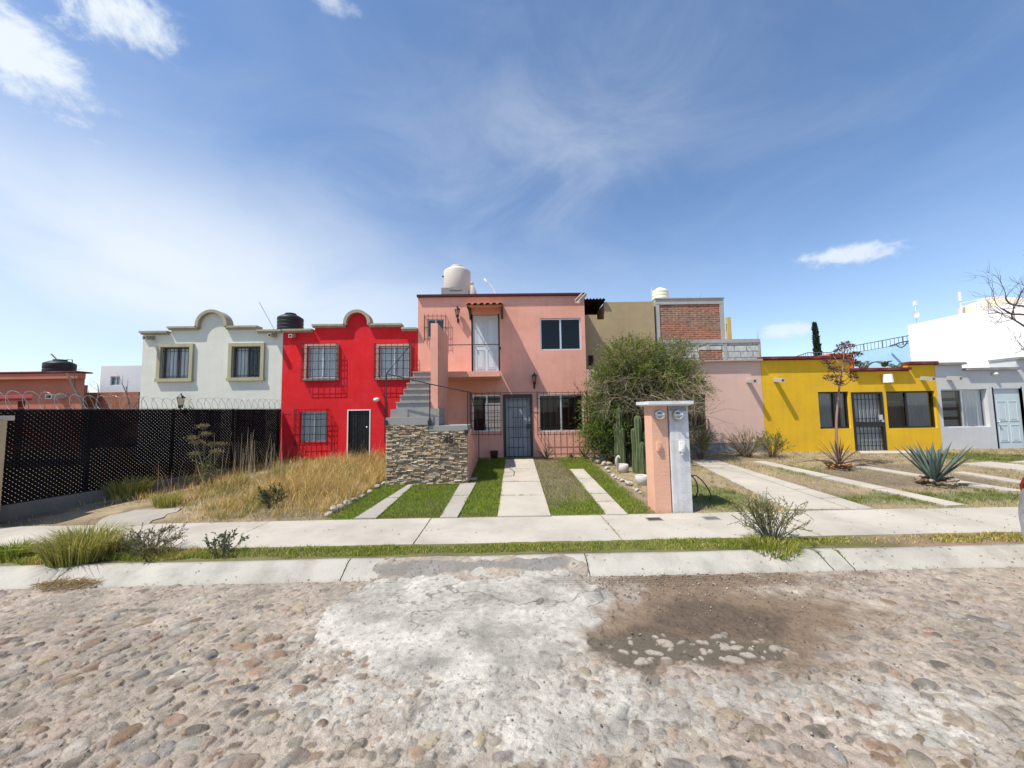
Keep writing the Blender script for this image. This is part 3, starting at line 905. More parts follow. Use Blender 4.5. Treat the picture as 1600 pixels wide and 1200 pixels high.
def lantern(root, px, py, y=F, s=1.0, m_=None):
    p = P(px, py, y)
    b = MB()
    c = (p[0], y-0.15*s, p[2])
    b.lathe(c, [(0.0, -0.20*s), (0.045*s, -0.19*s), (0.055*s, -0.12*s), (0.05*s, -0.10*s)], 8)
    b.lathe(c, [(0.10*s, 0.075*s), (0.085*s, 0.10*s), (0.035*s, 0.15*s), (0.012*s, 0.165*s), (0.02*s, 0.19*s), (0.0, 0.215*s)], 8)
    for k in range(4):
        a = k*math.pi/2+0.4
        b.bar((c[0]+0.052*s*math.cos(a), c[1]+0.052*s*math.sin(a), c[2]-0.10*s), (c[0]+0.08*s*math.cos(a), c[1]+0.08*s*math.sin(a), c[2]+0.08*s), 0.010)
    b.tube([(c[0], y, c[2]-0.26*s), (c[0], y-0.06*s, c[2]-0.28*s), (c[0], y-0.13*s, c[2]-0.26*s), (c[0], y-0.15*s, c[2]-0.19*s)], 0.014*s, 6)
    b.box(c[0]-0.03*s, c[0]+0.03*s, y-0.02, y-0.002, c[2]-0.33*s, c[2]-0.18*s)
    o = b.build('wall_lamp', m_ or IRON, root)
    g = MB()
    g.lathe(c, [(0.045*s, -0.10*s), (0.072*s, 0.075*s)], 8)
    g.build('lamp_glass', glass('lamp_glass', (0.8, 0.75, 0.65), 0.05), o)
    return o
def arch_house_top(b, cb, zl, zc, xl, xr, steps, cx, rad, y=F):
    """raised centre with a half-round crest and the moulding that follows it; steps = (xa, xb) of the raised part"""
    xa, xb = steps
    b.prism_y([(xa, zl), (xb, zl), (xb, zc), (xa, zc)], y, y+T)
    n = 20
    arc = [(cx+rad*math.cos(math.pi*k/n), zc+0.10+rad*math.sin(math.pi*k/n)) for k in range(n+1)]
    b.prism_y([(cx-rad, zc)]+[(cx+rad, zc)]+arc[:-1]+[arc[-1]], y, y+T)
    t, pr = 0.10, 0.13
    def run(x0, x1, z):
        cb.box(x0, x1, y-pr, y+T+0.04, z, z+t*0.62)
        cb.box(x0+0.01, x1-0.01, y-pr*0.6, y-0.002, z-t*0.45, z-0.001)
    run(xl, xa-0.05, zl+0.004); run(xb+0.05, xr, zl+0.004)
    run(xa-0.05, cx-rad-0.04, zc+0.004); run(cx+rad+0.04, xb+0.05, zc+0.004)
    pts = []
    for k in range(n+1):
        a = math.pi*k/n
        pts.append((cx+rad*math.cos(a), zc+0.10+rad*math.sin(a)))
    outer = [(cx+(rad+t)*math.cos(math.pi*k/n), zc+0.10+(rad+t)*math.sin(math.pi*k/n)) for k in range(n+1)]
    pts = [(cx+rad, zc+0.03)]+pts+[(cx-rad, zc+0.03)]; outer = [(cx+rad+t, zc+0.03)]+outer+[(cx-rad-t, zc+0.03)]
    for k in range(len(pts)-1):
        p, q, r_, s_ = pts[k], pts[k+1], outer[k+1], outer[k]
        cb.hexa([(p[0], y-pr, p[1]), (q[0], y-pr, q[1]), (q[0], y+T+0.04, q[1]), (p[0], y+T+0.04, p[1]),
                 (s_[0], y-pr, s_[1]), (r_[0], y-pr, r_[1]), (r_[0], y+T+0.04, r_[1]), (s_[0], y+T+0.04, s_[1])])

XW0, XW1 = -12.02, -7.42                 # white | red | pink | pale | yellow | grey
XR1 = -2.955
XP1 = 2.665
XS1 = 8.55
XY1 = 14.49

# ---- white house
h = thing('house', 'white two-storey house with tan mouldings and a rounded crest, behind the black fence', 'house', (0.5*(XW0+XW1), F+4, 0.39))
w1, w2 = rect(252.5, 542.5, 297.5, 591.5), rect(363.5, 541.5, 408.5, 590)
w3, w4 = rect(303, 640, 345, 690), rect(368, 640, 415, 690)
zl = P(420, 519, F)[2]; zc = P(380, 513, F)[2]
b, cb = MB(), MB()
shell(b, XW0, XW1, zl, zl-0.35, 8, [w1, w2, w3, w4])
xa, xb = P(268, 516, F)[0], P(402, 514, F)[0]
arch_house_top(b, cb, zl+0.001, zc, XW0-0.03, XW1-0.02, (xa, xb), P(334, 500, F)[0], 0.42)
b.build('wall', S_WHITE, h)
cb.build('cornice', CORNICE, h)
for k, w_ in enumerate((w1, w2)):
    o = window(h, w_, F, mat('dark_frame', (0.09, 0.09, 0.085), 0.5), gm=GLASS, curtain=CURTAIN, cur_gap=[(0.02, 0.5), (0.53, 0.98)] if k == 0 else [(0.02, 0.50)])
    surround(o, w_, F, 0.11, mat('olive_tan_trim', (0.40, 0.37, 0.24), 0.85, 0.12, 2, streak=0.15), 0.07)
    x0, x1, z0, z1 = w_
    grille(o, (x0+0.05, x1-0.05, z0+0.02, z1-0.02), F-0.02, 7, (0.06, 0.88))
for w_ in (w3, w4):
    window(h, w_, F, mat('dark_frame'), gm=GLASS, curtain=CURTAIN)
spout(h, 239.5, 528, m_=CORNICE, L=0.3); spout(h, 430, 524, m_=CORNICE, L=0.3)
lantern(h, 290.5, 627, s=1.25)

# ---- red house
h = thing('house', 'bright red two-storey house with caged windows and a rounded crest', 'house', (0.5*(XW1+XR1), F+4, 0.40))
w1, w2, w3 = rect(480, 541, 526, 591), rect(592, 541, 639, 590), rect(469, 643, 511, 691)
dr = rect(544, 641.5, 577, 716)
zl = P(470, 518, F)[2]; zc = P(520, 510.5, F)[2]
b, cb = MB(), MB()
shell(b, XW1, XR1, zl, zl-0.35, 8, [w1, w2, w3, dr])
arch_house_top(b, cb, zl+0.001, zc, XW1+0.02, XR1-0.01, (P(492, 514, F)[0], P(626, 513, F)[0]), P(559.5, 500, F)[0], 0.345)
b.build('wall', S_RED, h)
cb.build('cornice', CORNICE, h)
for k, w_ in enumerate((w1, w2, w3)):
    o = window(h, w_, F, ALU, curtain=CURTAIN)
    if k < 2:
        surround(o, w_, F, 0.07, mat('pinkish_trim', (0.46, 0.36, 0.29), 0.85, 0.15, 3, streak=0.2), 0.05)
    x0, x1, z0, z1 = w_
    grille(o, (x0-0.10, x1+0.05, z0-0.09, z1+0.07), F-0.17, 6, (0.0, 0.10, 0.30, 0.52, 0.72, 0.86, 1.0), ret=F-0.003, w=0.011)
dd = MB()
x0, x1, z0, z1 = dr
dd.box(x0, x1, F+0.08, F+0.13, z0, z1)
for f0, f1 in ((0.05, 0.42), (0.46, 0.60), (0.64, 0.95)):
    for s0, s1 in ((0.10, 0.46), (0.54, 0.90)):
        xa, xb, za, zb = x0+(x1-x0)*s0, x0+(x1-x0)*s1, z0+(z1-z0)*f0, z0+(z1-z0)*f1
        dd.box(xa, xb, F+0.066, F+0.081, za, zb)
        dd.box(xa+0.04, xb-0.04, F+0.055, F+0.067, za+0.04, zb-0.04)
for i in range(7):
    xx = x0+0.08+(x1-x0-0.16)*i/6
    dd.box(xx-0.007, xx+0.007, F+0.035, F+0.049, z0+0.03, z1-0.03)
for f in (0.03, 0.25, 0.44, 0.62, 0.80, 0.97):
    dd.box(x0+0.03, x1-0.03, F+0.05, F+0.058, z0+(z1-z0)*f-0.01, z0+(z1-z0)*f+0.01)
o = dd.build('door', IRON, h)
door_frame(o, dr, F, WHITEP, 0.035, 0.012)
k = MB(); k.lathe((x1-0.09, F+0.03, z0+1.0), [(0.03, 0.02), (0.03, -0.02), (0.0, -0.03)], 10, 'y'); k.build('handle', ALU, o, True)
spout(h, 459.5, 524.5, m_=mat('pinkish_trim'), L=0.22)
p = P(590, 624, F)
k = MB()
k.lathe((p[0], F-0.10, p[2]), [(0.0, 0.05), (0.07, 0.04), (0.10, 0.0), (0.09, -0.05), (0.04, -0.08), (0.0, -0.08)], 14)
k.tube([(p[0]+0.02, F, p[2]-0.04), (p[0]+0.02, F-0.08, p[2]-0.03)], 0.02, 6)
k.build('wall_lamp', WHITEP, h, True)
k = MB()
px0 = P(602, 640, F)[0]
k.tube([(px0, F-0.03, 0.9), (px0, F-0.03, P(602, 622, F)[2]), (px0-0.1, F-0.03, P(600, 615, F)[2])], 0.014, 5)
k.build('cable_pipe', IRON, h)

# ---- main pink house
h = thing('house', 'salmon pink two-storey house with an outside stair and a tiled canopy over its upper door', 'house', (0.5*(XR1+XP1), F+4, 0.40))
ztop = P(785, 463.5, F)[2]
wu = rect(844, 497, 908, 547); wsm = rect(667, 498.5, 694, 527)
du = rect(738.5, 492, 779, 582); dl = rect(788, 617, 831, 715)
wl_ = rect(738, 617, 783.5, 674.5); wr = rect(842, 616, 912, 674)
b = MB()
bh = (P(762, 650, F)[0]-0.35, P(784, 650, F)[0]+0.15, 0.95, 2.10)
shell(b, XR1, XP1, ztop, ztop-0.35, 7, [wu, wsm, du, dl, wl_, wr], back_holes=[(bh[0]-0.15, bh[1]+0.55, 0.6, 2.3)])
b.box(XR1+T+0.01, XP1-T-0.01, F+T, F+6.8, 2.95, 3.08)
b.build('wall', S_PINK, h)
b = MB()
b.box(XR1-0.02, XP1+0.01, F-0.10, F+T+0.02, ztop+0.001, ztop+0.075)
b.build('coping', DARKCOP, h)
window(h, wu, F, ALU, gm=glass('upper_dark_glass', (0.06, 0.08, 0.11), 0.0), recess=0.05, fwid=0.045)
o = window(h, wsm, F, ALU, gm=DGLASS, recess=0.05, fwid=0.03)
x0, x1, z0, z1 = wsm
grille(o, (x0-0.06, x1+0.07, z0-0.10, z1+0.10), F-0.12, 5, (0.03, 0.5, 0.97), RUST, ret=F-0.003, spike=0.05)
o = panel_door(h, du, F, BLUEDOOR, recess=0.05)
door_frame(o, du, F, BLUEDOOR, 0.04, 0.0, 0.10)
# ground floor windows and grilles
o = window(h, wl_, F, ALU, gm=DIMGLASS)
x0, x1, z0, z1 = wl_
grille(o, (x0-0.06, x1-0.02, z0-0.08, z1+0.05), F-0.20, 5, (0.0, 0.16, 0.34, 0.52, 0.70, 0.86, 1.0), ret=F-0.003, spike=0.05)
o = window(h, wr, F, ALU, gm=DIMGLASS)
x0, x1, z0, z1 = wr
grille(o, (x0-0.06, x1+0.08, z0-0.08, z1+0.05), F-0.20, 8, (0.0, 0.16, 0.86, 1.0), ret=F-0.003, spike=0.05)
b = MB()                                     # rear window seen through the left front one
b.box(bh[0]-0.3, bh[1]+0.5, F+9.0, F+9.1, 0.2, 4.0)
tag(set_org(b.build('garden_wall', S_BRIGHT)), 'white back garden wall seen through the pink house lower left window', 'wall')
bw = MB()
for i in range(7):
    x = bh[0]+(bh[1]-bh[0])*i/6; bw.box(x-0.01, x+0.01, F+6.9, F+6.92, 0.6, 2.3)
for i in range(6):
    z = 0.7+0.3*i; bw.box(bh[0]-0.15, bh[1]+0.5, F+6.925, F+6.94, z-0.01, z+0.01)
bw.build('rear_grille', IRON, h)
# door and its iron gate
x0, x1, z0, z1 = dl
b = MB()
b.box(x0, x1, F+0.09, F+0.13, z0, z1)
for f0, f1 in ((0.06, 0.40), (0.47, 0.94)):
    for s0, s1 in ((0.13, 0.45), (0.55, 0.87)):
        b.box(x0+(x1-x0)*s0, x0+(x1-x0)*s1, F+0.080, F+0.091, z0+(z1-z0)*f0, z0+(z1-z0)*f1)
b.build('door', GREYDOOR, h)
b = MB()
fr = 0.075
yg = F-0.03
b.box(x0-0.03, x0+fr-0.02, yg, yg+0.05, z0, z1+0.02); b.box(x1-fr+0.02, x1+0.03, yg, yg+0.05, z0, z1+0.02)
b.box(x0+fr-0.02, x1-fr+0.02, yg, yg+0.05, z1-fr-0.02, z1+0.019); b.box(x0+fr-0.02, x1-fr+0.02, yg, yg+0.05, z0+0.001, z0+0.05)
W_ = x1-x0
for i in range(1, 6):
    x = x0+W_*i/6
    b.box(x-0.008, x+0.008, yg+0.01, yg+0.026, z0+0.05, z1-fr)
for i, f in enumerate((0.16, 0.32, 0.48, 0.64, 0.80, 0.92)):
    s0, s1 = ((0.1, 0.75), (0.2, 0.9), (0.1, 0.9), (0.28, 0.9), (0.1, 0.8), (0.1, 0.9))[i]
    b.box(x0+W_*s0, x0+W_*s1, yg+0.028, yg+0.040, z0+(z1-z0)*f-0.008, z0+(z1-z0)*f+0.008)
for i in (2.5, 3.5):
    x = x0+W_*i/6
    b.box(x-0.006, x+0.006, yg+0.012, yg+0.024, z0+(z1-z0)*0.32, z0+(z1-z0)*0.62)
g_ = b.build('door_gate', IRON, h)
b = MB(); b.box(x1-0.17, x1-0.06, yg-0.03, yg-0.001, z0+0.93, z0+1.10); b.build('lock_box', IRON, g_)
# level tie bar above door joining both grilles
b = MB()
zt = P(810, 613.5, F)[2]
b.box(P(785, 613, F)[0], P(838, 613, F)[0], F-0.20, F-0.186, zt-0.008, zt+0.008); b.build('tie_bar', IRON, h)
lantern(h, 715.5, 489, s=1.0); lantern(h, 834.5, 592, s=1.0)
pa, pb_2 = P(912, 461, F), P(902, 471, F-0.42)
b = MB()
for (qa, qb) in ((-0.08, -0.05), (0.05, 0.08)):
    b.hexa([(pb_2[0]+qa, F-0.42, pb_2[2]-0.06), (pb_2[0]+qb, F-0.42, pb_2[2]-0.06), (pa[0]+qb, F-0.09, pa[2]-0.06), (pa[0]+qa, F-0.09, pa[2]-0.06), (pb_2[0]+qa, F-0.42, pb_2[2]+0.06), (pb_2[0]+qb, F-0.42, pb_2[2]+0.06), (pa[0]+qb, F-0.09, pa[2]+0.06), (pa[0]+qa, F-0.09, pa[2]+0.06)])
b.hexa([(pb_2[0]-0.05, F-0.42, pb_2[2]-0.06), (pb_2[0]+0.05, F-0.42, pb_2[2]-0.06), (pa[0]+0.05, F-0.09, pa[2]-0.06), (pa[0]-0.05, F-0.09, pa[2]-0.06), (pb_2[0]-0.05, F-0.42, pb_2[2]-0.03), (pb_2[0]+0.05, F-0.42, pb_2[2]-0.03), (pa[0]+0.05, F-0.09, pa[2]-0.03), (pa[0]-0.05, F-0.09, pa[2]-0.03)])
b.build('drain_spout', mat('pinkish_trim'), h)
# tiled canopy
x0, x1 = P(729, 480, F-0.7)[0], P(786.5, 480, F-0.7)[0]
ztip = P(757, 476.5, F-0.85)[2]; zt = ztip+0.20
b = MB()
nt_ = 6
for i in range(nt_):
    xa = x0+(x1-x0)*(i+0.5)/nt_
    r_ = (x1-x0)/nt_*0.5
    for j in range(3):
        ya, yb = F-0.02-0.29*j, F-0.02-0.29*(j+1)-0.05
        def zz(y): return zt+(ztip-zt)*((F-y)/0.85)
        vs, fs = [], []
        for (yy, dz, sc) in ((ya, 0.018, 0.86), (yb, 0.03, 1.04)):
            for q in (r_*sc, r_*sc-0.018):
                for k_ in range(9):
                    a = math.pi*k_/8
                    vs.append((xa+q*math.cos(a), yy, zz(yy)+dz-0.01*j+0.8*q*math.sin(a)))
        for k_ in range(8):
            fs += [(k_, k_+1, 18+k_+1, 18+k_), (9+k_, 27+k_, 27+k_+1, 9+k_+1), (18+k_, 18+k_+1, 27+k_+1, 27+k_)]
        b.add(vs, fs)
c_ = b.build('canopy', TILE, h, True)
b = MB()
b.hexa([(x0, F-0.82, ztip-0.03), (x1, F-0.82, ztip-0.03), (x1, F-0.004, zt-0.05), (x0, F-0.004, zt-0.05), (x0, F-0.82, ztip), (x1, F-0.82, ztip), (x1, F-0.004, zt-0.02), (x0, F-0.004, zt-0.02)])
b.build('soffit', mat('canopy_board', (0.50, 0.30, 0.16), 0.8), c_)
for x in (x0+0.05, x1-0.05):
    b = MB()
    zb = P(757, 499, F)[2]
    b.box(x-0.03, x+0.03, F-0.045, F-0.003, zb, zt-0.06)
    b.hexa([(x-0.025, F-0.80, ztip-0.10), (x+0.025, F-0.80, ztip-0.10), (x+0.025, F-0.046, zt-0.12), (x-0.025, F-0.046, zt-0.12),
            (x-0.025, F-0.80, ztip-0.035), (x+0.025, F-0.80, ztip-0.035), (x+0.025, F-0.046, zt-0.055), (x-0.025, F-0.046, zt-0.055)])
    b.bar((x, F-0.04, zb+0.04), (x, F-0.62, ztip-0.04), 0.028)
    b.build('bracket', IRON, c_)

# ---- outside stair of the pink house: two flights round a front landing, stone-faced
YF = 8.62                                   # stone front
st = thing('staircase', 'grey concrete outside stair with a stone-clad front and thin black railings', 'staircase', (-2.0, 10.2, 0.3))
xl, xr, zst = P(603.5, 700, YF)[0], P(731, 700, YF)[0], P(700, 673, YF)[2]
xpl, xpr = P(673, 570, 9.27)[0], P(684, 570, 9.27)[0]
xm = P(672.5, 660, YF)[0]
S = MB()
z1_, z2_, z3_ = P(700, 665, YF)[2], P(640, 652, YF)[2], P(640, 639, YF+0.3)[2]
# core of the front block and treads (each concrete tread slab stands 15 mm proud)
S.box(xl+0.02, xm, YF+0.04, 9.95, 0.05, z2_-0.19)
S.box(xm+0.001, xr-0.02, YF+0.04, 9.4, 0.05, zst-0.02)
S.box(xm-0.03, xr, YF-0.03, 9.4, zst, z1_)
xs2 = P(685, 652, YF+0.05)[0]
S.box(xl-0.01, xm-0.031, YF-0.03, 9.6, z2_-0.18, z2_); S.box(xm-0.030, xs2, YF+0.10, 9.6, z1_+0.001, z2_-0.001)
S.box(xl-0.005, xs2-0.03, YF+0.30, 9.7, z2_+0.001, z3_)
ys_t = [9.2+0.30*k for k in range(7)]
ytops = [627.5, 617, 607.5, 598, 588.5, 580.5]
zprev = z3_
zlist = []
for k, yt in enumerate(ytops):
    y0 = 9.25+0.285*k
    zt_ = P(650, yt, y0)[2]
    zlist.append((y0, zt_))
    S.box(xl+0.03+0.010*k, xpl-0.002, y0-0.030, y0+0.30, zt_-0.035, zt_)
    S.box(xl+0.035+0.010*k, xpl-0.004, y0, y0+0.299, zprev-0.45, zt_-0.036)
    zprev = zt_
zL = zprev
S.build('steps', mat('step_cement', (0.29, 0.28, 0.26), 0.92, 0.2, 4.0, 0.35, 60, stain=(0.20, 0.20, 0.195), stain_amt=0.6, stain_scale=4, fine=0.10), st)
# first flight, descending towards the house behind the stone front
Q = MB()
nst = 6
for k in range(nst):
    za = z1_-(z1_-0.42)*(k+1)/(nst+1)
    Q.box(xpr+0.02, xr-0.02, 9.401+0.30*k, 9.701+0.30*k-0.001, 0.2, za)
Q.build('lower_steps', S_PINK, st)
# landing slab and the tall side wall
Q = MB()
xbr = P(781.5, 584, 10.9)[0]
zlt, zlb = P(740, 580, 10.9)[2], P(740, 588.5, 10.9)[2]
Q.box(xl+0.05, xbr, 10.9, F-0.003, zlb, zlt)
Q.build('landing', S_PINK, st)
Q = MB()
zpt = P(678, 505, 9.27)[2]
Q.box(xpl, xpr, 9.27, 10.895, 0.2, zpt)
Q.build('side_wall', S_PINK, st)
Q = MB()
x0, x1 = xr-0.05, xr+0.01
Q.prism_x([(YF+0.06, 0.2), (11.6, 0.2), (11.6, 0.5), (YF+0.5, z1_-0.12), (YF+0.06, z1_-0.12)], x0+0.032, x1-0.012)
Q.build('flight_side', S_PINK, st)
# ledgestone facing: rows of split stones
Q = MB()
z = 0.22
pal = [(0.44, 0.34, 0.22), (0.52, 0.42, 0.29), (0.38, 0.28, 0.18), (0.42, 0.29, 0.17), (0.54, 0.46, 0.34), (0.34, 0.27, 0.19), (0.46, 0.33, 0.21), (0.42, 0.35, 0.25)]
def ledge_row(z, hh, xa, xb):
    x = xa
    while x < xb-0.001:
        L = min(random.uniform(0.05, 0.19), xb-x)
        if xb-(x+L) < 0.03: L = xb-x
        c = random.choice(pal); g = random.uniform(0.62, 1.18)
        Q.color(tuple(v*g for v in c))
        d = random.uniform(0.004, 0.052)
        dd_ = random.uniform(-0.010, 0.010)
        j = lambda: random.uniform(-0.004, 0.004)
        g0 = 0.003
        Q.hexa([(x+g0+j(), YF-d+j(), z+g0+j()), (x+L-g0+j(), YF-d+dd_, z+g0+j()), (x+L-g0, YF+0.04, z+g0), (x+g0, YF+0.04, z+g0),
                (x+g0+j(), YF-d+0.006+j(), z+hh-g0+j()), (x+L-g0+j(), YF-d+dd_+0.006, z+hh-g0+j()), (x+L-g0, YF+0.04, z+hh-g0), (x+g0, YF+0.04, z+hh-g0)])
        x += L
while z < zst-0.005:
    hh = min(random.uniform(0.020, 0.044), zst-z)
    ledge_row(z, hh, xl, xr-0.012); z += hh
ztl = z2_-0.185
while z < ztl-0.005:
    hh = min(random.uniform(0.020, 0.042), ztl-z)
    ledge_row(z, hh, xl, xm-0.035); z += hh
Q.color(None)
ledge = Q.build('stone_cladding', mat('ledgestone', attr=True, rough=0.92, var=0.25, vscale=14, bump=0.8, bscale=45, fine=0.15), st)
# house number 45
fc = bpy.data.curves.new('house_number', 'FONT')
fc.body = '45'; fc.size = 0.225; fc.extrude = 0.014; fc.offset = 0.009; fc.space_character = 1.05
fo = bpy.data.objects.new('house_number', fc); col.objects.link(fo)
bpy.context.view_layer.update()
me = bpy.data.meshes.new_from_object(fo.evaluated_get(bpy.context.evaluated_depsgraph_get()))
bpy.data.objects.remove(fo)
num = bpy.data.objects.new('house_number', me); col.objects.link(num)
me.materials.clear(); me.materials.append(IRON)
num.parent = st
pn = P(693, 692.5, YF-0.095)
num.location = [float(v) for v in pn-ORG[st]]
num.rotation_euler = (R(90), 0, 0)
ORG[num] = ORG[st]
num['label'] = 'black metal number 45 on the stone facing'
# railings
def rail(parent, pts, posts, name='railing', w=0.018):
    Q = MB()
    for a, c in zip(pts[:-1], pts[1:]): Q.bar(a, c, w)
    for p_, zf in posts: Q.bar(p_, (p_[0], p_[1], zf), w)
    return Q.build(name, IRON, parent)
yr = YF+0.05
A = P(604, 584, yr); B = P(671.5, 600, yr); Cc = P(730.5, 612, yr); D = P(736, 613, yr+0.5)
E_ = P(746.5, 668, 11.5)
hx = xl+0.06
top_l = (hx, 10.9, zL+0.95)
rl = rail(st, [A, B, Cc, D, (D[0], 11.5, 1.35)], [(A, z2_-0.06), (B, z1_-0.02), (Cc, zst-0.07), (D, z1_-0.1), ((D[0], 11.5, 1.35), 0.4)])
mid = (np.array(A)*0.45+np.array(top_l)*0.55)
rail(st, [A, top_l], [(mid, mid[2]-0.95), (top_l, zL)])
for px_q, py_q in ((603, 660), (671, 660), (728, 675)):
    Q = MB(); q = P(px_q, py_q, YF-0.04); Q.box(q[0]-0.035, q[0]+0.035, YF-0.06, YF-0.036, q[2]-0.06, q[2]+0.05); Q.build('rail_foot', IRON, rl)
zr = P(740, 538.5, 10.95)[2]
rail(st, [(xpr, 10.95, zr), (xbr-0.03, 10.95, zr), (xbr-0.03, F-0.01, zr)], [((xbr-0.03, 10.95, zr), zlt-0.14)])
Q = MB(); Q.box(xbr-0.02, xbr+0.035, 10.93, 10.97, zr-0.16, zr-0.08); Q.build('rail_catch', IRON, st)

# ---- pale pink house with its raw upper storey
h = thing('house', 'pale pink low house with a tan and bare brick upper storey, behind the big bush', 'house', (0.5*(XP1+XS1), F+4, 0.38))
zt = P(1140, 565, F)[2]; zt2 = P(935, 577, F)[2]
wp = rect(1071, 616, 1104, 672)
xst = P(1040, 570, F)[0]
b = MB()
shell(b, XP1, XS1, zt2, zt2-0.2, 8, [wp])
b.panel(xst, XS1-0.005, zt2+0.001, zt, [], F, F+T)
b.build('wall', S_PALE, h)
b = MB()
b.box(xst-0.02, P(1160, 564, F)[0], F-0.12, F+T+0.03, zt+0.001, zt+0.045); b.box(P(1161, 564, F)[0], XS1-0.01, F-0.14, F+T+0.03, zt+0.001, zt+0.06)
b.build('coping', mat('pale_coping', (0.42, 0.36, 0.32), 0.9, 0.2, 3, 0.4, 30, stain=(0.25, 0.23, 0.2), stain_amt=0.5), h)
o = window(h, wp, F, mat('dark_frame'), gm=GLASS, mull=(0.5,))
x0, x1, z0, z1 = wp
grille(o, (x0, x1+0.03, z0-0.02, z0+0.36), F-0.03, 6, (0.05, 0.97))
spout(h, 1168.5, 594.5)
b = MB()
b.box(XP1+0.3, XS1-0.01, F-0.025, F-0.002, 0.2, 0.72); b.build('plinth', GREYCOP, h)
# tan storey
YT = F+0.62
zt_t = P(985, 471.5, YT)[2]
x0, x1 = P(918, 530, YT)[0], P(1024, 530, YT)[0]
xs_ = P(944, 480, YT)[0]; zlow = P(930, 494, YT)[2]
wt_ = rect(919, 555, 927.5, 572, YT)
b = MB()
b.panel(x0-0.6, x1, zt2-0.25, zlow-0.12, [wt_], YT, YT+T)
b.box(x0-0.6, P(933, 495, YT)[0], YT, YT+T, zlow-0.119, zlow+0.05)
b.panel(xs_, x1, zlow-0.119, zt_t, [], YT, YT+T)
b.box(x0-0.6, x1, YT+3, YT+3.1, zt2-0.25, zt_t-0.1)
b.box(xs_, xs_+T, YT+T, YT+3, zlow, zt_t-0.06)
b.box(x1-T, x1-0.003, YT+T, YT+3, zt2-0.25, zt_t-0.01)
b.build('upper_wall', S_TAN, h)
b = MB()
b.box(wt_[0]+0.01, wt_[1]-0.01, YT+0.08, YT+0.10, wt_[2], wt_[3]); b.build('window', DARK, h)
b = MB()                                     # dark corrugated lean-to roof over the gap
xc0, xc1 = x0-0.6, P(946, 470, YT)[0]
n = 40
zc0 = P(930, 467, YT-0.1)[2]
vs = []
for i in range(n+1):
    x = xc0+(xc1-xc0)*i/n; dz = 0.028*math.sin(i*2*math.pi/3.6)
    vs += [(x, YT-0.12, zc0+dz), (x, YT+2.9, zc0+dz-0.25)]
b.add(vs, [(2*i, 2*i+2, 2*i+3, 2*i+1) for i in range(n)])
b.add([(x, y, z-0.02) for x, y, z in vs], [(2*i, 2*i+1, 2*i+3, 2*i+2) for i in range(n)])
b.build('corrugated_roof', IRON, h)
b = MB(); b.box(xc0, xs_, YT+1.2, YT+1.3, zlow-0.1, zc0-0.05); b.build('gap_shade_sheet', DARK, h)  # near-black sheet paints the shade in the gap under the lean-to roof
# bare frame with brick infill
YB = F+0.70
x0, x1 = P(1024.5, 500, YB)[0], P(1130.5, 500, YB)[0]
zb, zt_ = P(1078, 531, YB)[2], P(1078, 467, YB)[2]
cw = 0.14
b = MB()
b.box(x0, x1+0.02, YB-0.03, YB+2.6, zt_-0.20, zt_); b.box(x0, x0+cw, YB-0.025, YB+0.15, zb, zt_-0.201); b.box(x1-cw*0.9, x1+0.02, YB-0.025, YB+0.15, zb, zt_-0.201)
b.box(x0, x1+0.02, YB-0.04, YB+0.15, zb-0.12, zb-0.001)
b.box(x1-cw, x1+0.015, YB+0.151, YB+2.6, zb-0.1, zt_-0.201); b.box(x0, x1, YB+2.45, YB+2.6, zb-0.1, zt_-0.201)
b.box(x0-0.01, x1+0.06, YB-0.06, YB+2.62, zt_+0.001, zt_+0.03)
b.build('concrete_frame', CONC, h)
b = MB(); b.box(x0+cw+0.001, x1-cw*0.9-0.001, YB, YB+0.13, zb, zt_-0.202); b.build('brick_infill', BRICK, h)
# block wall below
YK = F+0.45
x0, x1 = P(1040, 545, YK)[0], P(1188, 545, YK)[0]
zb, zt_ = zt2-0.1, P(1150, 530, YK)[2]
xb0, xb1 = P(1092, 552, YK)[0], P(1129, 552, YK)[0]
zbr = P(1110, 546.5, YK)[2]
b = MB()
b.panel(x0, x1-0.06, zb, zt_-0.13, [(xb0, xb1, zb+0.02, zbr)], YK, YK+0.14)
b.box(x1-0.16, x1-0.065, YK+0.141, YK+3, zb, zt_-0.13)
b.build('block_wall', BLOCK, h)
b = MB(); b.box(xb0+0.002, xb1-0.002, YK+0.01, YK+0.13, zb+0.02, zbr-0.002); b.build('brick_infill', BRICK, h)
b = MB()
b.box(x0, x1, YK-0.03, YK+0.17, zt_-0.128, zt_); b.box(x1-0.058, x1+0.01, YK-0.02, YK+0.15, zb, zt_-0.13)
xq = P(1133, 545, YK)[0]; b.box(xq-0.05, xq+0.05, YK-0.015, YK-0.001, zb, zt_-0.13)
xq = P(1106, 540, YK)[0]; b.box(xq-0.05, xq+0.05, YK-0.015, YK-0.001, zbr, zt_-0.13)
for i in range(3): b.bar((x1-0.05+0.02*i, YK+0.05, zt_), (x1-0.05+0.022*i, YK+0.05, zt_+0.22+0.05*i), 0.008)
b.build('concrete_band', CONC, h)
b = MB()
q = P(1140, 511, F+2.0)
b.box(q[0]-0.07, q[0]+0.07, F+2.0, F+2.14, q[2]-0.75, P(1140, 495.5, F+2)[2]); b.bar((q[0]-0.07, F+2.05, q[2]+0.15), (q[0]-0.22, F+2.05, q[2]+0.13), 0.03)
b.build('roof_post', mat('yellow_post', (0.55, 0.42, 0.16), 0.8), h)

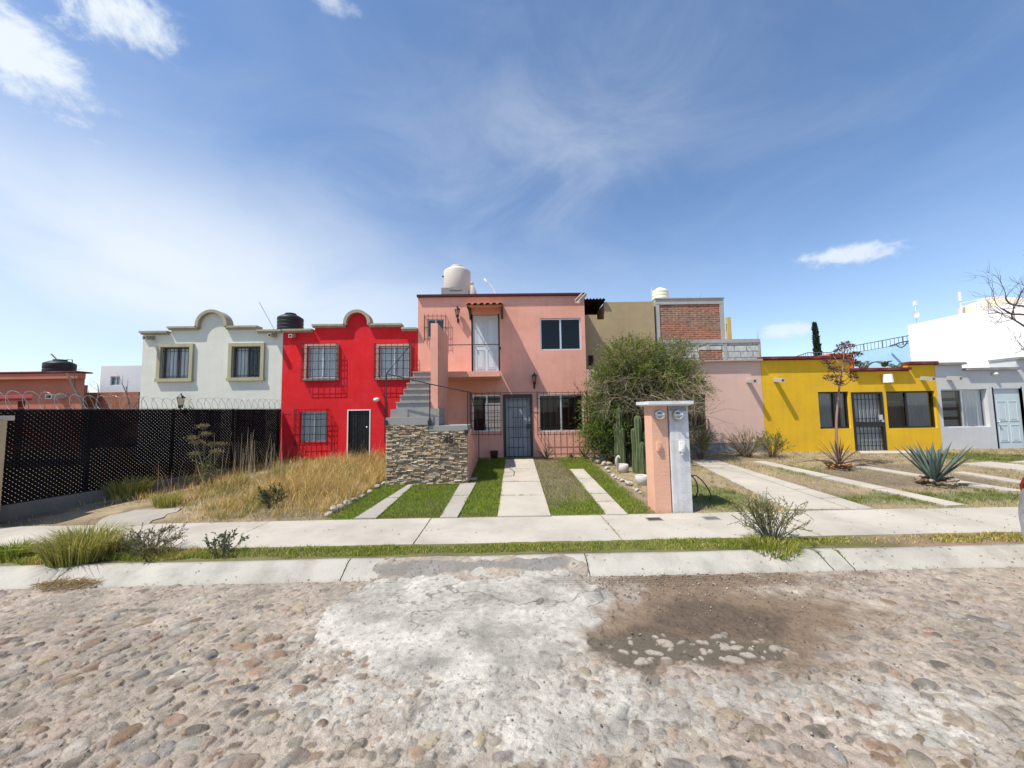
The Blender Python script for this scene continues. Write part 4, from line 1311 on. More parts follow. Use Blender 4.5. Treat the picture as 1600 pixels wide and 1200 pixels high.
# ---- yellow house
h = thing('house', 'mustard yellow low house with dark red copings and a black barred door', 'house', (0.5*(XS1+XY1), F+4, 0.37))
za, zb_, zc = P(1260, 561, F)[2], P(1375, 579, F)[2], P(1440, 569, F)[2]
xa, xb = P(1327, 570, F)[0], P(1419, 574, F)[0]
w1, w2, dr = rect(1280, 612, 1328, 670), rect(1386.5, 611, 1463, 669), rect(1333, 612.5, 1382, 708)
b = MB()
shell(b, XS1, XY1, zb_, zb_-0.25, 8, [w1, w2, dr])
b.panel(XS1+0.005, xa, zb_+0.001, za, [], F, F+T); b.panel(xb, XY1-0.005, zb_+0.001, zc, [], F, F+T)
b.build('wall', S_YELLOW, h)
b = MB()
for x0, x1, z in ((XS1+0.01, xa+0.03, za), (xa+0.031, xb-0.03, zb_), (xb-0.029, XY1-0.01, zc)):
    b.box(x0, x1, F-0.135, F+T+0.03, z+0.002, z+0.085)
    b.box(x0, x1, F-0.05, F-0.002, z-0.03, z+0.001)
b.build('coping', MAROON, h)
o = window(h, w1, F, IRON, mull=(0.56,), gm=GLASS, fwid=0.05, curtain=mat('dim_curtain', (0.34, 0.36, 0.37), 0.9), cur_gap=[(0.02, 0.5), (0.82, 0.97)])
o = window(h, w2, F, IRON, mull=(0.44,), gm=GLASS, fwid=0.05, curtain=mat('dim_curtain'), cur_gap=[(0.50, 0.98)])
x0, x1, z0, z1 = w2
b = MB()
for i in range(12):
    x = x0+0.08+(x1-x0)*0.36*i/11; b.box(x-0.008, x+0.008, F+0.24, F+0.256, z0, z0+(z1-z0)*0.72)
b.box(x0+0.04, x0+(x1-x0)*0.44, F+0.257, F+0.27, z0+(z1-z0)*0.70, z0+(z1-z0)*0.74)
b.build('inner_bars', mat('dull_bars', (0.16, 0.16, 0.17), 0.6), o)
x0, x1, z0, z1 = dr
b = MB(); b.box(x0, x1, F+0.10, F+0.14, z0, z1); b.build('door', mat('dull_grey_door', (0.34, 0.36, 0.36), 0.6), h)
b = MB()
yg = F-0.02; fr = 0.075
b.box(x0, x0+fr, yg, yg+0.05, z0, z1); b.box(x1-fr, x1, yg, yg+0.05, z0, z1)
b.box(x0+fr, x1-fr, yg, yg+0.05, z1-fr*0.8, z1-0.001); b.box(x0+fr, x1-fr, yg, yg+0.05, z0+0.001, z0+fr*0.7)
zm = P(1357, 662, F)[2]
b.box(x0+fr, x1-fr, yg, yg+0.05, zm-0.10, zm+0.06)
for i in range(1, 7):
    x = x0+fr+(x1-x0-2*fr)*i/7
    b.box(x-0.008, x+0.008, yg+0.012, yg+0.028, z0+fr*0.7, z1-fr*0.8)
for f in (0.12, 0.32, 0.56, 0.88): b.box(x0+fr, x1-fr, yg+0.03, yg+0.042, z0+(z1-z0)*f-0.01, z0+(z1-z0)*f+0.01)
o = b.build('door_gate', IRON, h)
b = MB(); b.box(x1-0.21, x1-0.10, yg-0.04, yg-0.001, P(1374, 654, F)[2]-0.04, P(1374, 649, F)[2]+0.02); b.box(x1-0.13, x1-0.05, yg-0.03, yg-0.001, P(1376, 656, F)[2]-0.07, P(1376, 656, F)[2]); b.build('lock_box', ALU, o)
spout(h, 1211, 593.5); spout(h, 1440, 591)
p = P(1380, 592, F)
b = MB()
b.lathe((p[0], F-0.16, p[2]), [(0.135, -0.135), (0.115, 0.12), (0.108, 0.14), (0.0, 0.142)], 18)
b.box(p[0]-0.04, p[0]+0.04, F-0.06, F-0.002, p[2]-0.03, p[2]+0.06)
b.build('bucket_lamp', WHITEP, h, False)

# ---- grey house
XG1 = P(1612, 560, 12.36)[0]-0.05
h = thing('house', 'light grey low house with a pale panelled door at the right edge', 'house', (0.5*(XY1+XG1), F+4, 0.37))
za, zb_ = P(1484, 570.5, F)[2], P(1545, 578.5, F)[2]
xa, xb = P(1503, 572, F)[0], P(1588, 570, F)[0]
w1, dr = rect(1472.5, 608, 1545, 667.5), rect(1557, 607, 1600, 705)
b = MB()
shell(b, XY1, XG1, zb_, zb_-0.25, 8, [w1, dr])
b.panel(XY1+0.005, xa, zb_+0.001, za, [], F, F+T)
zr_ = P(1594, 562, F)[2]
b.panel(xb, XG1-0.005, zb_+0.001, zr_, [], F, F+T)
b.box(xb, xb+T, F+T, F+0.7, zb_+0.001, zr_-0.002)
b.build('wall', S_GREY, h)
b = MB()
for x0, x1, z in ((XY1+0.01, xa+0.03, za), (xa+0.031, xb-0.03, zb_), (xb-0.029, XG1, zr_)):
    b.box(x0, x1, F-0.125, F+T+0.03, z+0.002, z+0.085)
b.box(xb-0.029, xb+T+0.03, F+T+0.031, F+0.7, zr_+0.002, zr_+0.085)
b.build('coping', GREYCOP, h)
o = window(h, w1, F, ALU, mull=(0.5,), gm=GLASS, recess=0.10, fwid=0.03, curtain=CURTAIN, cur_gap=[(0.50, 0.98)])
x0, x1, z0, z1 = w1
b = MB()
for i in range(4):
    z = z0+(z1-z0)*(i+0.1)/4
    b.box(x0+0.05, x0+(x1-x0)*0.49, F+0.22+0.004*i, F+0.235+0.004*i, z, z+(z1-z0)*0.17)
b.build('blind', mat('grey_blind', (0.28, 0.28, 0.27), 0.8), o)
o = panel_door(h, dr, F, BLUEDOOR, recess=0.05, rows=((0.15, 0.42), (0.48, 0.80)))
door_frame(o, dr, F, WHITEP, 0.05, 0.0, 0.10)
spout(h, 1481, 590.5)
p = P(1551, 584, F); b = MB(); b.lathe((p[0], F-0.06, p[2]), [(0.0, 0.04), (0.06, 0.03), (0.075, -0.02), (0.05, -0.05), (0.0, -0.05)], 12); b.box(p[0]-0.02, p[0]+0.02, F-0.05, F-0.002, p[2]-0.02, p[2]+0.02)
b.build('wall_lamp', WHITEP, h, True)
# ------------------------------------------------------------------ water tanks and things on the roofs
def tank(cx, cy, z0, r, hh, m_, label, ribs=0, cap_z=None):
    t = thing('water_tank', label, 'water tank', (cx, cy, z0), 'rooftop water tanks')
    prof = [(r*0.97, 0), (r, 0.03*hh)]
    if ribs:
        for k in range(ribs):
            za = hh*(0.08+0.62*k/ribs)
            prof += [(r, za), (r*1.0, za+0.02), (r*0.975, za+0.04), (r*0.975, za+0.07), (r, za+0.09)]
    prof += [(r, 0.74*hh), (r*0.97, 0.78*hh), (r*0.62, 0.90*hh), (r*0.45, 0.925*hh)]
    b = MB(); b.lathe((cx, cy, z0), prof, 36); b.build('tank_body', m_, t, True)
    b = MB(); b.lathe((cx, cy, z0), [(r*0.44, 0.926*hh), (r*0.44, 0.985*hh), (r*0.40, hh), (0.0, hh*1.004)], 24); b.build('lid', m_, t, True)
    return t
# beige tank on its block base, a second one behind
yt = F+1.6
p = P(714.5, 450, yt); r = 21.3/575*yt
zb = P(714, 449.5, yt-r)[2]; zt = P(714, 416, yt)[2]
b = MB()
x0, x1 = P(689.5, 458, yt-r*1.02)[0], P(731.5, 458, yt-r*1.02)[0]
b.box(x0, x1, yt-r*1.02, yt+r, ztop-0.4, zb)
b.box(x0+0.3, x1-0.25, yt-r*1.02-0.015, yt-r*1.02-0.001, zb-0.09, zb-0.03)
tag(set_org(b.build('tank_base', CEMENT)), 'grey cement plinth under the large beige tank', 'plinth')
t = tank(p[0], yt, zb, r, zt-zb, TANKB, 'large beige water tank on the pink house roof')
b = MB(); b.tube([(p[0]-r*0.95, yt-0.15, zb+0.55*(zt-zb)), (p[0]-r*1.06, yt-0.18, zb+0.55*(zt-zb))], 0.03, 8); b.build('float_valve', IRON, t)
y2 = F+4.5
p = P(736.5, 452, y2); tank(p[0], y2, ztop-0.35, 9/575*y2, P(735, 441, y2)[2]-ztop+0.35, TANKB, 'smaller beige tank half hidden behind the large beige one')
b = MB()
q = [P(757, 436, F+1), P(760.5, 441, F+1), P(765, 444.5, F+1), (P(770, 450, F+1)), P(775, 460, F+1), P(776, 470, F+1)]
b.tube(q, [0.035, 0.022, 0.022, 0.022, 0.022, 0.022], 6)
tag(set_org(b.build('vent_pipe', WHITEP, None, True)), 'thin white bent pipe rising from the pink roof', 'pipe')
# black tank between white and red house
yk = F+1.7
p = P(454, 503, yk); r = 18.3/575*yk
zk = P(454, 519, yk)[2]-0.1
tank(p[0], yk, zk, r, P(454, 490, yk)[2]-zk, TANKK, 'black water tank on the roof line between white and red houses', ribs=4)
b = MB(); b.tube([P(405, 472, F+2.5), P(427, 512, F+2.5), P(428, 522, F+2.5)], 0.016, 5)
tag(set_org(b.build('antenna', ALU)), 'thin leaning antenna rod above the white house roof', 'antenna')
# cream tank on brick storey
yc = F+1.9
p = P(1031.5, 460, yc); r = 13.3/575*yc
zk = P(1031, 472, yc)[2]-0.05
tank(p[0], yc, zk, r, P(1031, 450.5, yc)[2]-zk, TANKC, 'cream water tank above the bare brick storey', ribs=3)
b = MB(); b.bar(P(1018, 449, yc), P(1018, 472, yc), 0.02)
tag(set_org(b.build('pipe', ALU)), 'thin upright pipe beside the cream tank', 'pipe')

# ------------------------------------------------------------------ left background
YO = 18.5
h = thing('house', 'low orange house with a tank on top, beyond the black fence', 'house', (-20, YO+3, 0.4))
x0, x1 = -34.0, P(131.5, 610, YO)[0]
zt = P(66, 584, YO)[2]
x1b = P(130.5, 610, YO+6.5)[0]
b = MB(); b.hexa([(x0, YO, 0.2), (x1, YO, 0.2), (x1b, YO+6.5, 0.2), (x0, YO+6.5, 0.2), (x0, YO, zt), (x1, YO, zt), (x1b, YO+6.5, zt), (x0, YO+6.5, zt)]); b.build('wall', S_ORANGE, h)
b = MB(); b.box(x0, x1+0.03, YO-0.35, YO-0.001, P(66, 600, YO)[2]+0.22, zt-0.03); b.build('parapet', S_ORANGE, h)
b = MB(); b.box(x0, x1+0.04, YO-0.40, YO+0.3, zt+0.001, zt+0.07); b.build('coping', MAROON, h)
spout(h, 99, 619, YO, L=0.6, w=0.3, h=0.2)
q = P(30, 627, 12.0)
b = MB(); b.hexa([(-19, 10.6, q[2]-0.05), (P(50, 627, 11.5)[0], 11.5, q[2]), (P(50, 627, 13.4)[0], 13.4, q[2]+0.25), (-19, 13.4, q[2]+0.2),
    (-19, 10.6, q[2]+0.02), (P(50, 627, 11.5)[0], 11.5, q[2]+0.07), (P(50, 627, 13.4)[0], 13.4, q[2]+0.32), (-19, 13.4, q[2]+0.27)])
b.box(-18.9, -18.7, 11.6, 11.8, 0.3, q[2]); b.box(P(46, 627, 12)[0]-0.1, P(46, 627, 12)[0], 11.8, 11.9, 0.3, q[2])
tag(set_org(b.build('awning', mat('red_sheet', (0.17, 0.035, 0.03), 0.9, 0.2, 2, spec=0.05))), 'dull red sheet awning just above the fence at the left edge', 'awning')
y0 = YO+1.3
p = P(93.5, 572, y0); r = 17.3/575*y0
tk = tank(p[0], y0, zt-0.05, r, P(93, 562, y0)[2]-zt+0.05, TANKK, 'black water tank on the low orange house', ribs=2)
b = MB()
b.tube([P(107, 583, y0), P(108.5, 566, y0)], 0.02, 5); b.tube([P(113, 583, y0), P(113, 562, y0), P(104, 562, y0)], 0.02, 5)
b.tube([P(86, 563, y0), P(93, 566, y0), P(80, 553, y0)], 0.03, 5)
b.build('pipes', IRON, tk)
YW = 19.5
b = MB()
b.box(P(132, 630, YW)[0], P(216, 625, YW)[0], YW, YW+0.2, 0.2, P(170, 613, YW)[2])
b.box(P(132, 630, YW)[0]-0.4, P(136, 625, YW)[0], YW-0.3, YW-0.001, 0.2, P(134, 602, YW)[2])
tag(set_org(b.build('wall', mat('brown_wall', (0.33, 0.13, 0.08), 0.9, 0.2, 1.5, 0.3, 30, streak=0.25, stain=(0.45, 0.40, 0.34), stain_amt=0.4))), 'brown weathered garden wall between orange and white houses', 'wall')
YD = 25.0
h = thing('house', 'small distant white box house with one window', 'house', (P(188, 600, YD)[0], YD+3, 0.4))
wd = rect(172.5, 588, 187, 602, YD)
b = MB()
b.panel(P(157, 590, YD)[0], P(223, 590, YD)[0], 0.2, P(190, 571.5, YD)[2], [wd], YD, YD+0.2)
b.box(P(157, 590, YD)[0], P(157, 590, YD)[0]+0.2, YD+0.2, YD+6, 0.2, P(190, 571.5, YD)[2])
b.box(P(157, 590, YD)[0]+0.2, P(223, 590, YD)[0], YD+5.5, YD+6, 0.2, P(190, 572, YD)[2])
b.build('wall', mat('far_white', (0.66, 0.68, 0.68), 0.9, 0.04, 1), h)
b = MB(); b.box(P(131, 590, YD)[0], P(157, 590, YD)[0]-0.01, YD+1, YD+5, 0.2, P(145, 583, YD)[2]); b.build('wing', mat('far_pale', (0.5, 0.53, 0.55), 0.9, 0.05, 1), h)
window(h, wd, YD, ALU, gm=DGLASS, curtain=CURTAIN, cur_gap=[(0.02, 0.5)])

# ------------------------------------------------------------------ black lattice fence with razor wire
fa, fb = np.array([-7.40, 12.16]), np.array([-8.86, 6.12])
fL = np.linalg.norm(fb-fa); fu = (fb-fa)/fL; fn = np.array([-fu[1], fu[0]])
fn = fn if fn[0] > 0 else -fn            # towards the dry yard
def FP(s, z, o=0.0):
    q = fa+fu*s+fn*o
    return (q[0], q[1], z)
fe = thing('fence', 'black slatted lattice fence topped with razor wire on a low concrete footing', 'fence', (-8.1, 9.2, 0.2))
zf0, zf1 = 0.36, 2.03
def clipbar(b, s, sg, wdt, o):
    # diagonal flat slat from (s, zf0) going up with slope sg, cut to the panel
    H = zf1-zf0
    pts = []
    def cl(s_, z_): return min(max(s_, 0), fL), z_
    s0, s1 = s, s+sg*H
    z0, z1 = zf0, zf1
    if s0 == s1: return
    def zat(q): return zf0+(q-s0)/(s1-s0)*H
    lo, hi = min(s0, s1), max(s0, s1)
    a, c = max(lo, 0.0), min(hi, fL)
    if c-a < 0.02: return
    za, zc = zat(a), zat(c)
    w2_ = wdt*0.7071
    poly = [(a, za-w2_), (c, zc-w2_), (c, zc+w2_), (a, za+w2_)]
    t = 0.004
    v = [FP(u_, v_, o) for u_, v_ in poly]+[FP(u_, v_, o+t) for u_, v_ in poly]
    b.hexa(v)
b = MB()
s = -1.7
while s < fL:
    clipbar(b, s, 1.0, 0.0495, 0.0); s += 0.078
s = 0.0
while s < fL+1.7:
    clipbar(b, s, -1.0, 0.032, 0.008); s += 0.078
b.build('slat_panel', mat('black_slat', (0.008, 0.008, 0.010), 0.7, 0.3, 3, spec=0.12, stain=(0.035, 0.03, 0.026), stain_amt=0.5), fe)
for k in range(5):
    b = MB()
    s = 0.05+(fL-0.1)*k/4
    b.tube([FP(s, 0.15, -0.05), FP(s, zf1+0.04, -0.05)], 0.028, 8); b.build('post', IRON, fe)
b = MB(); b.tube([FP(0, zf1+0.012, -0.012), FP(fL, zf1+0.012, -0.012)], 0.02, 6); b.build('top_rail', IRON, fe)
b = MB()
b.hexa([FP(0, 0.0, -0.09), FP(fL, 0.0, -0.09), FP(fL, 0.0, 0.09), FP(0, 0.0, 0.09), FP(0, 0.405, -0.09), FP(fL, 0.405, -0.09), FP(fL, 0.405, 0.09), FP(0, 0.405, 0.09)])
b.build('footing', mat('footing_concrete', (0.19, 0.175, 0.15), 0.95, 0.2, 2, 0.5, 40, stain=(0.15, 0.13, 0.1), stain_amt=0.6), fe)
b = MB()
turns = 31; n = turns*18
pts = []
for i in range(n+1):
    a = 2*math.pi*i/18
    ph = i/n
    rr = 0.155+0.02*math.sin(ph*23)
    sl = fL*ph+0.05*math.sin(a)
    pts.append(FP(sl, zf1+0.165+0.02*math.sin(ph*9)+rr*math.sin(a), rr*math.cos(a)*0.9))
b.tube(pts, 0.0042, 4)
for i in range(0, n, 2):
    p_ = np.array(pts[i]); d_ = np.array(pts[i+1])-p_; d_ /= np.linalg.norm(d_)
    c_ = np.cross(d_, (0.3, 0.5, 0.8)); c_ /= np.linalg.norm(c_)
    b.add([p_+c_*0.013-d_*0.008, p_+c_*0.013+d_*0.008, p_-c_*0.013+d_*0.008, p_-c_*0.013-d_*0.008], [(0, 1, 2, 3)])
b.tube([FP(0, zf1+0.05), FP(fL, zf1+0.05)], 0.004, 4)
b.build('razor_wire', mat('galvanised_wire', (0.40, 0.40, 0.39), 0.4, 0.1, 5, metal=0.5), fe)
p = P(226, 626, 13.4)
b = MB(); b.box(p[0]-0.06, p[0]+0.06, 13.34, 13.46, 0.3, P(226, 610, 13.4)[2]); b.box(p[0]-0.075, p[0]+0.075, 13.32, 13.48, P(226, 610, 13.4)[2]+0.001, P(226, 610, 13.4)[2]+0.05)
tag(set_org(b.build('post', CONC)), 'grey concrete post beyond the razor wire, left of the white house', 'post')
# neighbour's beige meter pillar, cut by the left picture edge
yp = 6.02
xr_ = P(8, 700, yp+0.36)[0]; zt = P(10, 655.5, yp)[2]
h = thing('meter_pillar', 'beige pillar with a slab cap at the left picture edge', 'pillar', (xr_-0.35, yp+0.2, 0.13))
b = MB(); b.box(xr_-0.62, xr_, yp, yp+0.36, 0.1, zt-0.02); b.build('shaft', mat('beige_plaster', (0.55, 0.43, 0.27), 0.9, 0.1, 2, 0.3, 40), h)
b = MB(); b.box(xr_-0.78, P(23, 655, yp+0.48)[0], yp-0.12, yp+0.48, zt-0.019, zt+0.065); b.build('cap', mat('beige_cap', (0.56, 0.52, 0.42), 0.9, 0.1, 2), h)

# ------------------------------------------------------------------ right background
XV = P(1612, 560, 12.36)[0]
h = thing('building', 'tall blank bright white building behind the grey house', 'building', (XV+4, 14.5, 0.4))
q0, q1 = PX(1418.5, 509, XV), PX(1600, 469, XV)
zt = 0.5*(q0[2]+q1[2])
b = MB(); b.box(XV, XV+9, 12.36, q0[1], 0.2, zt); b.build('wall', S_BRIGHT, h)
b = MB()
q = PX(1424, 497, XV+0.2); b.tube([(XV+0.2, q0[1]-0.2, zt), (XV+0.2, q0[1]-0.2, zt+0.9)], 0.02, 6)
b.lathe((XV+0.05, q0[1]-0.3, zt+0.42), [(0.0, 0.06), (0.10, 0.04), (0.16, -0.03), (0.0, -0.0)], 14, 'y')
b.box(XV+0.16, XV+0.24, q0[1]-0.26, q0[1]-0.14, zt+0.85, zt+1.05)
b.build('dish_antenna', mat('pale_metal', (0.65, 0.67, 0.70), 0.5, 0.05, 3), h)
qa = PX(1502, 485, XV+0.15)
b = MB(); b.tube([(XV+0.15, qa[1], zt), (XV+0.15, qa[1], zt+0.55)], 0.025, 6); b.tube([(XV+0.15, qa[1], zt+0.55), (XV+0.15, qa[1], zt+0.92)], 0.05, 8); b.tube([(XV+0.15, qa[1], zt+0.45), (XV+0.15, qa[1]-1.1, zt+0.42)], 0.015, 5)
b.tube([(XV+0.15, qa[1]-0.55, zt), (XV+0.15, qa[1]-0.55, zt+0.32)], 0.07, 8); b.tube([(XV+0.15, qa[1]-0.8, zt), (XV+0.15, qa[1]-0.8, zt+0.40)], 0.03, 8)
b.build('roof_pipes', mat('pale_metal'), h)
qb = PX(1545, 478, XV+1.2)
tank(XV+1.3, qb[1], zt-0.35, 0.85, 0.95, mat('sandy_tank', (0.72, 0.55, 0.42), 0.7, 0.1, 2), 'wide sandy dome tank on the tall bright white building')
# pale blue side wall with railings, orange wall end
XB = 20.0
q0, q1 = PX(1335, 553, XB), PX(1418, 535.5, XB)
h = thing('building', 'pale blue building with roof railings behind the yellow house', 'building', (XB+2, 20, 0.4))
zt = 0.5*(q0[2]+q1[2])
b = MB(); b.box(XB, XB+6, q1[1]-1.6, q0[1], 0.2, zt); b.build('wall', S_BLUE, h)
b = MB()
ys = np.linspace(q1[1]-0.6, q0[1]+0.9, 22)
for i, y in enumerate(ys): b.bar((XB+0.25, y, zt-0.05), (XB+0.25, y, zt+0.45), 0.022 if i % 5 else 0.05)
b.bar((XB+0.25, ys[0], zt+0.45), (XB+0.25, ys[-1], zt+0.45), 0.03); b.bar((XB+0.25, ys[0], zt+0.06), (XB+0.25, ys[-1], zt+0.06), 0.02)
q2, q3, q4 = P(1297, 551, 22), P(1262, 551, 22), P(1238, 559, 22)
q2 = np.array(q2); q3 = np.array(q3); q4 = np.array(q4)
for a_, c_ in ((q2, q3), (q3, q4)):
    m = 7
    for k in range(m+1):
        u_ = a_+(c_-a_)*k/m; b.bar(u_-np.array([0, 0, 0.6]), u_, 0.022)
    b.bar(a_, c_, 0.035); b.bar(a_-np.array([0, 0, 0.45]), c_-np.array([0, 0, 0.45]), 0.022)
b.bar((XB+0.25, ys[-1], zt+0.45), q2, 0.03)
b.build('railing', mat('grey_iron', (0.10, 0.10, 0.11), 0.6), h)
b = MB(); b.box(P(1237, 560, 22)[0], XB-0.01, 22.05, 24.5, 0.2, q4[2]-0.55); b.build('rear_wing', S_BRIGHT, h)
YG_ = 17.0
b = MB()
x0, x1 = P(1300, 565, YG_)[0], P(1334.5, 565, YG_)[0]
b.box(x0, x1, YG_, YG_+2.2, 0.2, P(1320, 552, YG_)[2])
tag(set_org(b.build('wall', stucco('vivid_orange', (0.62, 0.11, 0.03)))), 'vivid orange wall end rising behind the yellow house', 'wall')
b = MB(); pts = [np.array(PX(1390, 541, 19.8)), np.array(PX(1400, 537.5, 19.5)), np.array(PX(1412, 534, 19.0)), np.array(PX(1422, 533, 18.6))]
b.tube(pts, 0.03, 6)
pts = [np.array(PX(1400, 538, 19.5)), np.array(PX(1404, 542, 19.4)), np.array(PX(1409, 543, 19.2)), np.array(PX(1414, 540, 19.0)), np.array(PX(1417, 535, 18.9))]
b.tube(pts, 0.022, 6)
tag(set_org(b.build('cable', IRON)), 'dark looping cable at the corner of the tall white building', 'cable')

# ------------------------------------------------------------------ meter post with two halves
YP = 6.36
x0, xm, x1 = P(1021, 720, YP)[0], P(1047, 720, YP)[0], P(1077.5, 720, YP)[0]
zt = P(1045, 634.5, YP)[2]
mp_ = thing('meter_post', 'pink and whitewashed twin meter post with a white slab cap by the pavement', 'meter post', (0.5*(x0+x1), YP+0.17, 0.13))
b = MB(); b.box(x0, xm-0.012, YP, YP+0.34, 0.08, zt); b.build('pink_half', stucco('post_pink', (0.64, 0.36, 0.25), stain=(0.6, 0.5, 0.42), amt=0.25), mp_)
b = MB(); b.box(xm+0.012, x1, YP-0.025, YP+0.34, 0.08, zt-0.002)
b.build('white_half', mat('whitewash', (0.66, 0.66, 0.66), 0.92, 0.12, 4, 0.4, 50, streak=0.3, stain=(0.33, 0.33, 0.31), stain_amt=0.6, stain_scale=3.2), mp_)
b = MB()
b.box(x0-0.10, x1+0.04, YP-0.16, YP+0.46, zt+0.03, zt+0.085)
b.hexa([(x0-0.03, YP-0.05, zt+0.001), (x1+0.01, YP-0.05, zt+0.001), (x1+0.01, YP+0.38, zt+0.001), (x0-0.03, YP+0.38, zt+0.001),
        (x0-0.09, YP-0.15, zt+0.029), (x1+0.03, YP-0.15, zt+0.029), (x1+0.03, YP+0.45, zt+0.029), (x0-0.09, YP+0.45, zt+0.029)])
b.build('cap', mat('cap_white', (0.66, 0.68, 0.68), 0.85, 0.12, 4, 0.3, 40, streak=0.2), mp_)
METAL = mat('meter_metal', (0.45, 0.46, 0.46), 0.45, 0.1, 5, metal=0.5)
for px_q, py_q, yy in ((1031, 648, YP), (1059.5, 648, YP-0.025)):
    q = P(px_q, py_q, yy-0.06)
    b = MB(); c = (q[0], yy, q[2])
    b.lathe(c, [(0.088, -0.001), (0.090, -0.03), (0.082, -0.035)], 28, 'y')
    if px_q > 1050: b.tube([(q[0], yy-0.012, q[2]-0.085), (q[0], yy-0.012, q[2]-0.13)], 0.018, 6)
    mt = b.build('meter', METAL, mp_, True)
    b = MB(); b.lathe(c, [(0.074, -0.036), (0.074, -0.05), (0.0, -0.051)], 24, 'y'); b.build('dial', mat('dial_face', (0.68, 0.69, 0.66), 0.6, 0.04), mt)
    b = MB(); b.box(q[0]-0.035, q[0]+0.035, yy-0.056, yy-0.0515, q[2]+0.018, q[2]+0.040); b.build('display', IRON, mt)
    b = MB(); b.box(q[0]-0.045, q[0]+0.04, yy-0.0545, yy-0.0515, q[2]-0.035, q[2]-0.030); b.box(q[0]-0.03, q[0]+0.03, yy-0.0545, yy-0.0515, q[2]-0.050, q[2]-0.046); b.build('plate', IRON, mt)
    b = MB(); b.lathe(c, [(0.080, -0.036), (0.080, -0.085), (0.070, -0.10), (0.0, -0.105)], 24, 'y'); b.build('glass_cover', glass('meter_glass', (0.92, 0.93, 0.92), -0.02), mt, True)
q = P(1028.5, 697.5, YP); b = MB(); b.box(q[0]-0.035, q[0]+0.035, YP-0.045, YP-0.001, q[2]-0.07, q[2]+0.075); b.box(q[0]-0.014, q[0]+0.014, YP-0.055, YP-0.046, q[2]-0.035, q[2]+0.015); b.build('switch_box', MATS['post_pink'], mp_)
q = P(1064.5, 697.5, YP-0.025); b = MB(); b.box(q[0]-0.042, q[0]+0.042, YP-0.075, YP-0.026, q[2]-0.08, q[2]+0.09); b.box(q[0]-0.016, q[0]+0.016, YP-0.088, YP-0.076, q[2]-0.04, q[2]+0.03)
b.tube([(q[0], YP-0.045, q[2]-0.08), (q[0], YP-0.045, q[2]-0.14)], 0.02, 6); b.build('switch_box', WHITEP, mp_)
# mortar smear under the cap of the white half
b = MB(); b.box(xm+0.014, x1-0.03, YP-0.034, YP-0.026, zt-0.085, zt-0.005); b.build('mortar_patch', CEMENT, mp_)
# hose loops behind the post
b = MB()
pts = []
g0 = G(1084, 742)
for px_q, py_q, hz_ in ((1078, 745, .08), (1086, 743, .16), (1095, 749, .2), (1104, 760, .2), (1110, 773, .15), (1106, 785, .06), (1092, 791, .03), (1080, 792, .03)):
    pts.append(np.array(P(px_q, py_q, 6.95)))
def smooth_path(pts, n=6):
    out = []
    for i in range(len(pts)-1):
        a, b_, c, d = pts[max(i-1, 0)], pts[i], pts[i+1], pts[min(i+2, len(pts)-1)]
        for k in range(n):
            t = k/n
            out.append(0.5*((2*b_)+(-a+c)*t+(2*a-5*b_+4*c-d)*t*t+(-a+3*b_-3*c+d)*t**3))
    out.append(pts[-1])
    return out
b.tube(smooth_path(pts), 0.011, 6)
pts = [np.array(P(*q_, 6.9)) for q_ in ((1077, 741), (1085, 748), (1090, 760), (1089, 772), (1083, 778), (1076, 776))]
b.tube(smooth_path(pts), 0.011, 6)
tag(set_org(b.build('hose', IRON, None, True)), 'black hose looping out behind the meter post', 'hose')
# small covers let into the pavement
for k, (pts, lab) in enumerate(((((1015, 815.5), (1036, 814.5), (1031, 808.5), (1008, 809)), 'dark metal box cover in the pavement below the pink half'),
                 (((1105, 814), (1126, 813), (1119, 807), (1096, 807.5)), 'weathered grey box cover in the pavement right of the post'))):
    c = [G(*q) for q in pts]
    cx, cy = np.mean([q[0] for q in c]), np.mean([q[1] for q in c])
    b = MB()
    wx_, wy_ = 0.125, 0.085
    b.box(cx-wx_, cx+wx_, cy-wy_, cy+wy_, 0.10, 0.139)
    t = set_org(b.build('meter_cover', mat('cover_rim', (0.30, 0.29, 0.27), 0.8, 0.2, 8)))
    tag(t, lab, 'cover', 'water meter covers')
    b = MB(); b.box(cx-wx_+0.02, cx+wx_-0.02, cy-wy_+0.018, cy+wy_-0.018, 0.1395, 0.144)
    if k:
        for i in range(5): b.box(cx-wx_+0.03+0.04*i, cx-wx_+0.05+0.04*i, cy-wy_+0.03, cy+wy_-0.03, 0.1445, 0.149)
    b.build('lid', mat('cover_lid', (0.055, 0.055, 0.055), 0.6, 0.3, 10, 0.4, 60) if k == 0 else mat('cover_lid_grey', (0.17, 0.165, 0.155), 0.8, 0.3, 10, 0.4, 60), t)

# ------------------------------------------------------------------ parked car, mostly outside the right edge
SILVER = mat('silver_paint', (0.40, 0.41, 0.44), 0.28, 0.02, 2, metal=0.55, coat=0.6)
RUBBER = mat('tyre_rubber', (0.02, 0.02, 0.02), 0.85)
CX0 = P(1592, 790, 4.25)[0]-0.10
car = thing('parked_car', 'silver car with a red tail lamp cut off by the right edge', 'car', (CX0+2.0, 3.4, 0.0))
b = MB()
def sec(x, z0, zbelt, ztop_, w, wt):
    yc_ = 3.4; h_ = w/2; t_ = wt/2
    return [(x, yc_-h_*0.90, z0), (x, yc_-h_*0.99, z0+0.16), (x, yc_-h_, z0+0.34), (x, yc_-h_*0.97, zbelt), (x, yc_-t_, ztop_-0.05), (x, yc_-t_*0.75, ztop_),
            (x, yc_+t_*0.75, ztop_), (x, yc_+t_, ztop_-0.05), (x, yc_+h_*0.97, zbelt), (x, yc_+h_, z0+0.34), (x, yc_+h_*0.99, z0+0.16), (x, yc_+h_*0.90, z0)]
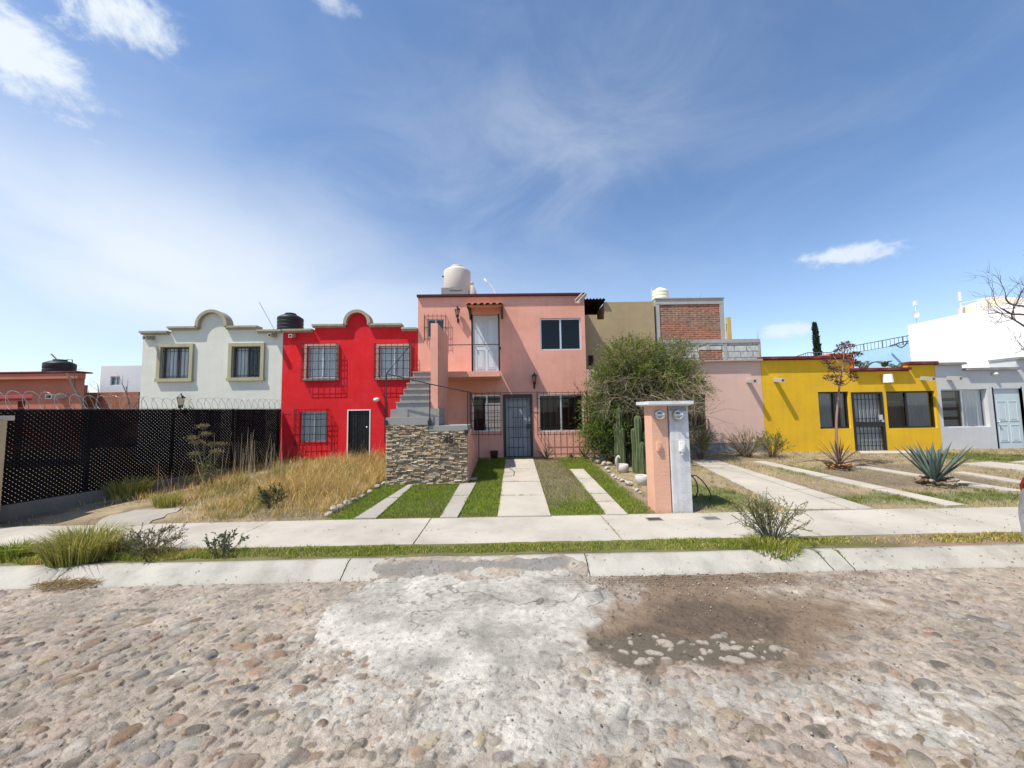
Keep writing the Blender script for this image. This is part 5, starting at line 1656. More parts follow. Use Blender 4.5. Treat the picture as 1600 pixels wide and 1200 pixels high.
secs = [(0.16, .34, .60, .62, 1.40, 1.30), (0.03, .32, .62, .66, 1.52, 1.40), (0.0, .32, .72, .80, 1.60, 1.44), (0.05, .30, .95, 1.06, 1.66, 1.30), (0.10, .28, 1.0, 1.12, 1.68, 1.28), (0.32, .24, 1.0, 1.40, 1.70, 1.16), (0.62, .22, .99, 1.47, 1.70, 1.14),
        (1.6, .20, .97, 1.50, 1.70, 1.16), (2.3, .20, .96, 1.42, 1.70, 1.14), (2.9, .20, .95, 1.06, 1.70, 1.36), (3.5, .22, .90, .95, 1.68, 1.40), (3.85, .26, .74, .78, 1.56, 1.30), (3.95, .32, .60, .62, 1.40, 1.25)]
vs = []
for s_ in secs:
    vs += [(CX0+p_[0], p_[1], p_[2]) for p_ in sec(*s_)]
fs = []
for i in range(len(secs)-1):
    for k in range(12):
        k2 = (k+1) % 12
        fs.append((i*12+k, (i+1)*12+k, (i+1)*12+k2, i*12+k2))
fs.append(tuple(range(12))); fs.append(tuple((len(secs)-1)*12+k for k in range(11, -1, -1)))
b.add(vs, fs)
body = b.build('body', SILVER, car, True)
sm = body.modifiers.new('smooth', 'SUBSURF'); sm.levels = 2; sm.render_levels = 2
b = MB()
for sy in (-1, 1):
    ya = 3.4+sy*0.855
    b.add([(CX0+0.55, ya-sy*0.05, 1.0), (CX0+2.75, ya-sy*0.05, 0.98), (CX0+2.3, ya-sy*0.24, 1.36), (CX0+0.72, ya-sy*0.24, 1.38)], [(0, 1, 2, 3)])
b.add([(CX0+0.07, 2.80, 1.10), (CX0+0.07, 4.0, 1.10), (CX0+0.30, 3.93, 1.36), (CX0+0.30, 2.87, 1.36)], [(0, 1, 2, 3)])
b.build('window', glass('car_glass', (0.08, 0.09, 0.1), 0.03), car)
RED = mat('red_lens', (0.20, 0.004, 0.008), 0.25, 0.05, 5, spec=0.3)
for sy in (-1, 1):
    yy = 3.4+sy*0.735
    b = MB()
    pts = []
    for z, w_, dx in ((0.80, 0.10, 0.07), (0.85, 0.15, 0.05), (0.95, 0.17, 0.05), (1.04, 0.13, 0.07), (1.08, 0.07, 0.10)):
        pts.append([(CX0+dx+0.02, yy-0.5*w_*sy-0.02*sy, z), (CX0+dx-0.01, yy, z), (CX0+dx+0.04, yy+0.5*w_*sy, z), (CX0+0.20, yy+0.5*w_*sy+0.03*sy, z), (CX0+0.20, yy-0.5*w_*sy, z)])
    vs = [q for r_ in pts for q in r_]
    fs = [(i*5+k, i*5+(k+1) % 5, (i+1)*5+(k+1) % 5, (i+1)*5+k) for i in range(4) for k in range(5)]+[(4, 3, 2, 1, 0), (20, 21, 22, 23, 24)]
    if sy < 0: fs = [f[::-1] for f in fs]
    b.add(vs, fs); b.build('tail_lamp', RED, car, True)
b = MB()
prof = [(-0.06, 0.36), (-0.09, 0.44), (-0.09, 0.56), (-0.05, 0.66), (0.10, 0.66), (0.10, 0.36)]
v0 = [(CX0+x_+0.03, 2.66, z_) for x_, z_ in prof]; v1 = [(CX0+x_, 2.9, z_) for x_, z_ in prof]; v2 = [(CX0+x_, 3.9, z_) for x_, z_ in prof]; v3 = [(CX0+x_+0.03, 4.14, z_) for x_, z_ in prof]
b.add(v0+v1+v2+v3, [(i*6+k, (i+1)*6+k, (i+1)*6+(k+1) % 6, i*6+(k+1) % 6) for i in range(3) for k in range(6)]+[(0, 1, 2, 3, 4, 5), (23, 22, 21, 20, 19, 18)])
b.build('bumper', SILVER, car)
b = MB(); b.box(CX0-0.02, CX0+0.3, 2.75, 4.05, 0.24, 0.355); b.build('lower_bumper', RUBBER, car)
for wx_ in (0.66, 3.15):
    for sy in (-1, 1):
        b = MB(); c = (CX0+wx_, 3.4+sy*0.78, 0.30)
        b.lathe(c, [(0.20, -0.09), (0.27, -0.095), (0.30, -0.07), (0.30, 0.07), (0.27, 0.095), (0.20, 0.09)], 28, 'y'); wl2 = b.build('wheel', RUBBER, car, True)
        b = MB(); b.lathe(c, [(0.0, sy*0.05), (0.06, sy*0.07), (0.19, sy*0.06), (0.205, sy*0.085)], 20, 'y'); b.build('rim', ALU, wl2)
# ------------------------------------------------------------------ plants
def unit(v):
    return v/(np.linalg.norm(v, axis=-1, keepdims=True)+1e-9)
def leaves_mesh(Pp, D, L, W, C, bend=0.0):
    """leaf-sized diamonds: base Pp, direction D, length L, width W"""
    n = len(Pp)
    rnd = unit(rng.normal(size=(n, 3)))
    S = unit(np.cross(D, rnd))
    L = np.broadcast_to(np.asarray(L, float), (n,))[:, None]; W = np.broadcast_to(np.asarray(W, float), (n,))[:, None]
    mid = Pp+D*L*0.5
    tip = Pp+D*L+np.array([0, 0, -1.0])*L*bend
    V = np.stack([Pp, mid+S*W*0.5, tip, mid-S*W*0.5], 1).reshape(-1, 3)
    Q = np.arange(4*n).reshape(n, 4)
    return V, Q, np.repeat(C, 4, 0)
def twig_leaves(P0, D0, Lt, m, leafL, leafW, C, spread=0.7, droop=0.1):
    """m leaves along each twig"""
    n = len(P0)
    t = (np.arange(m)+0.3)/m
    Pp = P0[:, None, :]+D0[:, None, :]*(Lt[:, None]*t[None, :])[..., None] + np.array([0, 0, -1.0])*(Lt[:, None]*t[None, :]**2*droop)[..., None]
    d = unit(D0[:, None, :]+spread*rng.normal(size=(n, m, 3)))
    c = np.repeat(C[:, None, :], m, 1)*(0.75+0.5*rng.random((n, m, 1)))
    k = n*m
    return leaves_mesh(Pp.reshape(k, 3), d.reshape(k, 3), leafL*(0.7+0.6*rng.random(k)), leafW*(0.7+0.6*rng.random(k)), c.reshape(k, 3))
def joinm(parts):
    V, Q, C = [], [], []
    o = 0
    for v, q, c in parts:
        V.append(v); Q.append(q+o); C.append(c); o += len(v)
    return np.concatenate(V), np.concatenate(Q), np.concatenate(C)
def pick(cols, n, var=0.25):
    cols = np.array(cols)
    return cols[rng.integers(0, len(cols), n)]*(1-var+2*var*rng.random((n, 1)))
def branch(b, p, d, L, r, depth, kids=(2, 4), spread=0.6, up=0.2, seg=4, tips=None, wob=0.18, shrink=0.68):
    pts, rs = [p.copy()], [r]
    q = p.copy(); dd = d.copy()
    for i in range(seg):
        dd = unit(dd+wob*rng.normal(size=3)+np.array([0, 0, up*0.15]))
        q = q+dd*L/seg
        pts.append(q.copy()); rs.append(r*(1-0.45*(i+1)/seg))
    b.tube(pts, rs, 5 if r > 0.02 else 3, cap=False)
    if depth <= 0:
        if tips is not None: tips.append((q, dd))
        return
    for k in range(rng.integers(kids[0], kids[1]+1)):
        t = rng.integers(max(1, seg//2), seg+1)
        nd = unit(dd+spread*rng.normal(size=3)+np.array([0, 0, up]))
        branch(b, pts[t], nd, L*shrink*(0.8+0.4*rng.random()), max(rs[t]*0.62, 0.003), depth-1, kids, spread, up, seg, tips, wob, shrink)

GREENS = [(0.12, 0.17, 0.032), (0.155, 0.21, 0.042), (0.085, 0.13, 0.028), (0.20, 0.235, 0.055)]
OLIVES = [(0.22, 0.215, 0.075), (0.27, 0.245, 0.10), (0.18, 0.20, 0.06)]
DRYS = [(0.30, 0.255, 0.17), (0.25, 0.20, 0.125), (0.34, 0.30, 0.21)]
SHADEG = [(0.06, 0.085, 0.025), (0.075, 0.10, 0.03), (0.05, 0.065, 0.024)]  # darker leaf colours paint the shade inside and below the bush crown
# the big bush in front of the pale pink house
def big_bush():
    yb = 10.9
    base = G(946, 722); base = np.array([base[0], 11.2, gz(11.2)])
    t = thing('bush', 'big shaggy green bush with drooping dry twigs and a whitewashed trunk', 'bush', base)
    b = MB()
    tips = []
    cen = np.array(P(1000, 605, yb))
    for k in range(9):
        tgt = cen+np.array([rng.uniform(-1.3, 1.3), rng.uniform(-0.8, 0.5), rng.uniform(-0.5, 0.6)])
        st0 = base+np.array([0, 0, 0.75+0.25*rng.random()])
        d = unit((tgt-st0)[None])[0]
        branch(b, st0, d, np.linalg.norm(tgt-st0)*0.75, 0.05, 3, (2, 4), 0.55, 0.1, 4, tips, 0.16)
    b.tube([base-np.array([0, 0, 0.1]), base+np.array([0.02, 0, 0.45]), base+np.array([0.03, 0, 0.9]), base+np.array([0.2, -0.05, 1.3])], [0.12, 0.10, 0.095, 0.07], 9)
    tr = b.build('trunk', BARK, t, True)
    b = MB(); b.tube([base-np.array([0, 0, 0.05]), base+np.array([0.02, 0, 0.45]), base+np.array([0.024, 0, 0.62])], [0.128, 0.108, 0.105], 12)
    b.build('whitewash_band', mat('whitewash', (0.6, 0.6, 0.6)), tr)
    parts = []
    # clumps: centre px, radii in metres, count, colours, twig style
    cl = [(1000, 588, 1.05, 0.75, 0.66, 760, GREENS+OLIVES, .25), (955, 600, 0.62, 0.6, 0.62, 330, GREENS+OLIVES[:1], .2), (1050, 592, 0.75, 0.6, 0.5, 420, GREENS+OLIVES, .3),
          (985, 555, 0.85, 0.6, 0.42, 300, OLIVES+GREENS[:2], .0), (1050, 556, 0.7, 0.55, 0.38, 230, OLIVES+DRYS[:1]+GREENS[:1], .0), (1020, 622, 1.1, 0.7, 0.45, 300, DRYS+OLIVES+GREENS[:2], .5),
          (940, 645, 0.50, 0.5, 0.62, 330, GREENS[:3], .3), (932, 680, 0.38, 0.42, 0.42, 190, GREENS[:3], .3), (965, 650, 0.45, 0.5, 0.5, 170, GREENS[:3], .4), (1080, 604, 0.42, 0.4, 0.45, 90, DRYS+OLIVES, .7), (1000, 650, 0.9, 0.6, 0.35, 200, SHADEG, .4), (955, 690, 0.5, 0.5, 0.5, 300, SHADEG, .3), (985, 685, 0.55, 0.5, 0.55, 320, SHADEG, .3), (1010, 670, 0.5, 0.5, 0.5, 200, SHADEG, .3), (985, 610, 0.9, 0.5, 0.6, 420, SHADEG, .2)]
    for px_q, py_q, rx, ry, rz, n, cols, droop in cl:
        c = np.array(P(px_q, py_q, yb+0.1*rng.normal()))
        u = unit(rng.normal(size=(n, 3)))
        rad = rng.random((n, 1))**0.42
        pos = c+u*rad*np.array([rx, ry, rz])
        d = unit(u*0.7+np.array([0.05, -0.1, 0.55-1.0*droop])+0.45*rng.normal(size=(n, 3)))
        parts.append(twig_leaves(np.concatenate([pos]*2)+0.05*rng.normal(size=(2*n, 3)), np.concatenate([d]*2), 0.22+0.25*rng.random(2*n), 16, 0.066, 0.015, pick(cols, 2*n), 0.6, 0.15+0.5*droop))
    n = 260                                            # long wisps breaking the outline
    an = rng.uniform(0, math.pi, n)
    c = np.array(P(1008, 600, yb))
    pos = c+np.stack([1.45*np.cos(an), rng.uniform(-0.6, 0.6, n), 0.98*np.sin(an)*(0.8+0.2*rng.random(n))], -1)*(0.78+0.22*rng.random((n, 1)))
    d = unit(np.stack([np.cos(an)*0.6, 0.2*rng.normal(size=n), 0.9*np.ones(n)], -1)+0.35*rng.normal(size=(n, 3)))
    parts.append(twig_leaves(pos, d, 0.25+0.35*rng.random(n), 18, 0.055, 0.010, pick(OLIVES+GREENS+DRYS[:1], n), 0.4, 0.1))
    V, Q, C = joinm(parts)
    mesh_np('crown', V, Q, LEAF, t, C)
    # dry hanging twigs, right side and underneath
    b = MB()
    for k in range(520):
        px_q, py_q = rng.uniform(945, 1095), rng.uniform(585, 645)
        p = np.array(P(px_q, py_q, yb-0.85+0.6*rng.random()))
        d = unit(np.array([rng.normal()*0.7+0.55*(px_q-1010)/80, -0.15+0.4*rng.normal(), -0.25+0.45*rng.normal()])[None])[0]
        pts = [p]
        for i in range(4):
            d = unit((d+0.22*rng.normal(size=3)+np.array([0, 0, -0.10]))[None])[0]
            pts.append(pts[-1]+d*rng.uniform(0.08, 0.16))
        b.color(tuple(pick(DRYS, 1)[0]*rng.uniform(0.7, 1.3)))
        b.tube(pts, [0.006, 0.005, 0.004, 0.003, 0.002], 3, cap=False)
    b.build('dry_twigs', mat('dry_twig', attr=True, rough=0.9, var=0.0), t)
big_bush()

# columnar cacti
CACT = mat('cactus_skin', (0.105, 0.135, 0.065), 0.75, 0.25, 5, 0.3, 60, spec=0.1, streak=0.35, stain=(0.19, 0.18, 0.11), stain_amt=0.5, stain_scale=7)
def column(b, p, h, r, ribs=7, lean=(0, 0)):
    n = ribs*2; segs = 40; tt = 1-min(1.1*r/h, 0.5)
    vs, fs = [], []
    for i in range(segs+1):
        t = i/segs
        z = h*t
        rr = r*(0.88+0.12*math.sin(t*9))
        if t > tt: rr *= math.sqrt(max(1-((t-tt)/(1-tt))**2, 0.02))
        for k in range(n):
            a = 2*math.pi*k/n+0.2
            q = rr*(1.0 if k % 2 == 0 else 0.66)
            vs.append((p[0]+q*math.cos(a)+lean[0]*t*h, p[1]+q*math.sin(a)+lean[1]*t*h, p[2]+z))
    for i in range(segs):
        for k in range(n): fs.append((i*n+k, i*n+(k+1) % n, (i+1)*n+(k+1) % n, (i+1)*n+k))
    fs.append(tuple(segs*n+k for k in range(n)))
    b.add(vs, fs)
def cactus(px_q, yb_px, Y, stems, label):
    base = P(px_q, yb_px, Y)
    base = np.array([base[0], Y, gz(Y)])
    t = thing('cactus', label, 'cactus', base, 'columnar cacti by the path')
    for px_s, ytop, rpx, dy in stems:
        q = P(px_s, ytop, Y+dy)
        b = MB(); column(b, (q[0], Y+dy, base[2]-0.03), q[2]-base[2]+0.03, rpx/575*(Y+dy)*1.12); b.build('stem', CACT, t)
    return t
cactus(967, 727, 10.25, [(966.5, 637, 4.6, 0), (962, 661, 3.4, 0.12), (972.5, 668, 3.0, -0.09), (976, 700, 2.5, 0.05)], 'tallest columnar cactus, left of the other two, behind the planter nearest the house')
cactus(997, 742, 9.35, [(996, 649, 5.2, 0), (989.5, 669, 3.6, 0.12), (1003, 690, 3.2, -0.1)], 'middle columnar cactus with the thickest main stem')
cactus(1010, 742, 9.1, [(1011, 671, 4.5, 0.1), (1017, 690, 4.0, 0.2)], 'short columnar cactus partly hidden by the meter post')
# white planters with a curved neck, like a swan
PLANT = mat('planter_white', (0.50, 0.485, 0.45), 0.7, 0.12, 6, 0.2, 40, stain=(0.3, 0.27, 0.22), stain_amt=0.4, stain_scale=5)
def planter(px_q, py_q, wpx, neck, label):
    g = G(px_q, py_q); Y = g[1]
    t = thing('planter', label, 'planter', g, 'white planters by the cacti')
    r = wpx/575*Y/2
    c = (g[0], Y, g[2])
    b = MB(); b.lathe(c, [(r*0.70, -0.02), (r*0.92, 0.05), (r, 0.11), (r*0.93, 0.18), (r*0.80, 0.195), (r*0.74, 0.16), (0.0, 0.14)], 24); b.build('bowl', PLANT, t, True)
    b = MB()
    s = neck
    pts = [np.array(c)+np.array(q) for q in ((s*r*0.8, -0.05, 0.12), (s*r*1.1, -0.08, 0.24), (s*r*1.05, -0.1, 0.36), (s*r*0.80, -0.12, 0.41), (s*r*0.65, -0.13, 0.36))]
    b.tube(smooth_path(pts, 5), [0.04*(1-0.35*i/20) for i in range(21)], 9); b.build('neck', PLANT, t, True)
    b = MB(); b.lathe(c, [(r*0.73, 0.165), (0.0, 0.17)], 16); b.build('soil', SOIL, t)
planter(973, 737, 19, -1, 'white planter with a neck, nearest the house')
planter(1003, 756, 21, 1, 'white planter with a neck, just left of the meter post')
# rocks and whitewashed border stones
def rock(c, s, seed, flat=0.7):
    bm = bmesh.new()
    bmesh.ops.create_icosphere(bm, subdivisions=2, radius=1.0)
    r_ = random.Random(seed)
    ax = [Vector((r_.gauss(0, 1), r_.gauss(0, 1), r_.gauss(0, 1))).normalized() for _ in range(7)]
    for v in bm.verts:
        n = v.co.normalized(); k = 1.0
        for a in ax:
            d = n.dot(a)
            if d > 0.55: k -= (d-0.55)*0.75
        v.co = Vector((n.x*k*s*r_.choice((1, 1.02)), n.y*k*s*0.85, n.z*k*s*flat))
    me = bpy.data.meshes.new('stone'); bm.to_mesh(me); bm.free()
    return me
STONEW = mat('whitewashed_stone', (0.46, 0.44, 0.39), 0.9, 0.18, 12, 0.5, 40, stain=(0.34, 0.30, 0.23), stain_amt=0.4, stain_scale=9)
STONET = mat('tan_rock', (0.40, 0.33, 0.24), 0.92, 0.25, 8, 0.6, 35, stain=(0.55, 0.5, 0.42), stain_amt=0.5, stain_scale=6)
meshes = [rock(None, 1.0, k) for k in range(5)]
for m_ in meshes: m_.materials.append(STONEW)
def stone(px_q, py_q, s, k, label, group, m_=None, name='border_stone'):
    g = G(px_q, py_q)
    me = meshes[k % 5]
    if m_ is not None:
        me = me.copy(); me.materials.clear(); me.materials.append(m_)
    o = bpy.data.objects.new(name, me); col.objects.link(o)
    o.location = (g[0], g[1], g[2]+s*0.18); o.scale = (s, s, s); o.rotation_euler = (0, 0, k*1.9)
    return tag(o, label, 'stone', group)
k = 0
for x_, y_, s in ((949, 733, .09), (951, 737, .075), (958, 744, .07), (962, 748, .06), (967, 749, .06), (972, 752, .07), (977, 752, .05), (981, 758, .11), (985, 757, .08), (991, 765, .055), (996, 767, .065), (1000, 770, .05)):
    stone(x_, y_, s, k, 'small whitewashed stone in the border row left of the cacti', 'whitewashed border stones'); k += 1
for x_, y_, s, lab in ((927, 718, .16, 'largest pale rock of the heap beside the bush trunk, on its left'), (934, 724, .13, 'tan rock in the heap beside the bush trunk, nearest the lawn'), (943, 727, .15, 'broad brownish rock in the heap, middle one'), (951, 727, .12, 'brownish rock at the right end of the heap beside the bush trunk')):
    stone(x_, y_, s, k, lab, None, STONET, 'rock'); k += 1
for x_, y_, s in ((513, 805, .09), (521, 799, .12), (531, 795, .10), (542, 789, .11), (553, 783, .08), (566, 777, .10), (578, 770, .08), (590, 763, .10), (600, 757, .09)):
    stone(x_, y_, s, k, 'greyish border stone between the dry grass and the green lawn', 'greyish border stones', mat('grey_border_stone', (0.42, 0.40, 0.35), 0.92, 0.2, 10, 0.5, 40)); k += 1

# agaves and yuccas
def rosette(t, c, n, L, W, cols, m_, el0=0.25, el1=1.35, curl=0.15, thick=0.25, name='leaves'):
    b = MB()
    for k in range(n):
        f = k/(n-1)
        a = k*2.39996+0.3*rng.normal()
        e = el0+(el1-el0)*f+0.10*rng.normal()
        l = L*(0.82+0.25*rng.random())*(1-0.18*f)
        w = W*(0.85+0.3*rng.random())
        cc = pick(cols, 1, 0.18)[0]
        b.color(tuple(cc))
        h = np.array([math.cos(a), math.sin(a), 0])
        sd = np.array([-math.sin(a), math.cos(a), 0])
        prev = np.array(c)+h*0.05*W*8*(1-f)
        segs = 7
        vs, fs = [], []
        ee = e
        for i in range(segs+1):
            u = i/segs
            wd = w*(0.55+0.9*u-1.45*u*u) if u < 0.5 else w*0.64*(1-((u-0.5)/0.5)**1.5)
            wd = max(wd, 0.002)
            nrm = -h*math.sin(ee)+np.array([0, 0, 1])*math.cos(ee)
            vs += [prev-sd*wd/2+nrm*wd*thick, prev-nrm*wd*thick*0.8, prev+sd*wd/2+nrm*wd*thick, prev+nrm*wd*0.02]
            if i < segs:
                prev = prev+(h*math.cos(ee)+np.array([0, 0, 1])*math.sin(ee))*l/segs
                ee -= curl/segs*(1.2-f)
        for i in range(segs):
            for q in range(4): fs.append((i*4+q, i*4+(q+1) % 4, (i+1)*4+(q+1) % 4, (i+1)*4+q))
        b.add(vs, fs)
    b.color(None)
    return b.build(name, m_, t, True)
AGV = mat('agave_leaf', attr=True, rough=0.55, var=0.12, vscale=6, spec=0.35)
g = G(1461, 757)
t = thing('agave', 'large blue-green agave with stiff pointed leaves in the yellow house yard', 'agave', g)
rosette(t, (g[0], g[1], g[2]+0.10), 40, 0.93, 0.125, [(0.145, 0.20, 0.165), (0.18, 0.235, 0.19), (0.12, 0.17, 0.14)], AGV, 0.90, 1.48, 0.05, 0.22)
b = MB()
for k in range(26):
    a = k*2.4; r_ = 0.17+0.10*rng.random()
    c = (g[0]+r_*math.cos(a), g[1]+r_*math.sin(a), g[2]+0.03+0.09*rng.random())
    b.color(tuple(pick([(0.27, 0.23, 0.16), (0.12, 0.08, 0.05), (0.2, 0.15, 0.1)], 1)[0]))
    d = np.array([math.cos(a), math.sin(a), 0.35])
    b.tube([c, np.array(c)+d*0.10], [0.045, 0.03], 6)
b.build('cut_base', AGV, t)
g = G(1311, 733)
t = thing('agave', 'dried brown agave with a tall flower stalk in front of the yellow house', 'agave', g)
rosette(t, (g[0], g[1], g[2]+0.12), 20, 0.85, 0.045, [(0.17, 0.115, 0.095), (0.14, 0.12, 0.08), (0.22, 0.16, 0.12)], AGV, 0.75, 1.45, 0.25, 0.2)
b = MB()
for k in range(5):
    a = (0.1, 2.9, -0.3, 3.3, 0.5)[k]
    c = np.array([g[0], g[1], g[2]+0.10])
    L = (1.3, 1.1, 0.8, 0.8, 0.6)[k]
    h = np.array([math.cos(a), math.sin(a)*0.5, 0])
    b.color((0.13, 0.09, 0.07)); b.tube([c, c+h*L*0.5+np.array([0, 0, 0.14]), c+h*L+np.array([0, 0, 0.02+0.03*k])], [0.02, 0.014, 0.004], 5)
for k in range(30):
    a = k*2.4; r_ = 0.10+0.10*rng.random()
    c = np.array([g[0]+r_*math.cos(a), g[1]+r_*math.sin(a), g[2]+0.02+0.12*rng.random()])
    b.color(tuple(pick([(0.24, 0.12, 0.05), (0.14, 0.08, 0.045), (0.33, 0.18, 0.08)], 1)[0]))
    b.tube([c, c+np.array([math.cos(a), math.sin(a), 0.5])*0.10], [0.04, 0.02], 5)
b.build('dead_base', AGV, t)
b = MB()
ys_ = g[1]
stalk = [np.array(P(*q, ys_)) for q in ((1309.5, 722), (1307.5, 690), (1307, 660), (1309, 630), (1312.5, 600), (1317.5, 570), (1319, 545))]
b.color((0.28, 0.155, 0.125)); b.tube(smooth_path(stalk, 4), np.linspace(0.036, 0.012, 25), 7)
heads = [(1297, 569, .10), (1290, 565, .07), (1301, 578, .09), (1309, 575, .11), (1306, 590, .12), (1295, 589, .10), (1333, 566, .10), (1326, 560, .09), (1341, 568, .07), (1330, 584, .10), (1333, 590, .08), (1311, 598, .08), (1318, 556, .11), (1309, 549, .08), (1321, 537, .09), (1328, 541, .08), (1314, 540, .07), (1334, 552, .07), (1341, 553, .06), (1303, 556, .09)]
hv = []
for hx_, hy_, hr in heads:
    c = np.array(P(hx_, hy_+1, ys_+rng.uniform(-0.3, 0.3)))
    st_ = np.array(P(1311+(590-hy_)*0.16 if hy_ < 590 else 1310, min(hy_+13, 610), ys_))
    b.color((0.17, 0.10, 0.085)); b.tube([st_, 0.5*(st_+c)+np.array([0, 0, -0.06]), c], [0.013, 0.010, 0.008], 4)
    hv.append((c, hr))
b.build('flower_stalk', AGV, t)
for c, hr in hv:
    n = 64
    u = unit(rng.normal(size=(n, 3)))
    pos = c+u*(rng.random((n, 1))**0.6)*np.array([hr, hr, hr*0.6])
    V, Q, C = leaves_mesh(pos, unit(u+np.array([0, 0, 0.5])), 0.075, 0.022, pick([(0.10, 0.055, 0.045), (0.15, 0.075, 0.06), (0.07, 0.05, 0.04), (0.20, 0.10, 0.07)], n))
    mesh_np('flower_head', V, Q, LEAF, t, C)
for px_q, py_q, L, lab in ((854, 717, 0.55, 'spiky dark agave against the wall just right of the barred door'), (914, 716, 0.62, 'spiky dark agave at the right corner of the pink house wall'), (893, 716, 0.24, 'smallest spiky agave seedling between the two bigger ones')):
    g = G(px_q, py_q); g[1] = min(g[1], 11.9); g[2] = gz(g[1])
    g[0] = P(px_q, py_q, g[1])[0]
    t = thing('agave', lab, 'agave', g)
    rosette(t, (g[0], g[1], g[2]), 22, L, 0.05, [(0.11, 0.095, 0.06), (0.15, 0.11, 0.08), (0.10, 0.11, 0.06)], AGV, 0.35, 1.4, 0.2, 0.15)
g = G(1158, 712); t = thing('agave', 'reddish dead agave among the dry shrubs by the pale pink wall', 'agave', g)
rosette(t, (g[0], g[1], g[2]), 20, 0.6, 0.05, [(0.20, 0.11, 0.08), (0.25, 0.15, 0.10), (0.15, 0.10, 0.07)], AGV, 0.2, 1.3, 0.3, 0.15)
g = G(772, 716); g[1] = 11.9
b = MB(); b.lathe((P(772, 712, 11.9)[0], 11.9, gz(11.9)), [(0.10, 0), (0.13, 0.20), (0.14, 0.24), (0.12, 0.24), (0.11, 0.2), (0, 0.2)], 18)
tag(set_org(b.build('flower_pot', mat('dark_pot', (0.05, 0.025, 0.02), 0.7), None, True)), 'small dark flower pot under the left ground floor window', 'pot')

# wiry shrubs
def shrub(name, base, W, H, n, label, cols, twc, leafL=0.03, leafW=0.010, m=12, group=None, cat='shrub', lean=0.0, dense=1.0, sp=0.5):
    t = thing(name, label, cat, base, group)
    b = MB()
    Ps, Ds, Ls = [], [], []
    for k in range(n):
        a = rng.uniform(0, 2*math.pi); o = rng.random()**0.6
        end = np.array([math.cos(a)*o*W/2+lean, math.sin(a)*o*W/2, H*(1-0.35*o*o)*(0.7+0.4*rng.random())])
        p0 = np.array(base)+np.array([math.cos(a)*0.04, math.sin(a)*0.04, -0.02])
        pts = [p0, p0+end*np.array([0.30, 0.30, 0.38])+0.02*rng.normal(size=3), p0+end*np.array([0.66, 0.66, 0.70])+0.03*rng.normal(size=3), p0+end]
        b.color(tuple(pick(twc, 1)[0])); b.tube(pts, [0.007, 0.005, 0.004, 0.002], 3, cap=False)
        for i in range(4):
            u = rng.uniform(0.35, 1.0)
            q = pts[2]+(pts[3]-pts[2])*((u-0.66)/0.34) if u > 0.66 else pts[1]+(pts[2]-pts[1])*((u-0.35)/0.31)
            d = unit((end/np.linalg.norm(end)+0.6*rng.normal(size=3))[None])[0]
            l = H*0.22*(0.5+rng.random())
            b.tube([q, q+d*l], [0.003, 0.0015], 3, cap=False)
            Ps.append(q); Ds.append(d); Ls.append(l)
        Ps.append(pts[2]); Ds.append(unit((pts[3]-pts[2])[None])[0]); Ls.append(np.linalg.norm(pts[3]-pts[2]))
    b.build('stems', mat('shrub_stem', attr=True, rough=0.9, var=0.0), t)
    Ps, Ds, Ls = np.array(Ps), np.array(Ds), np.array(Ls)
    V, Q, C = twig_leaves(Ps, Ds, Ls, max(int(m*dense), 2), leafL, leafW, pick(cols, len(Ps)), sp, 0.0)
    mesh_np('foliage', V, Q, LEAF, t, C)
    return t
def at_ground(px_q, py_q):
    return G(px_q, py_q)
BROWNT = [(0.16, 0.12, 0.085), (0.22, 0.18, 0.12)]
shrub('shrub', at_ground(1205, 846), 0.80, 0.60, 58, 'wiry olive shrub growing out of the verge in front of the pavement', [(0.15, 0.165, 0.055), (0.19, 0.19, 0.075), (0.11, 0.135, 0.05), (0.28, 0.25, 0.09)], [(0.15, 0.135, 0.085), (0.11, 0.11, 0.07)], 0.030, 0.009, 12)
shrub('shrub', at_ground(1095, 717), 0.85, 1.05, 60, 'upright yellow-green shrub under the pale pink house window', [(0.20, 0.22, 0.05), (0.15, 0.19, 0.045), (0.26, 0.25, 0.08)], BROWNT, 0.05, 0.011, 14)
shrub('shrub', at_ground(1168, 714), 1.1, 0.85, 55, 'dry straw-coloured twiggy shrub before the pale pink wall', [(0.27, 0.235, 0.115), (0.22, 0.205, 0.085), (0.17, 0.175, 0.06)], BROWNT, 0.045, 0.010, 9)
shrub('shrub', at_ground(1207, 714), 0.95, 0.75, 55, 'leafy green shrub at the left end of the yellow wall', [(0.15, 0.19, 0.045), (0.20, 0.215, 0.06), (0.12, 0.16, 0.04)], BROWNT, 0.045, 0.012, 13)
shrub('shrub', at_ground(345, 868), 0.36, 0.30, 18, 'small grey-green weed with rounded leaves on the verge', [(0.12, 0.15, 0.08), (0.16, 0.19, 0.10)], BROWNT, 0.03, 0.02, 7)
shrub('shrub', at_ground(235, 866), 0.75, 0.34, 60, 'low straggly grey-green weed patch right of the grass tuft', [(0.17, 0.17, 0.08), (0.24, 0.21, 0.11), (0.13, 0.145, 0.06)], BROWNT, 0.028, 0.009, 8)
shrub('shrub', at_ground(425, 792), 0.42, 0.42, 28, 'small dark green weed in the tall dry grass', [(0.08, 0.11, 0.035), (0.11, 0.13, 0.05)], BROWNT, 0.035, 0.014, 12)
shrub('shrub', at_ground(985, 728), 0.8, 0.5, 30, 'dark scrubby undergrowth behind the cacti', [(0.06, 0.075, 0.03), (0.10, 0.09, 0.045)], BROWNT, 0.045, 0.010, 9)
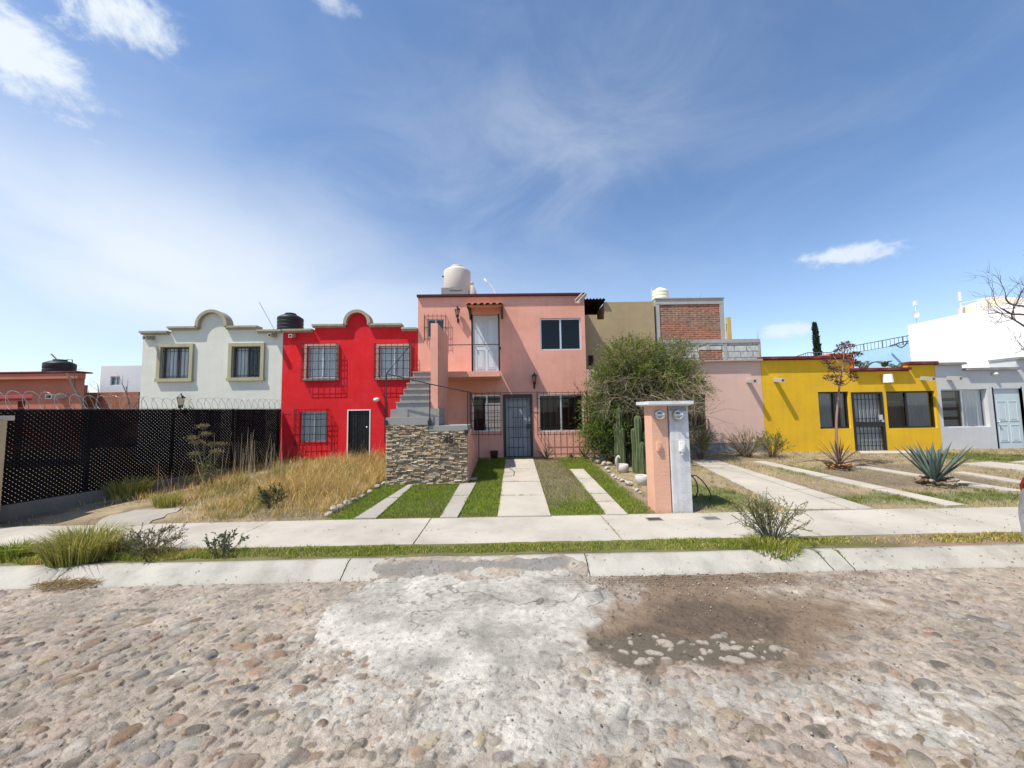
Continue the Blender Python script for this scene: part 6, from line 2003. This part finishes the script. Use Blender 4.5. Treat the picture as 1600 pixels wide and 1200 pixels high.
# tall dead weed with dried umbels by the fence
g = at_ground(322, 765)
t = thing('dead_weed', 'tall dead weed with dried flower heads near the fence', 'weed', g, None)
b = MB(); Ps = []
for px_q, py_q, dy in ((316, 672, 0), (309, 697, .05), (300, 690, -.1), (331, 700, .1), (338, 712, -.1), (322, 684, .2), (306, 715, .1), (345, 700, .3)):
    q = np.array(P(px_q, py_q, g[1]+dy))
    mid = 0.5*(q+g)+np.array([rng.normal()*0.05, 0, 0.05])
    b.color(tuple(pick([(0.22, 0.18, 0.11), (0.16, 0.14, 0.09)], 1)[0])); b.tube([g+np.array([rng.normal()*.06, rng.normal()*.06, 0]), mid, q], [0.010, 0.008, 0.005], 4)
    for k in range(7):
        d = unit(np.array([rng.normal()*0.6, rng.normal()*0.6, 0.9])[None])[0]
        b.tube([q, q+d*0.13], [0.004, 0.002], 3)
    n = 190
    Pq = q+np.stack([rng.normal(size=n)*0.055, rng.normal(size=n)*0.055, 0.09+rng.normal(size=n)*0.02], -1)
    Ps.append(leaves_mesh(Pq, unit(rng.normal(size=Pq.shape)+np.array([0, 0, .6])), 0.046, 0.014, pick([(0.27, 0.22, 0.12), (0.20, 0.17, 0.09), (0.15, 0.15, 0.06)], n)))
for px_q, py_q in ((352, 690), (362, 675), (372, 682), (380, 700), (388, 668), (367, 697), (395, 690), (357, 705))+tuple((int(rng.uniform(335, 445)), int(rng.uniform(668, 712))) for _ in range(26)):
    q = np.array(P(px_q, py_q, g[1]+0.6+rng.uniform(0, 1.6))); b.color((0.42, 0.35, 0.24)); q0_ = np.array([q[0]+rng.normal()*0.1, q[1], gz(q[1])]); b.tube([q0_, q], [0.0055, 0.002], 3)
b.build('stems', mat('shrub_stem'), t)
for V, Q, C in Ps: mesh_np('flower_head', V, Q, LEAF, t, C)
n = 60
Pl = g+np.stack([rng.normal(size=n)*0.13, rng.normal(size=n)*0.13, rng.uniform(0.1, 0.7, n)], -1)
V, Q, C = twig_leaves(Pl, unit(rng.normal(size=(n, 3))+np.array([0, 0, .8])), np.full(n, 0.18), 8, 0.05, 0.015, pick([(0.14, 0.15, 0.055), (0.2, 0.18, 0.08)], n))
mesh_np('foliage', V, Q, LEAF, t, C)

# trees
def bare_tree(base, dirs, label, L, r0, depth, bark=BARK, trunk_pts=None):
    t = thing('bare_tree', label, 'tree', base)
    b = MB()
    if trunk_pts: b.tube(trunk_pts, np.linspace(r0, r0*0.6, len(trunk_pts)), 8)
    b.build('trunk', bark, t, True)
    b = MB()
    for p, d, l, r in dirs: branch(b, np.array(p, float), unit(np.array(d, float)[None])[0], l, r, depth, (3, 4), 0.5, 0.12, 5, None, 0.14, 0.66)
    b.build('branches', bark, t)
    return t
yt_ = 9.6
tb = P(1618, 700, yt_); tb = np.array([tb[0], yt_, gz(yt_)])
top = np.array(P(1606, 480, yt_)); md = np.array(P(1612, 590, yt_))
def bp(px_q, py_q): return np.array(P(px_q, py_q, yt_))
def dirp(a, c, dy=0.0):
    q = bp(*c)-bp(*a); q[1] += dy
    return q
DBARK = mat('grey_bark', (0.12, 0.105, 0.095), 0.95, 0.2, 8)
bare_tree(tb, [(bp(1607, 492), dirp((1607, 492), (1530, 492)), 0.95, 0.030), (bp(1606, 480), dirp((1606, 480), (1545, 462), .2), 0.85, 0.028), (bp(1608, 512), dirp((1608, 512), (1545, 508), -.2), 0.85, 0.028), (bp(1606, 478), dirp((1606, 478), (1596, 430), -.1), 0.7, 0.025),
               (bp(1610, 540), dirp((1610, 540), (1575, 556), -.1), 0.55, 0.02), (bp(1606, 478), dirp((1606, 478), (1640, 430), .1), 0.9, 0.03), (bp(1608, 500), dirp((1608, 500), (1680, 470), .1), 0.9, 0.03)],
          'leafless grey tree reaching in from the right edge', 0.9, 0.08, 3, DBARK, [tb, md, top])
yl = 13.0
lb = P(134, 645, yl); lb = np.array([lb[0], yl, 0.4])
t = thing('bare_tree', 'thin leaning dead tree and twigs rising behind the fence', 'tree', lb)
b = MB()
def q_(x, y): return np.array(P(x, y, yl))
b.tube([lb, q_(130, 634), q_(118, 610), q_(107, 588), q_(104, 583)], [0.05, 0.045, 0.04, 0.03, 0.02], 6)
b.build('trunk', BARK, t)
b = MB()
b.tube([q_(118, 610), q_(116, 580), q_(128, 576)], [0.02, 0.01, 0.005], 4)
for c, d in (((205, 640), (247, 583)), ((205, 640), (198, 592)), ((200, 632), (190, 595)), ((150, 640), (160, 592)), ((150, 640), (142, 610)), ((215, 625), (230, 600))):
    branch(b, q_(*c), unit((q_(*d)-q_(*c))[None])[0], np.linalg.norm(q_(*d)-q_(*c))*0.8, 0.022, 2, (2, 3), 0.4, 0.1, 4, None, 0.12, 0.45)
b.build('branches', BARK, t)
# cypress far behind, palms by the blue wall
yc = 46.0
base = np.array(P(1282, 600, yc)); base[2] = 0.4
tip = P(1275.5, 508, yc)
t = thing('cypress', 'slim dark cypress tree rising behind the yellow house roof', 'tree', base)
n = 2600
f = rng.random(n)**0.8
H = tip[2]-base[2]
rad = (1-f)**0.75*0.66*np.sqrt(rng.random(n)); an = rng.uniform(0, 2*math.pi, n)
Pl = base+np.stack([rad*np.cos(an)+(tip[0]-base[0]-0.25)*f**3, rad*np.sin(an), f*H], -1)
V, Q, C = leaves_mesh(Pl, unit(np.stack([np.cos(an)*.35, np.sin(an)*.35, np.ones(n)], -1)+.2*rng.normal(size=(n, 3))), 0.55, 0.16, pick([(0.035, 0.055, 0.03), (0.05, 0.07, 0.035), (0.025, 0.04, 0.022)], n))
mesh_np('crown', V, Q, LEAF, t, C)
b = MB(); b.tube([base, base+np.array([0, 0, H*0.5])], [0.16, 0.06], 6); b.build('trunk', BARK, t)
ypm = 16.2
for (pxc, pyt, wd, lab) in ((1350, 567, .8, 'low palm with two arching fronds at the left of the pale blue wall'), (1383, 562, .45, 'upright young palm in the middle before the pale blue wall'), (1403, 568, .7, 'bushy palm with several fronds next to the tall white building')):
    base = np.array(P(pxc, 620, ypm)); base[2] = 0.4
    t = thing('palm', lab, 'palm', base, None)
    top = np.array(P(pxc, pyt+13, ypm))
    b = MB(); b.tube([base, 0.5*(base+top)+np.array([.04, 0, 0]), top], [0.13, 0.10, 0.09], 8); b.build('trunk', BARK, t)
    parts = []
    for k in range(8):
        a = k*2.4; e = 1.12 if wd > .5 else 1.4
        d = np.array([math.cos(a)*math.cos(e), math.sin(a)*math.cos(e), math.sin(e)])
        m = 26; u = np.linspace(0.1, 1, m)[:, None]
        L = wd*1.0*(0.8+0.3*rng.random())
        pos = top+d*u*L+np.array([math.cos(a), math.sin(a), 0])*(u**2)*L*0.35+np.array([0, 0, -1])*(u**2.5)*L*0.40
        sd = np.array([-math.sin(a), math.cos(a), 0])
        for sg in (-1, 1):
            dr = unit(sd*sg+d*0.9+np.array([0, 0, -0.3])+0.1*rng.normal(size=(m, 3)))
            parts.append(leaves_mesh(pos, dr, 0.16*(1-0.5*u[:, 0]), 0.03, pick([(0.10, 0.12, 0.06), (0.14, 0.14, 0.08), (0.08, 0.10, 0.05)], m)))
    V, Q, C = joinm(parts)
    mesh_np('crown', V, Q, LEAF, t, C)

# ------------------------------------------------------------------ grasses
def blades(X, Y, Z, h, w, lean, C, tall=False):
    n = len(X)
    a = rng.uniform(0, 2*math.pi, n)
    sx, sy = np.cos(a)*w/2, np.sin(a)*w/2
    la = rng.uniform(0, 2*math.pi, n)
    dx, dy = np.cos(la)*lean*h, np.sin(la)*lean*h
    B = np.stack([X, Y, Z], -1)
    s = np.stack([sx, sy, np.zeros(n)], -1)
    M = B+np.stack([dx*0.35, dy*0.35, h*0.55], -1)
    Tp = B+np.stack([dx, dy, h*np.sqrt(np.clip(1-lean*lean*0.5, 0.2, 1))], -1)
    V = np.stack([B-s, B+s, M+s*0.75, Tp, M-s*0.75], 1).reshape(-1, 3)
    k = np.arange(n)[:, None]*5
    Q = np.concatenate([k+np.array([[0, 1, 2, 4]]), ], 0)
    T3 = k+np.array([[4, 2, 3, 3]])
    return V, Q, T3, np.repeat(C, 5, 0)
def grass(name, X, Y, h, w, lean, C, label, cat='grass', dz=0.0, mask_strip=True):
    Z = gz(Y)+dz
    V, Q, T3, CC = blades(X, Y, Z, h, w, lean, C)
    # quads for the lower half, triangles for the tips: written as one polygon list
    me = bpy.data.meshes.new(name)
    n4, n3 = len(Q), len(T3)
    tri = T3[:, :3]
    li = np.concatenate([Q.ravel(), tri.ravel()]).astype(np.int32)
    ls = np.concatenate([np.arange(n4)*4, n4*4+np.arange(n3)*3]).astype(np.int32)
    me.vertices.add(len(V)); me.vertices.foreach_set('co', V.astype(np.float32).ravel())
    me.loops.add(len(li)); me.loops.foreach_set('vertex_index', li)
    me.polygons.add(n4+n3); me.polygons.foreach_set('loop_start', ls)
    me.update(calc_edges=True)
    at = me.color_attributes.new('Col', 'FLOAT_COLOR', 'POINT')
    at.data.foreach_set('color', np.concatenate([CC, np.ones((len(CC), 1))], 1).astype(np.float32).ravel())
    o = link(me, name, BLADE)
    return tag(o, label, cat, kind='stuff')
STRIPS = []
for o in bpy.data.objects:
    if o.name.startswith('driveway_strip'):
        v = np.array([tuple(q.co) for q in o.data.vertices])
        for k in range(len(v)//8): STRIPS.append(v[k*8+4:k*8+8, :2])
def off_strips(X, Y, pad=0.0):
    ok = np.ones(len(X), bool)
    for q in STRIPS:
        ins = np.ones(len(X), bool)
        ar = 0.5*sum(q[i, 0]*q[(i+1) % 4, 1]-q[(i+1) % 4, 0]*q[i, 1] for i in range(4))
        sg = 1 if ar > 0 else -1
        for i in range(4):
            a, c = q[i], q[(i+1) % 4]
            L = np.hypot(*(c-a))
            ins &= sg*((c[0]-a[0])*(Y-a[1])-(c[1]-a[1])*(X-a[0]))/L > pad
        ok &= ~ins
    return ok
def scatter(n, x0, x1, y0, y1):
    return rng.uniform(x0, x1, n), rng.uniform(y0, y1, n)
def keep(m, *a):
    return [q[m] for q in a]
GR = [(0.20, 0.275, 0.028), (0.24, 0.31, 0.038), (0.155, 0.225, 0.022), (0.29, 0.33, 0.06)]
ST = [(0.60, 0.44, 0.17), (0.52, 0.36, 0.13), (0.66, 0.52, 0.25), (0.40, 0.28, 0.10)]
# lawn of the pink house
X, Y = scatter(150000, -3.2, 2.7, 6.28, 12.0)
lw, wn_, *_ = zones(X, Y)
ok = (rng.random(len(X)) < lw*(1-0.72*wn_)) & off_strips(X, Y, 0.012+0.03*(fbm(X*9, Y*9, 3, 97)-0.55))
ok &= ~((X > xl-0.02) & (X < xr) & (Y > YF-0.03))
X, Y = keep(ok, X, Y)
wv = zones(X, Y)[1]
C = pick(GR, len(X), 0.2); dry = (rng.random(len(X)) < 0.10+0.55*wv+0.45*smooth(0.55, 0.72, fbm(X*1.6+3, Y*1.6, 4, 98)))
C[dry] = pick([(0.26, 0.22, 0.10), (0.20, 0.17, 0.075)], dry.sum())
pn_ = fbm(X*2.2, Y*2.2, 3, 91)
C *= (0.75+0.5*pn_)[:, None]
grass('lawn_grass', X, Y, (0.022+0.036*rng.random(len(X)))*(0.25+1.4*pn_), 0.007, 0.25+0.5*rng.random(len(X)), C, 'short bright green lawn between the driveway strips')
# tall dry grass before the red house
nt_ = 2300
tx, ty = scatter(nt_, -8.6, -2.95, 6.4, 12.1)
th = 0.45+0.9*rng.random(nt_)**1.5
tg = rng.random(nt_)
cnt = rng.integers(8, 34, nt_)
idx = np.repeat(np.arange(nt_), cnt)
rr_ = 0.03+0.10*rng.random(nt_)
X = tx[idx]+rng.normal(size=len(idx))*rr_[idx]; Y = ty[idx]+rng.normal(size=len(idx))*rr_[idx]
n1 = fbm(X*0.9, Y*0.9, 4, 92); n2 = fbm(X*2.5, Y*2.5, 3, 93)
dens = smooth(0.30, 0.55, n1+0.18*smooth(-6.0, -4.2, X)+0.05)*(1-0.85*smooth(-5.6, -7.0, X)*smooth(9.0, 7.0, Y))
bare = np.maximum(gauss(X, Y, 215, 808, 75, 14), 0.8*gauss(X, Y, 160, 800, 90, 12))
ok = (rng.random(len(X)) < dens*(1-np.clip(bare*1.6, 0, 0.97))) & off_strips(X, Y) & ~((X > xl-0.06) & (Y > YF-0.05)) & ((X-fa[0])*fn[0]+(Y-fa[1])*fn[1] > 0.1)
ok &= (X < -3.0+0.1*n2)
X, Y, n1, n2, idx = keep(ok, X, Y, n1, n2, idx)
hh = (0.10+0.27*rng.random(len(X))**1.6)*th[idx]*(0.40+1.0*n2)*(0.40+0.75*smooth(6.4, 7.8, Y))*(0.65+0.75*smooth(-6.2, -4.0, X))
C = pick(ST, len(X), 0.18)*(0.7+0.6*tg[idx])[:, None]
g_ = (tg[idx]*0.6+0.4*rng.random(len(X)) < 0.16+0.42*smooth(0.5, 0.65, fbm(X*0.8+4, Y*0.8, 3, 94)))
C[g_] = pick([(0.30, 0.28, 0.09), (0.23, 0.24, 0.07), (0.37, 0.33, 0.13)], g_.sum())
grass('dry_grass', X, Y, hh, 0.0075, 0.25+0.65*rng.random(len(X)), C, 'tall straw-coloured dry grass in front of the red house')
# long pale seed stalks standing above the dry grass
n = 420
X, Y = rng.uniform(-7.6, -3.1, n), rng.uniform(7.6, 11.9, n)
ok = (fbm(X*1.1, Y*1.1, 3, 102) > 0.46) & ~((X > xl-0.06) & (Y > YF-0.05)) & ((X-fa[0])*fn[0]+(Y-fa[1])*fn[1] > 0.15)
X, Y = keep(ok, X, Y)
grass('dry_stalks', X, Y, 0.40+0.45*rng.random(len(X)), 0.006, 0.1+0.45*rng.random(len(X)), pick([(0.66, 0.53, 0.28), (0.58, 0.42, 0.20), (0.50, 0.30, 0.12)], len(X), 0.2), 'thin pale seed stalks standing above the dry grass')
# dry short grass in the right-hand yards
nt_ = 5200
tx, ty = scatter(nt_, 2.5, 20, 6.29, 12.0)
cnt = rng.integers(6, 40, nt_)
ridx = np.repeat(np.arange(nt_), cnt); rtg = rng.random(nt_)
rr_ = 0.02+0.09*rng.random(nt_)
X = np.clip(tx[ridx]+rng.normal(size=len(ridx))*rr_[ridx], 2.5, 20); Y = np.clip(ty[ridx]+rng.normal(size=len(ridx))*rr_[ridx], 6.29, 12.1)
lw, wn_, tl, rgt, gg, bb, n1, n2 = zones(X, Y)
ok = (rng.random(len(X)) < rgt*(0.45+0.75*gg)*(1-0.7*bb)*(0.4+1.0*n1)) & off_strips(X, Y, 0.01)
X, Y, gg, n2, ridx = keep(ok, X, Y, gg, n2, ridx)
C = pick([(0.50, 0.43, 0.23), (0.42, 0.36, 0.17), (0.56, 0.49, 0.29), (0.33, 0.30, 0.12)], len(X), 0.2)
C *= (0.50+0.6*rtg[ridx])[:, None]
g_ = rtg[ridx]*0.7+0.3*rng.random(len(X)) < 0.16+0.80*gg
C[g_] = pick([(0.18, 0.21, 0.05), (0.23, 0.255, 0.07), (0.14, 0.17, 0.04)], g_.sum())
grass('yard_grass', X, Y, (0.025+0.04*rng.random(len(X)))*(0.6+0.9*n2), 0.007, 0.35+0.6*rng.random(len(X)), C, 'short patchy yellow grass in the right-hand front yards')
# verge between kerb and pavement
X, Y = scatter(90000, -12, 10.5, 4.665, 5.10)
n1 = fbm(X*1.2, Y*2, 4, 95); n2 = fbm(X*3.5, Y*3.5, 3, 96)
rightdry = smooth(3.6, 4.6, X)
ok = (np.abs(Y-4.88) < 0.03+0.24*fbm(X*1.9, Y*0.3, 4, 99)) & (rng.random(len(X)) < (0.05+1.1*n1)*(1-0.72*rightdry*(1-smooth(0.52, 0.6, n1))))
X, Y, n1, n2, rightdry = keep(ok, X, Y, n1, n2, rightdry)
leftdry = smooth(-2.0, -4.6, X)
C = pick(GR, len(X), 0.25)
d_ = rng.random(len(X)) < 0.14+0.45*leftdry*smooth(0.4, 0.6, n1)+0.4*rightdry
C[d_] = pick(ST, d_.sum())
grass('verge_grass', X, Y, (0.018+0.038*rng.random(len(X)))*(0.45+0.9*n2)*(1+1.6*leftdry*n2), 0.007, 0.3+0.6*rng.random(len(X)), C, 'narrow ragged strip of verge grass between kerb and pavement')
# the big yellow-green tussock and a few smaller clumps
def tussock(px_q, py_q, Wd, H, n, label, cols, lean=0.75):
    g = G(px_q, py_q)
    t = thing('grass_tuft', label, 'grass tuft', g)
    a = rng.uniform(0, 2*math.pi, n); r_ = np.sqrt(rng.random(n))
    X, Y = g[0]+r_*np.cos(a)*Wd*0.32, g[1]+r_*np.sin(a)*Wd*0.25
    h = H*(0.55+0.6*rng.random(n))
    nn = len(X)
    dirx = np.cos(a)*r_*lean+0.25*rng.normal(size=n); diry = np.sin(a)*r_*lean*0.7+0.25*rng.normal(size=n)
    B = np.stack([X, Y, gz(Y)], -1)
    sd = rng.uniform(0, 2*math.pi, n); s = np.stack([np.cos(sd), np.sin(sd), 0*sd], -1)*0.0045
    M = B+np.stack([dirx*h*0.3, diry*h*0.3, h*0.6], -1); Tp = B+np.stack([dirx*h, diry*h, h*(1-0.25*np.hypot(dirx, diry))], -1)
    V = np.stack([B-s, B+s, M+s*.8, M-s*.8, Tp], 1).reshape(-1, 3)
    k = np.arange(n)[:, None]*5
    Q = np.concatenate([k+np.array([[0, 1, 2, 3]])], 0)
    me = bpy.data.meshes.new('blades')
    tri = k+np.array([[3, 2, 4]])
    li = np.concatenate([Q.ravel(), tri.ravel()]).astype(np.int32)
    ls = np.concatenate([np.arange(n)*4, n*4+np.arange(n)*3]).astype(np.int32)
    me.vertices.add(len(V)); me.vertices.foreach_set('co', (V-ORG[t]).astype(np.float32).ravel())
    me.loops.add(len(li)); me.loops.foreach_set('vertex_index', li)
    me.polygons.add(2*n); me.polygons.foreach_set('loop_start', ls); me.update(calc_edges=True)
    C = np.repeat(pick(cols, n, 0.25), 5, 0)
    at = me.color_attributes.new('Col', 'FLOAT_COLOR', 'POINT')
    at.data.foreach_set('color', np.concatenate([C, np.ones((len(C), 1))], 1).astype(np.float32).ravel())
    link(me, 'blades', BLADE, t)
YGS = [(0.34, 0.33, 0.07), (0.42, 0.38, 0.11), (0.24, 0.26, 0.05), (0.48, 0.42, 0.17)]
tussock(125, 874, 0.95, 0.42, 1500, 'large yellow-green grass tussock on the verge at the left', YGS)
tussock(200, 775, 1.1, 0.45, 700, 'drooping green-yellow grass clump against the fence footing', YGS)
tussock(85, 790, 0.8, 0.3, 420, 'low dry tuft beside the fence footing, nearest the left pillar', YGS+ST)
tussock(262, 790, 0.7, 0.28, 380, 'yellow-green tuft at the tip of the broken path slab', YGS)
tussock(20, 872, 0.6, 0.22, 500, 'low dark green grass clump at the left edge of the verge', GR)
tussock(180, 865, 0.5, 0.24, 420, 'dry yellow grass clump just right of the large tussock', ST+YGS)
tussock(1205, 856, 1.0, 0.13, 800, 'matted green grass round the foot of the verge shrub', GR+YGS)
# crumbs of gravel washed along the kerb and over the street
n = 2600
X = np.concatenate([rng.normal(1.6, 1.3, n//2), rng.uniform(-6, 7, n//2)]); Y = np.concatenate([4.32-np.abs(rng.normal(size=n//2))*0.30, rng.uniform(2.0, 4.3, n//2)])
sz = 0.003+0.009*rng.random(n)**3
octa = np.array([(1, 0, 0), (0, 1, 0), (-1, 0, 0), (0, -1, 0), (0, 0, 0.8), (0, 0, -0.8)], float)
V = np.stack([X, Y, 0.012+0*X], -1)[:, None, :]+octa[None]*(sz[:, None, None])*(0.7+0.6*rng.random((n, 6, 1)))
T_ = np.array([(0, 1, 4), (1, 2, 4), (2, 3, 4), (3, 0, 4), (1, 0, 5), (2, 1, 5), (3, 2, 5), (0, 3, 5)])
Fq = (np.arange(n)[:, None, None]*6+T_[None]).reshape(-1, 3)
tag(mesh_np('gravel', V.reshape(-1, 3), Fq, mat('gravel_grit', attr=True, rough=0.9, var=0.0), None, np.repeat(pick([(0.30, 0.26, 0.22), (0.20, 0.165, 0.13), (0.12, 0.10, 0.08), (0.40, 0.37, 0.32)], n), 6, 0)), 'loose gravel crumbs scattered over the street and gutter', 'gravel', kind='stuff')
# weeds in the joints of pavement and kerb
X, Y = [], []
for jx in px_:
    if -13 < jx < 11:
        k_ = rng.integers(20, 90); X.append(jx+0.008*rng.normal(size=k_)); Y.append(rng.uniform(5.1, 6.28, k_)**1.0)
for jx in kx:
    if -10 < jx < 9:
        k_ = rng.integers(15, 60); X.append(jx+0.008*rng.normal(size=k_)); Y.append(rng.uniform(4.45, 4.66, k_))
k_ = 1500; X.append(rng.uniform(-11, 9, k_)); Y.append(6.285+0.012*rng.normal(size=k_))
k_ = 500; xx = rng.uniform(-11, 9, k_); sel = fbm(xx*1.3, xx*0, 3, 101) > 0.55; X.append(xx[sel]); Y.append(4.335+0.02*np.abs(rng.normal(size=sel.sum())))
X, Y = np.concatenate(X), np.concatenate(Y)
C = pick(GR+ST[:1], len(X), 0.25)
grass('joint_weeds', X, Y, 0.012+0.03*rng.random(len(X)), 0.005, 0.4+0.6*rng.random(len(X)), C, 'sparse little weeds in the joints of pavement and kerb', 'weeds')
# heap of dry clippings in the gutter
g = G(118, 905)
n = 900
r_ = np.sqrt(rng.random(n)); a = rng.uniform(0, 2*math.pi, n)
Pl = np.stack([g[0]+r_*np.cos(a)*0.34, 4.36+r_*np.sin(a)*0.10, 0.03+0.045*(1-r_)*rng.random(n)], -1)
V, Q, C = leaves_mesh(Pl, unit(rng.normal(size=(n, 3))*np.array([1, 1, .25])), 0.09, 0.006, pick([(0.33, 0.24, 0.12), (0.26, 0.18, 0.09), (0.42, 0.33, 0.18)], n))
tag(set_org(mesh_np('grass_heap', V, Q, BLADE, None, C)), 'small heap of brown dry clippings lying in the gutter', 'grass heap', kind='stuff')
# fallen leaves and grit scattered on kerb, pavement and gutter
n = 500
X = rng.uniform(-7, 9, n); Y = np.where(rng.random(n) < 0.5, rng.uniform(4.3, 4.66, n), rng.uniform(5.1, 6.25, n))
sel = rng.random(n) < np.where(X > 3, 1.0, 0.35)
X, Y = X[sel], Y[sel]
Pl = np.stack([X, Y, gz(Y)+0.010], -1)
V, Q, C = leaves_mesh(Pl, unit(rng.normal(size=(len(X), 3))*np.array([1, 1, .12])), 0.035, 0.012, pick([(0.22, 0.16, 0.08), (0.12, 0.10, 0.05), (0.30, 0.24, 0.13)], len(X)))
tag(mesh_np('leaf_litter', V, Q, LEAF, None, C), 'scattered dry leaf bits on the pavement and kerb', 'leaf litter', kind='stuff')
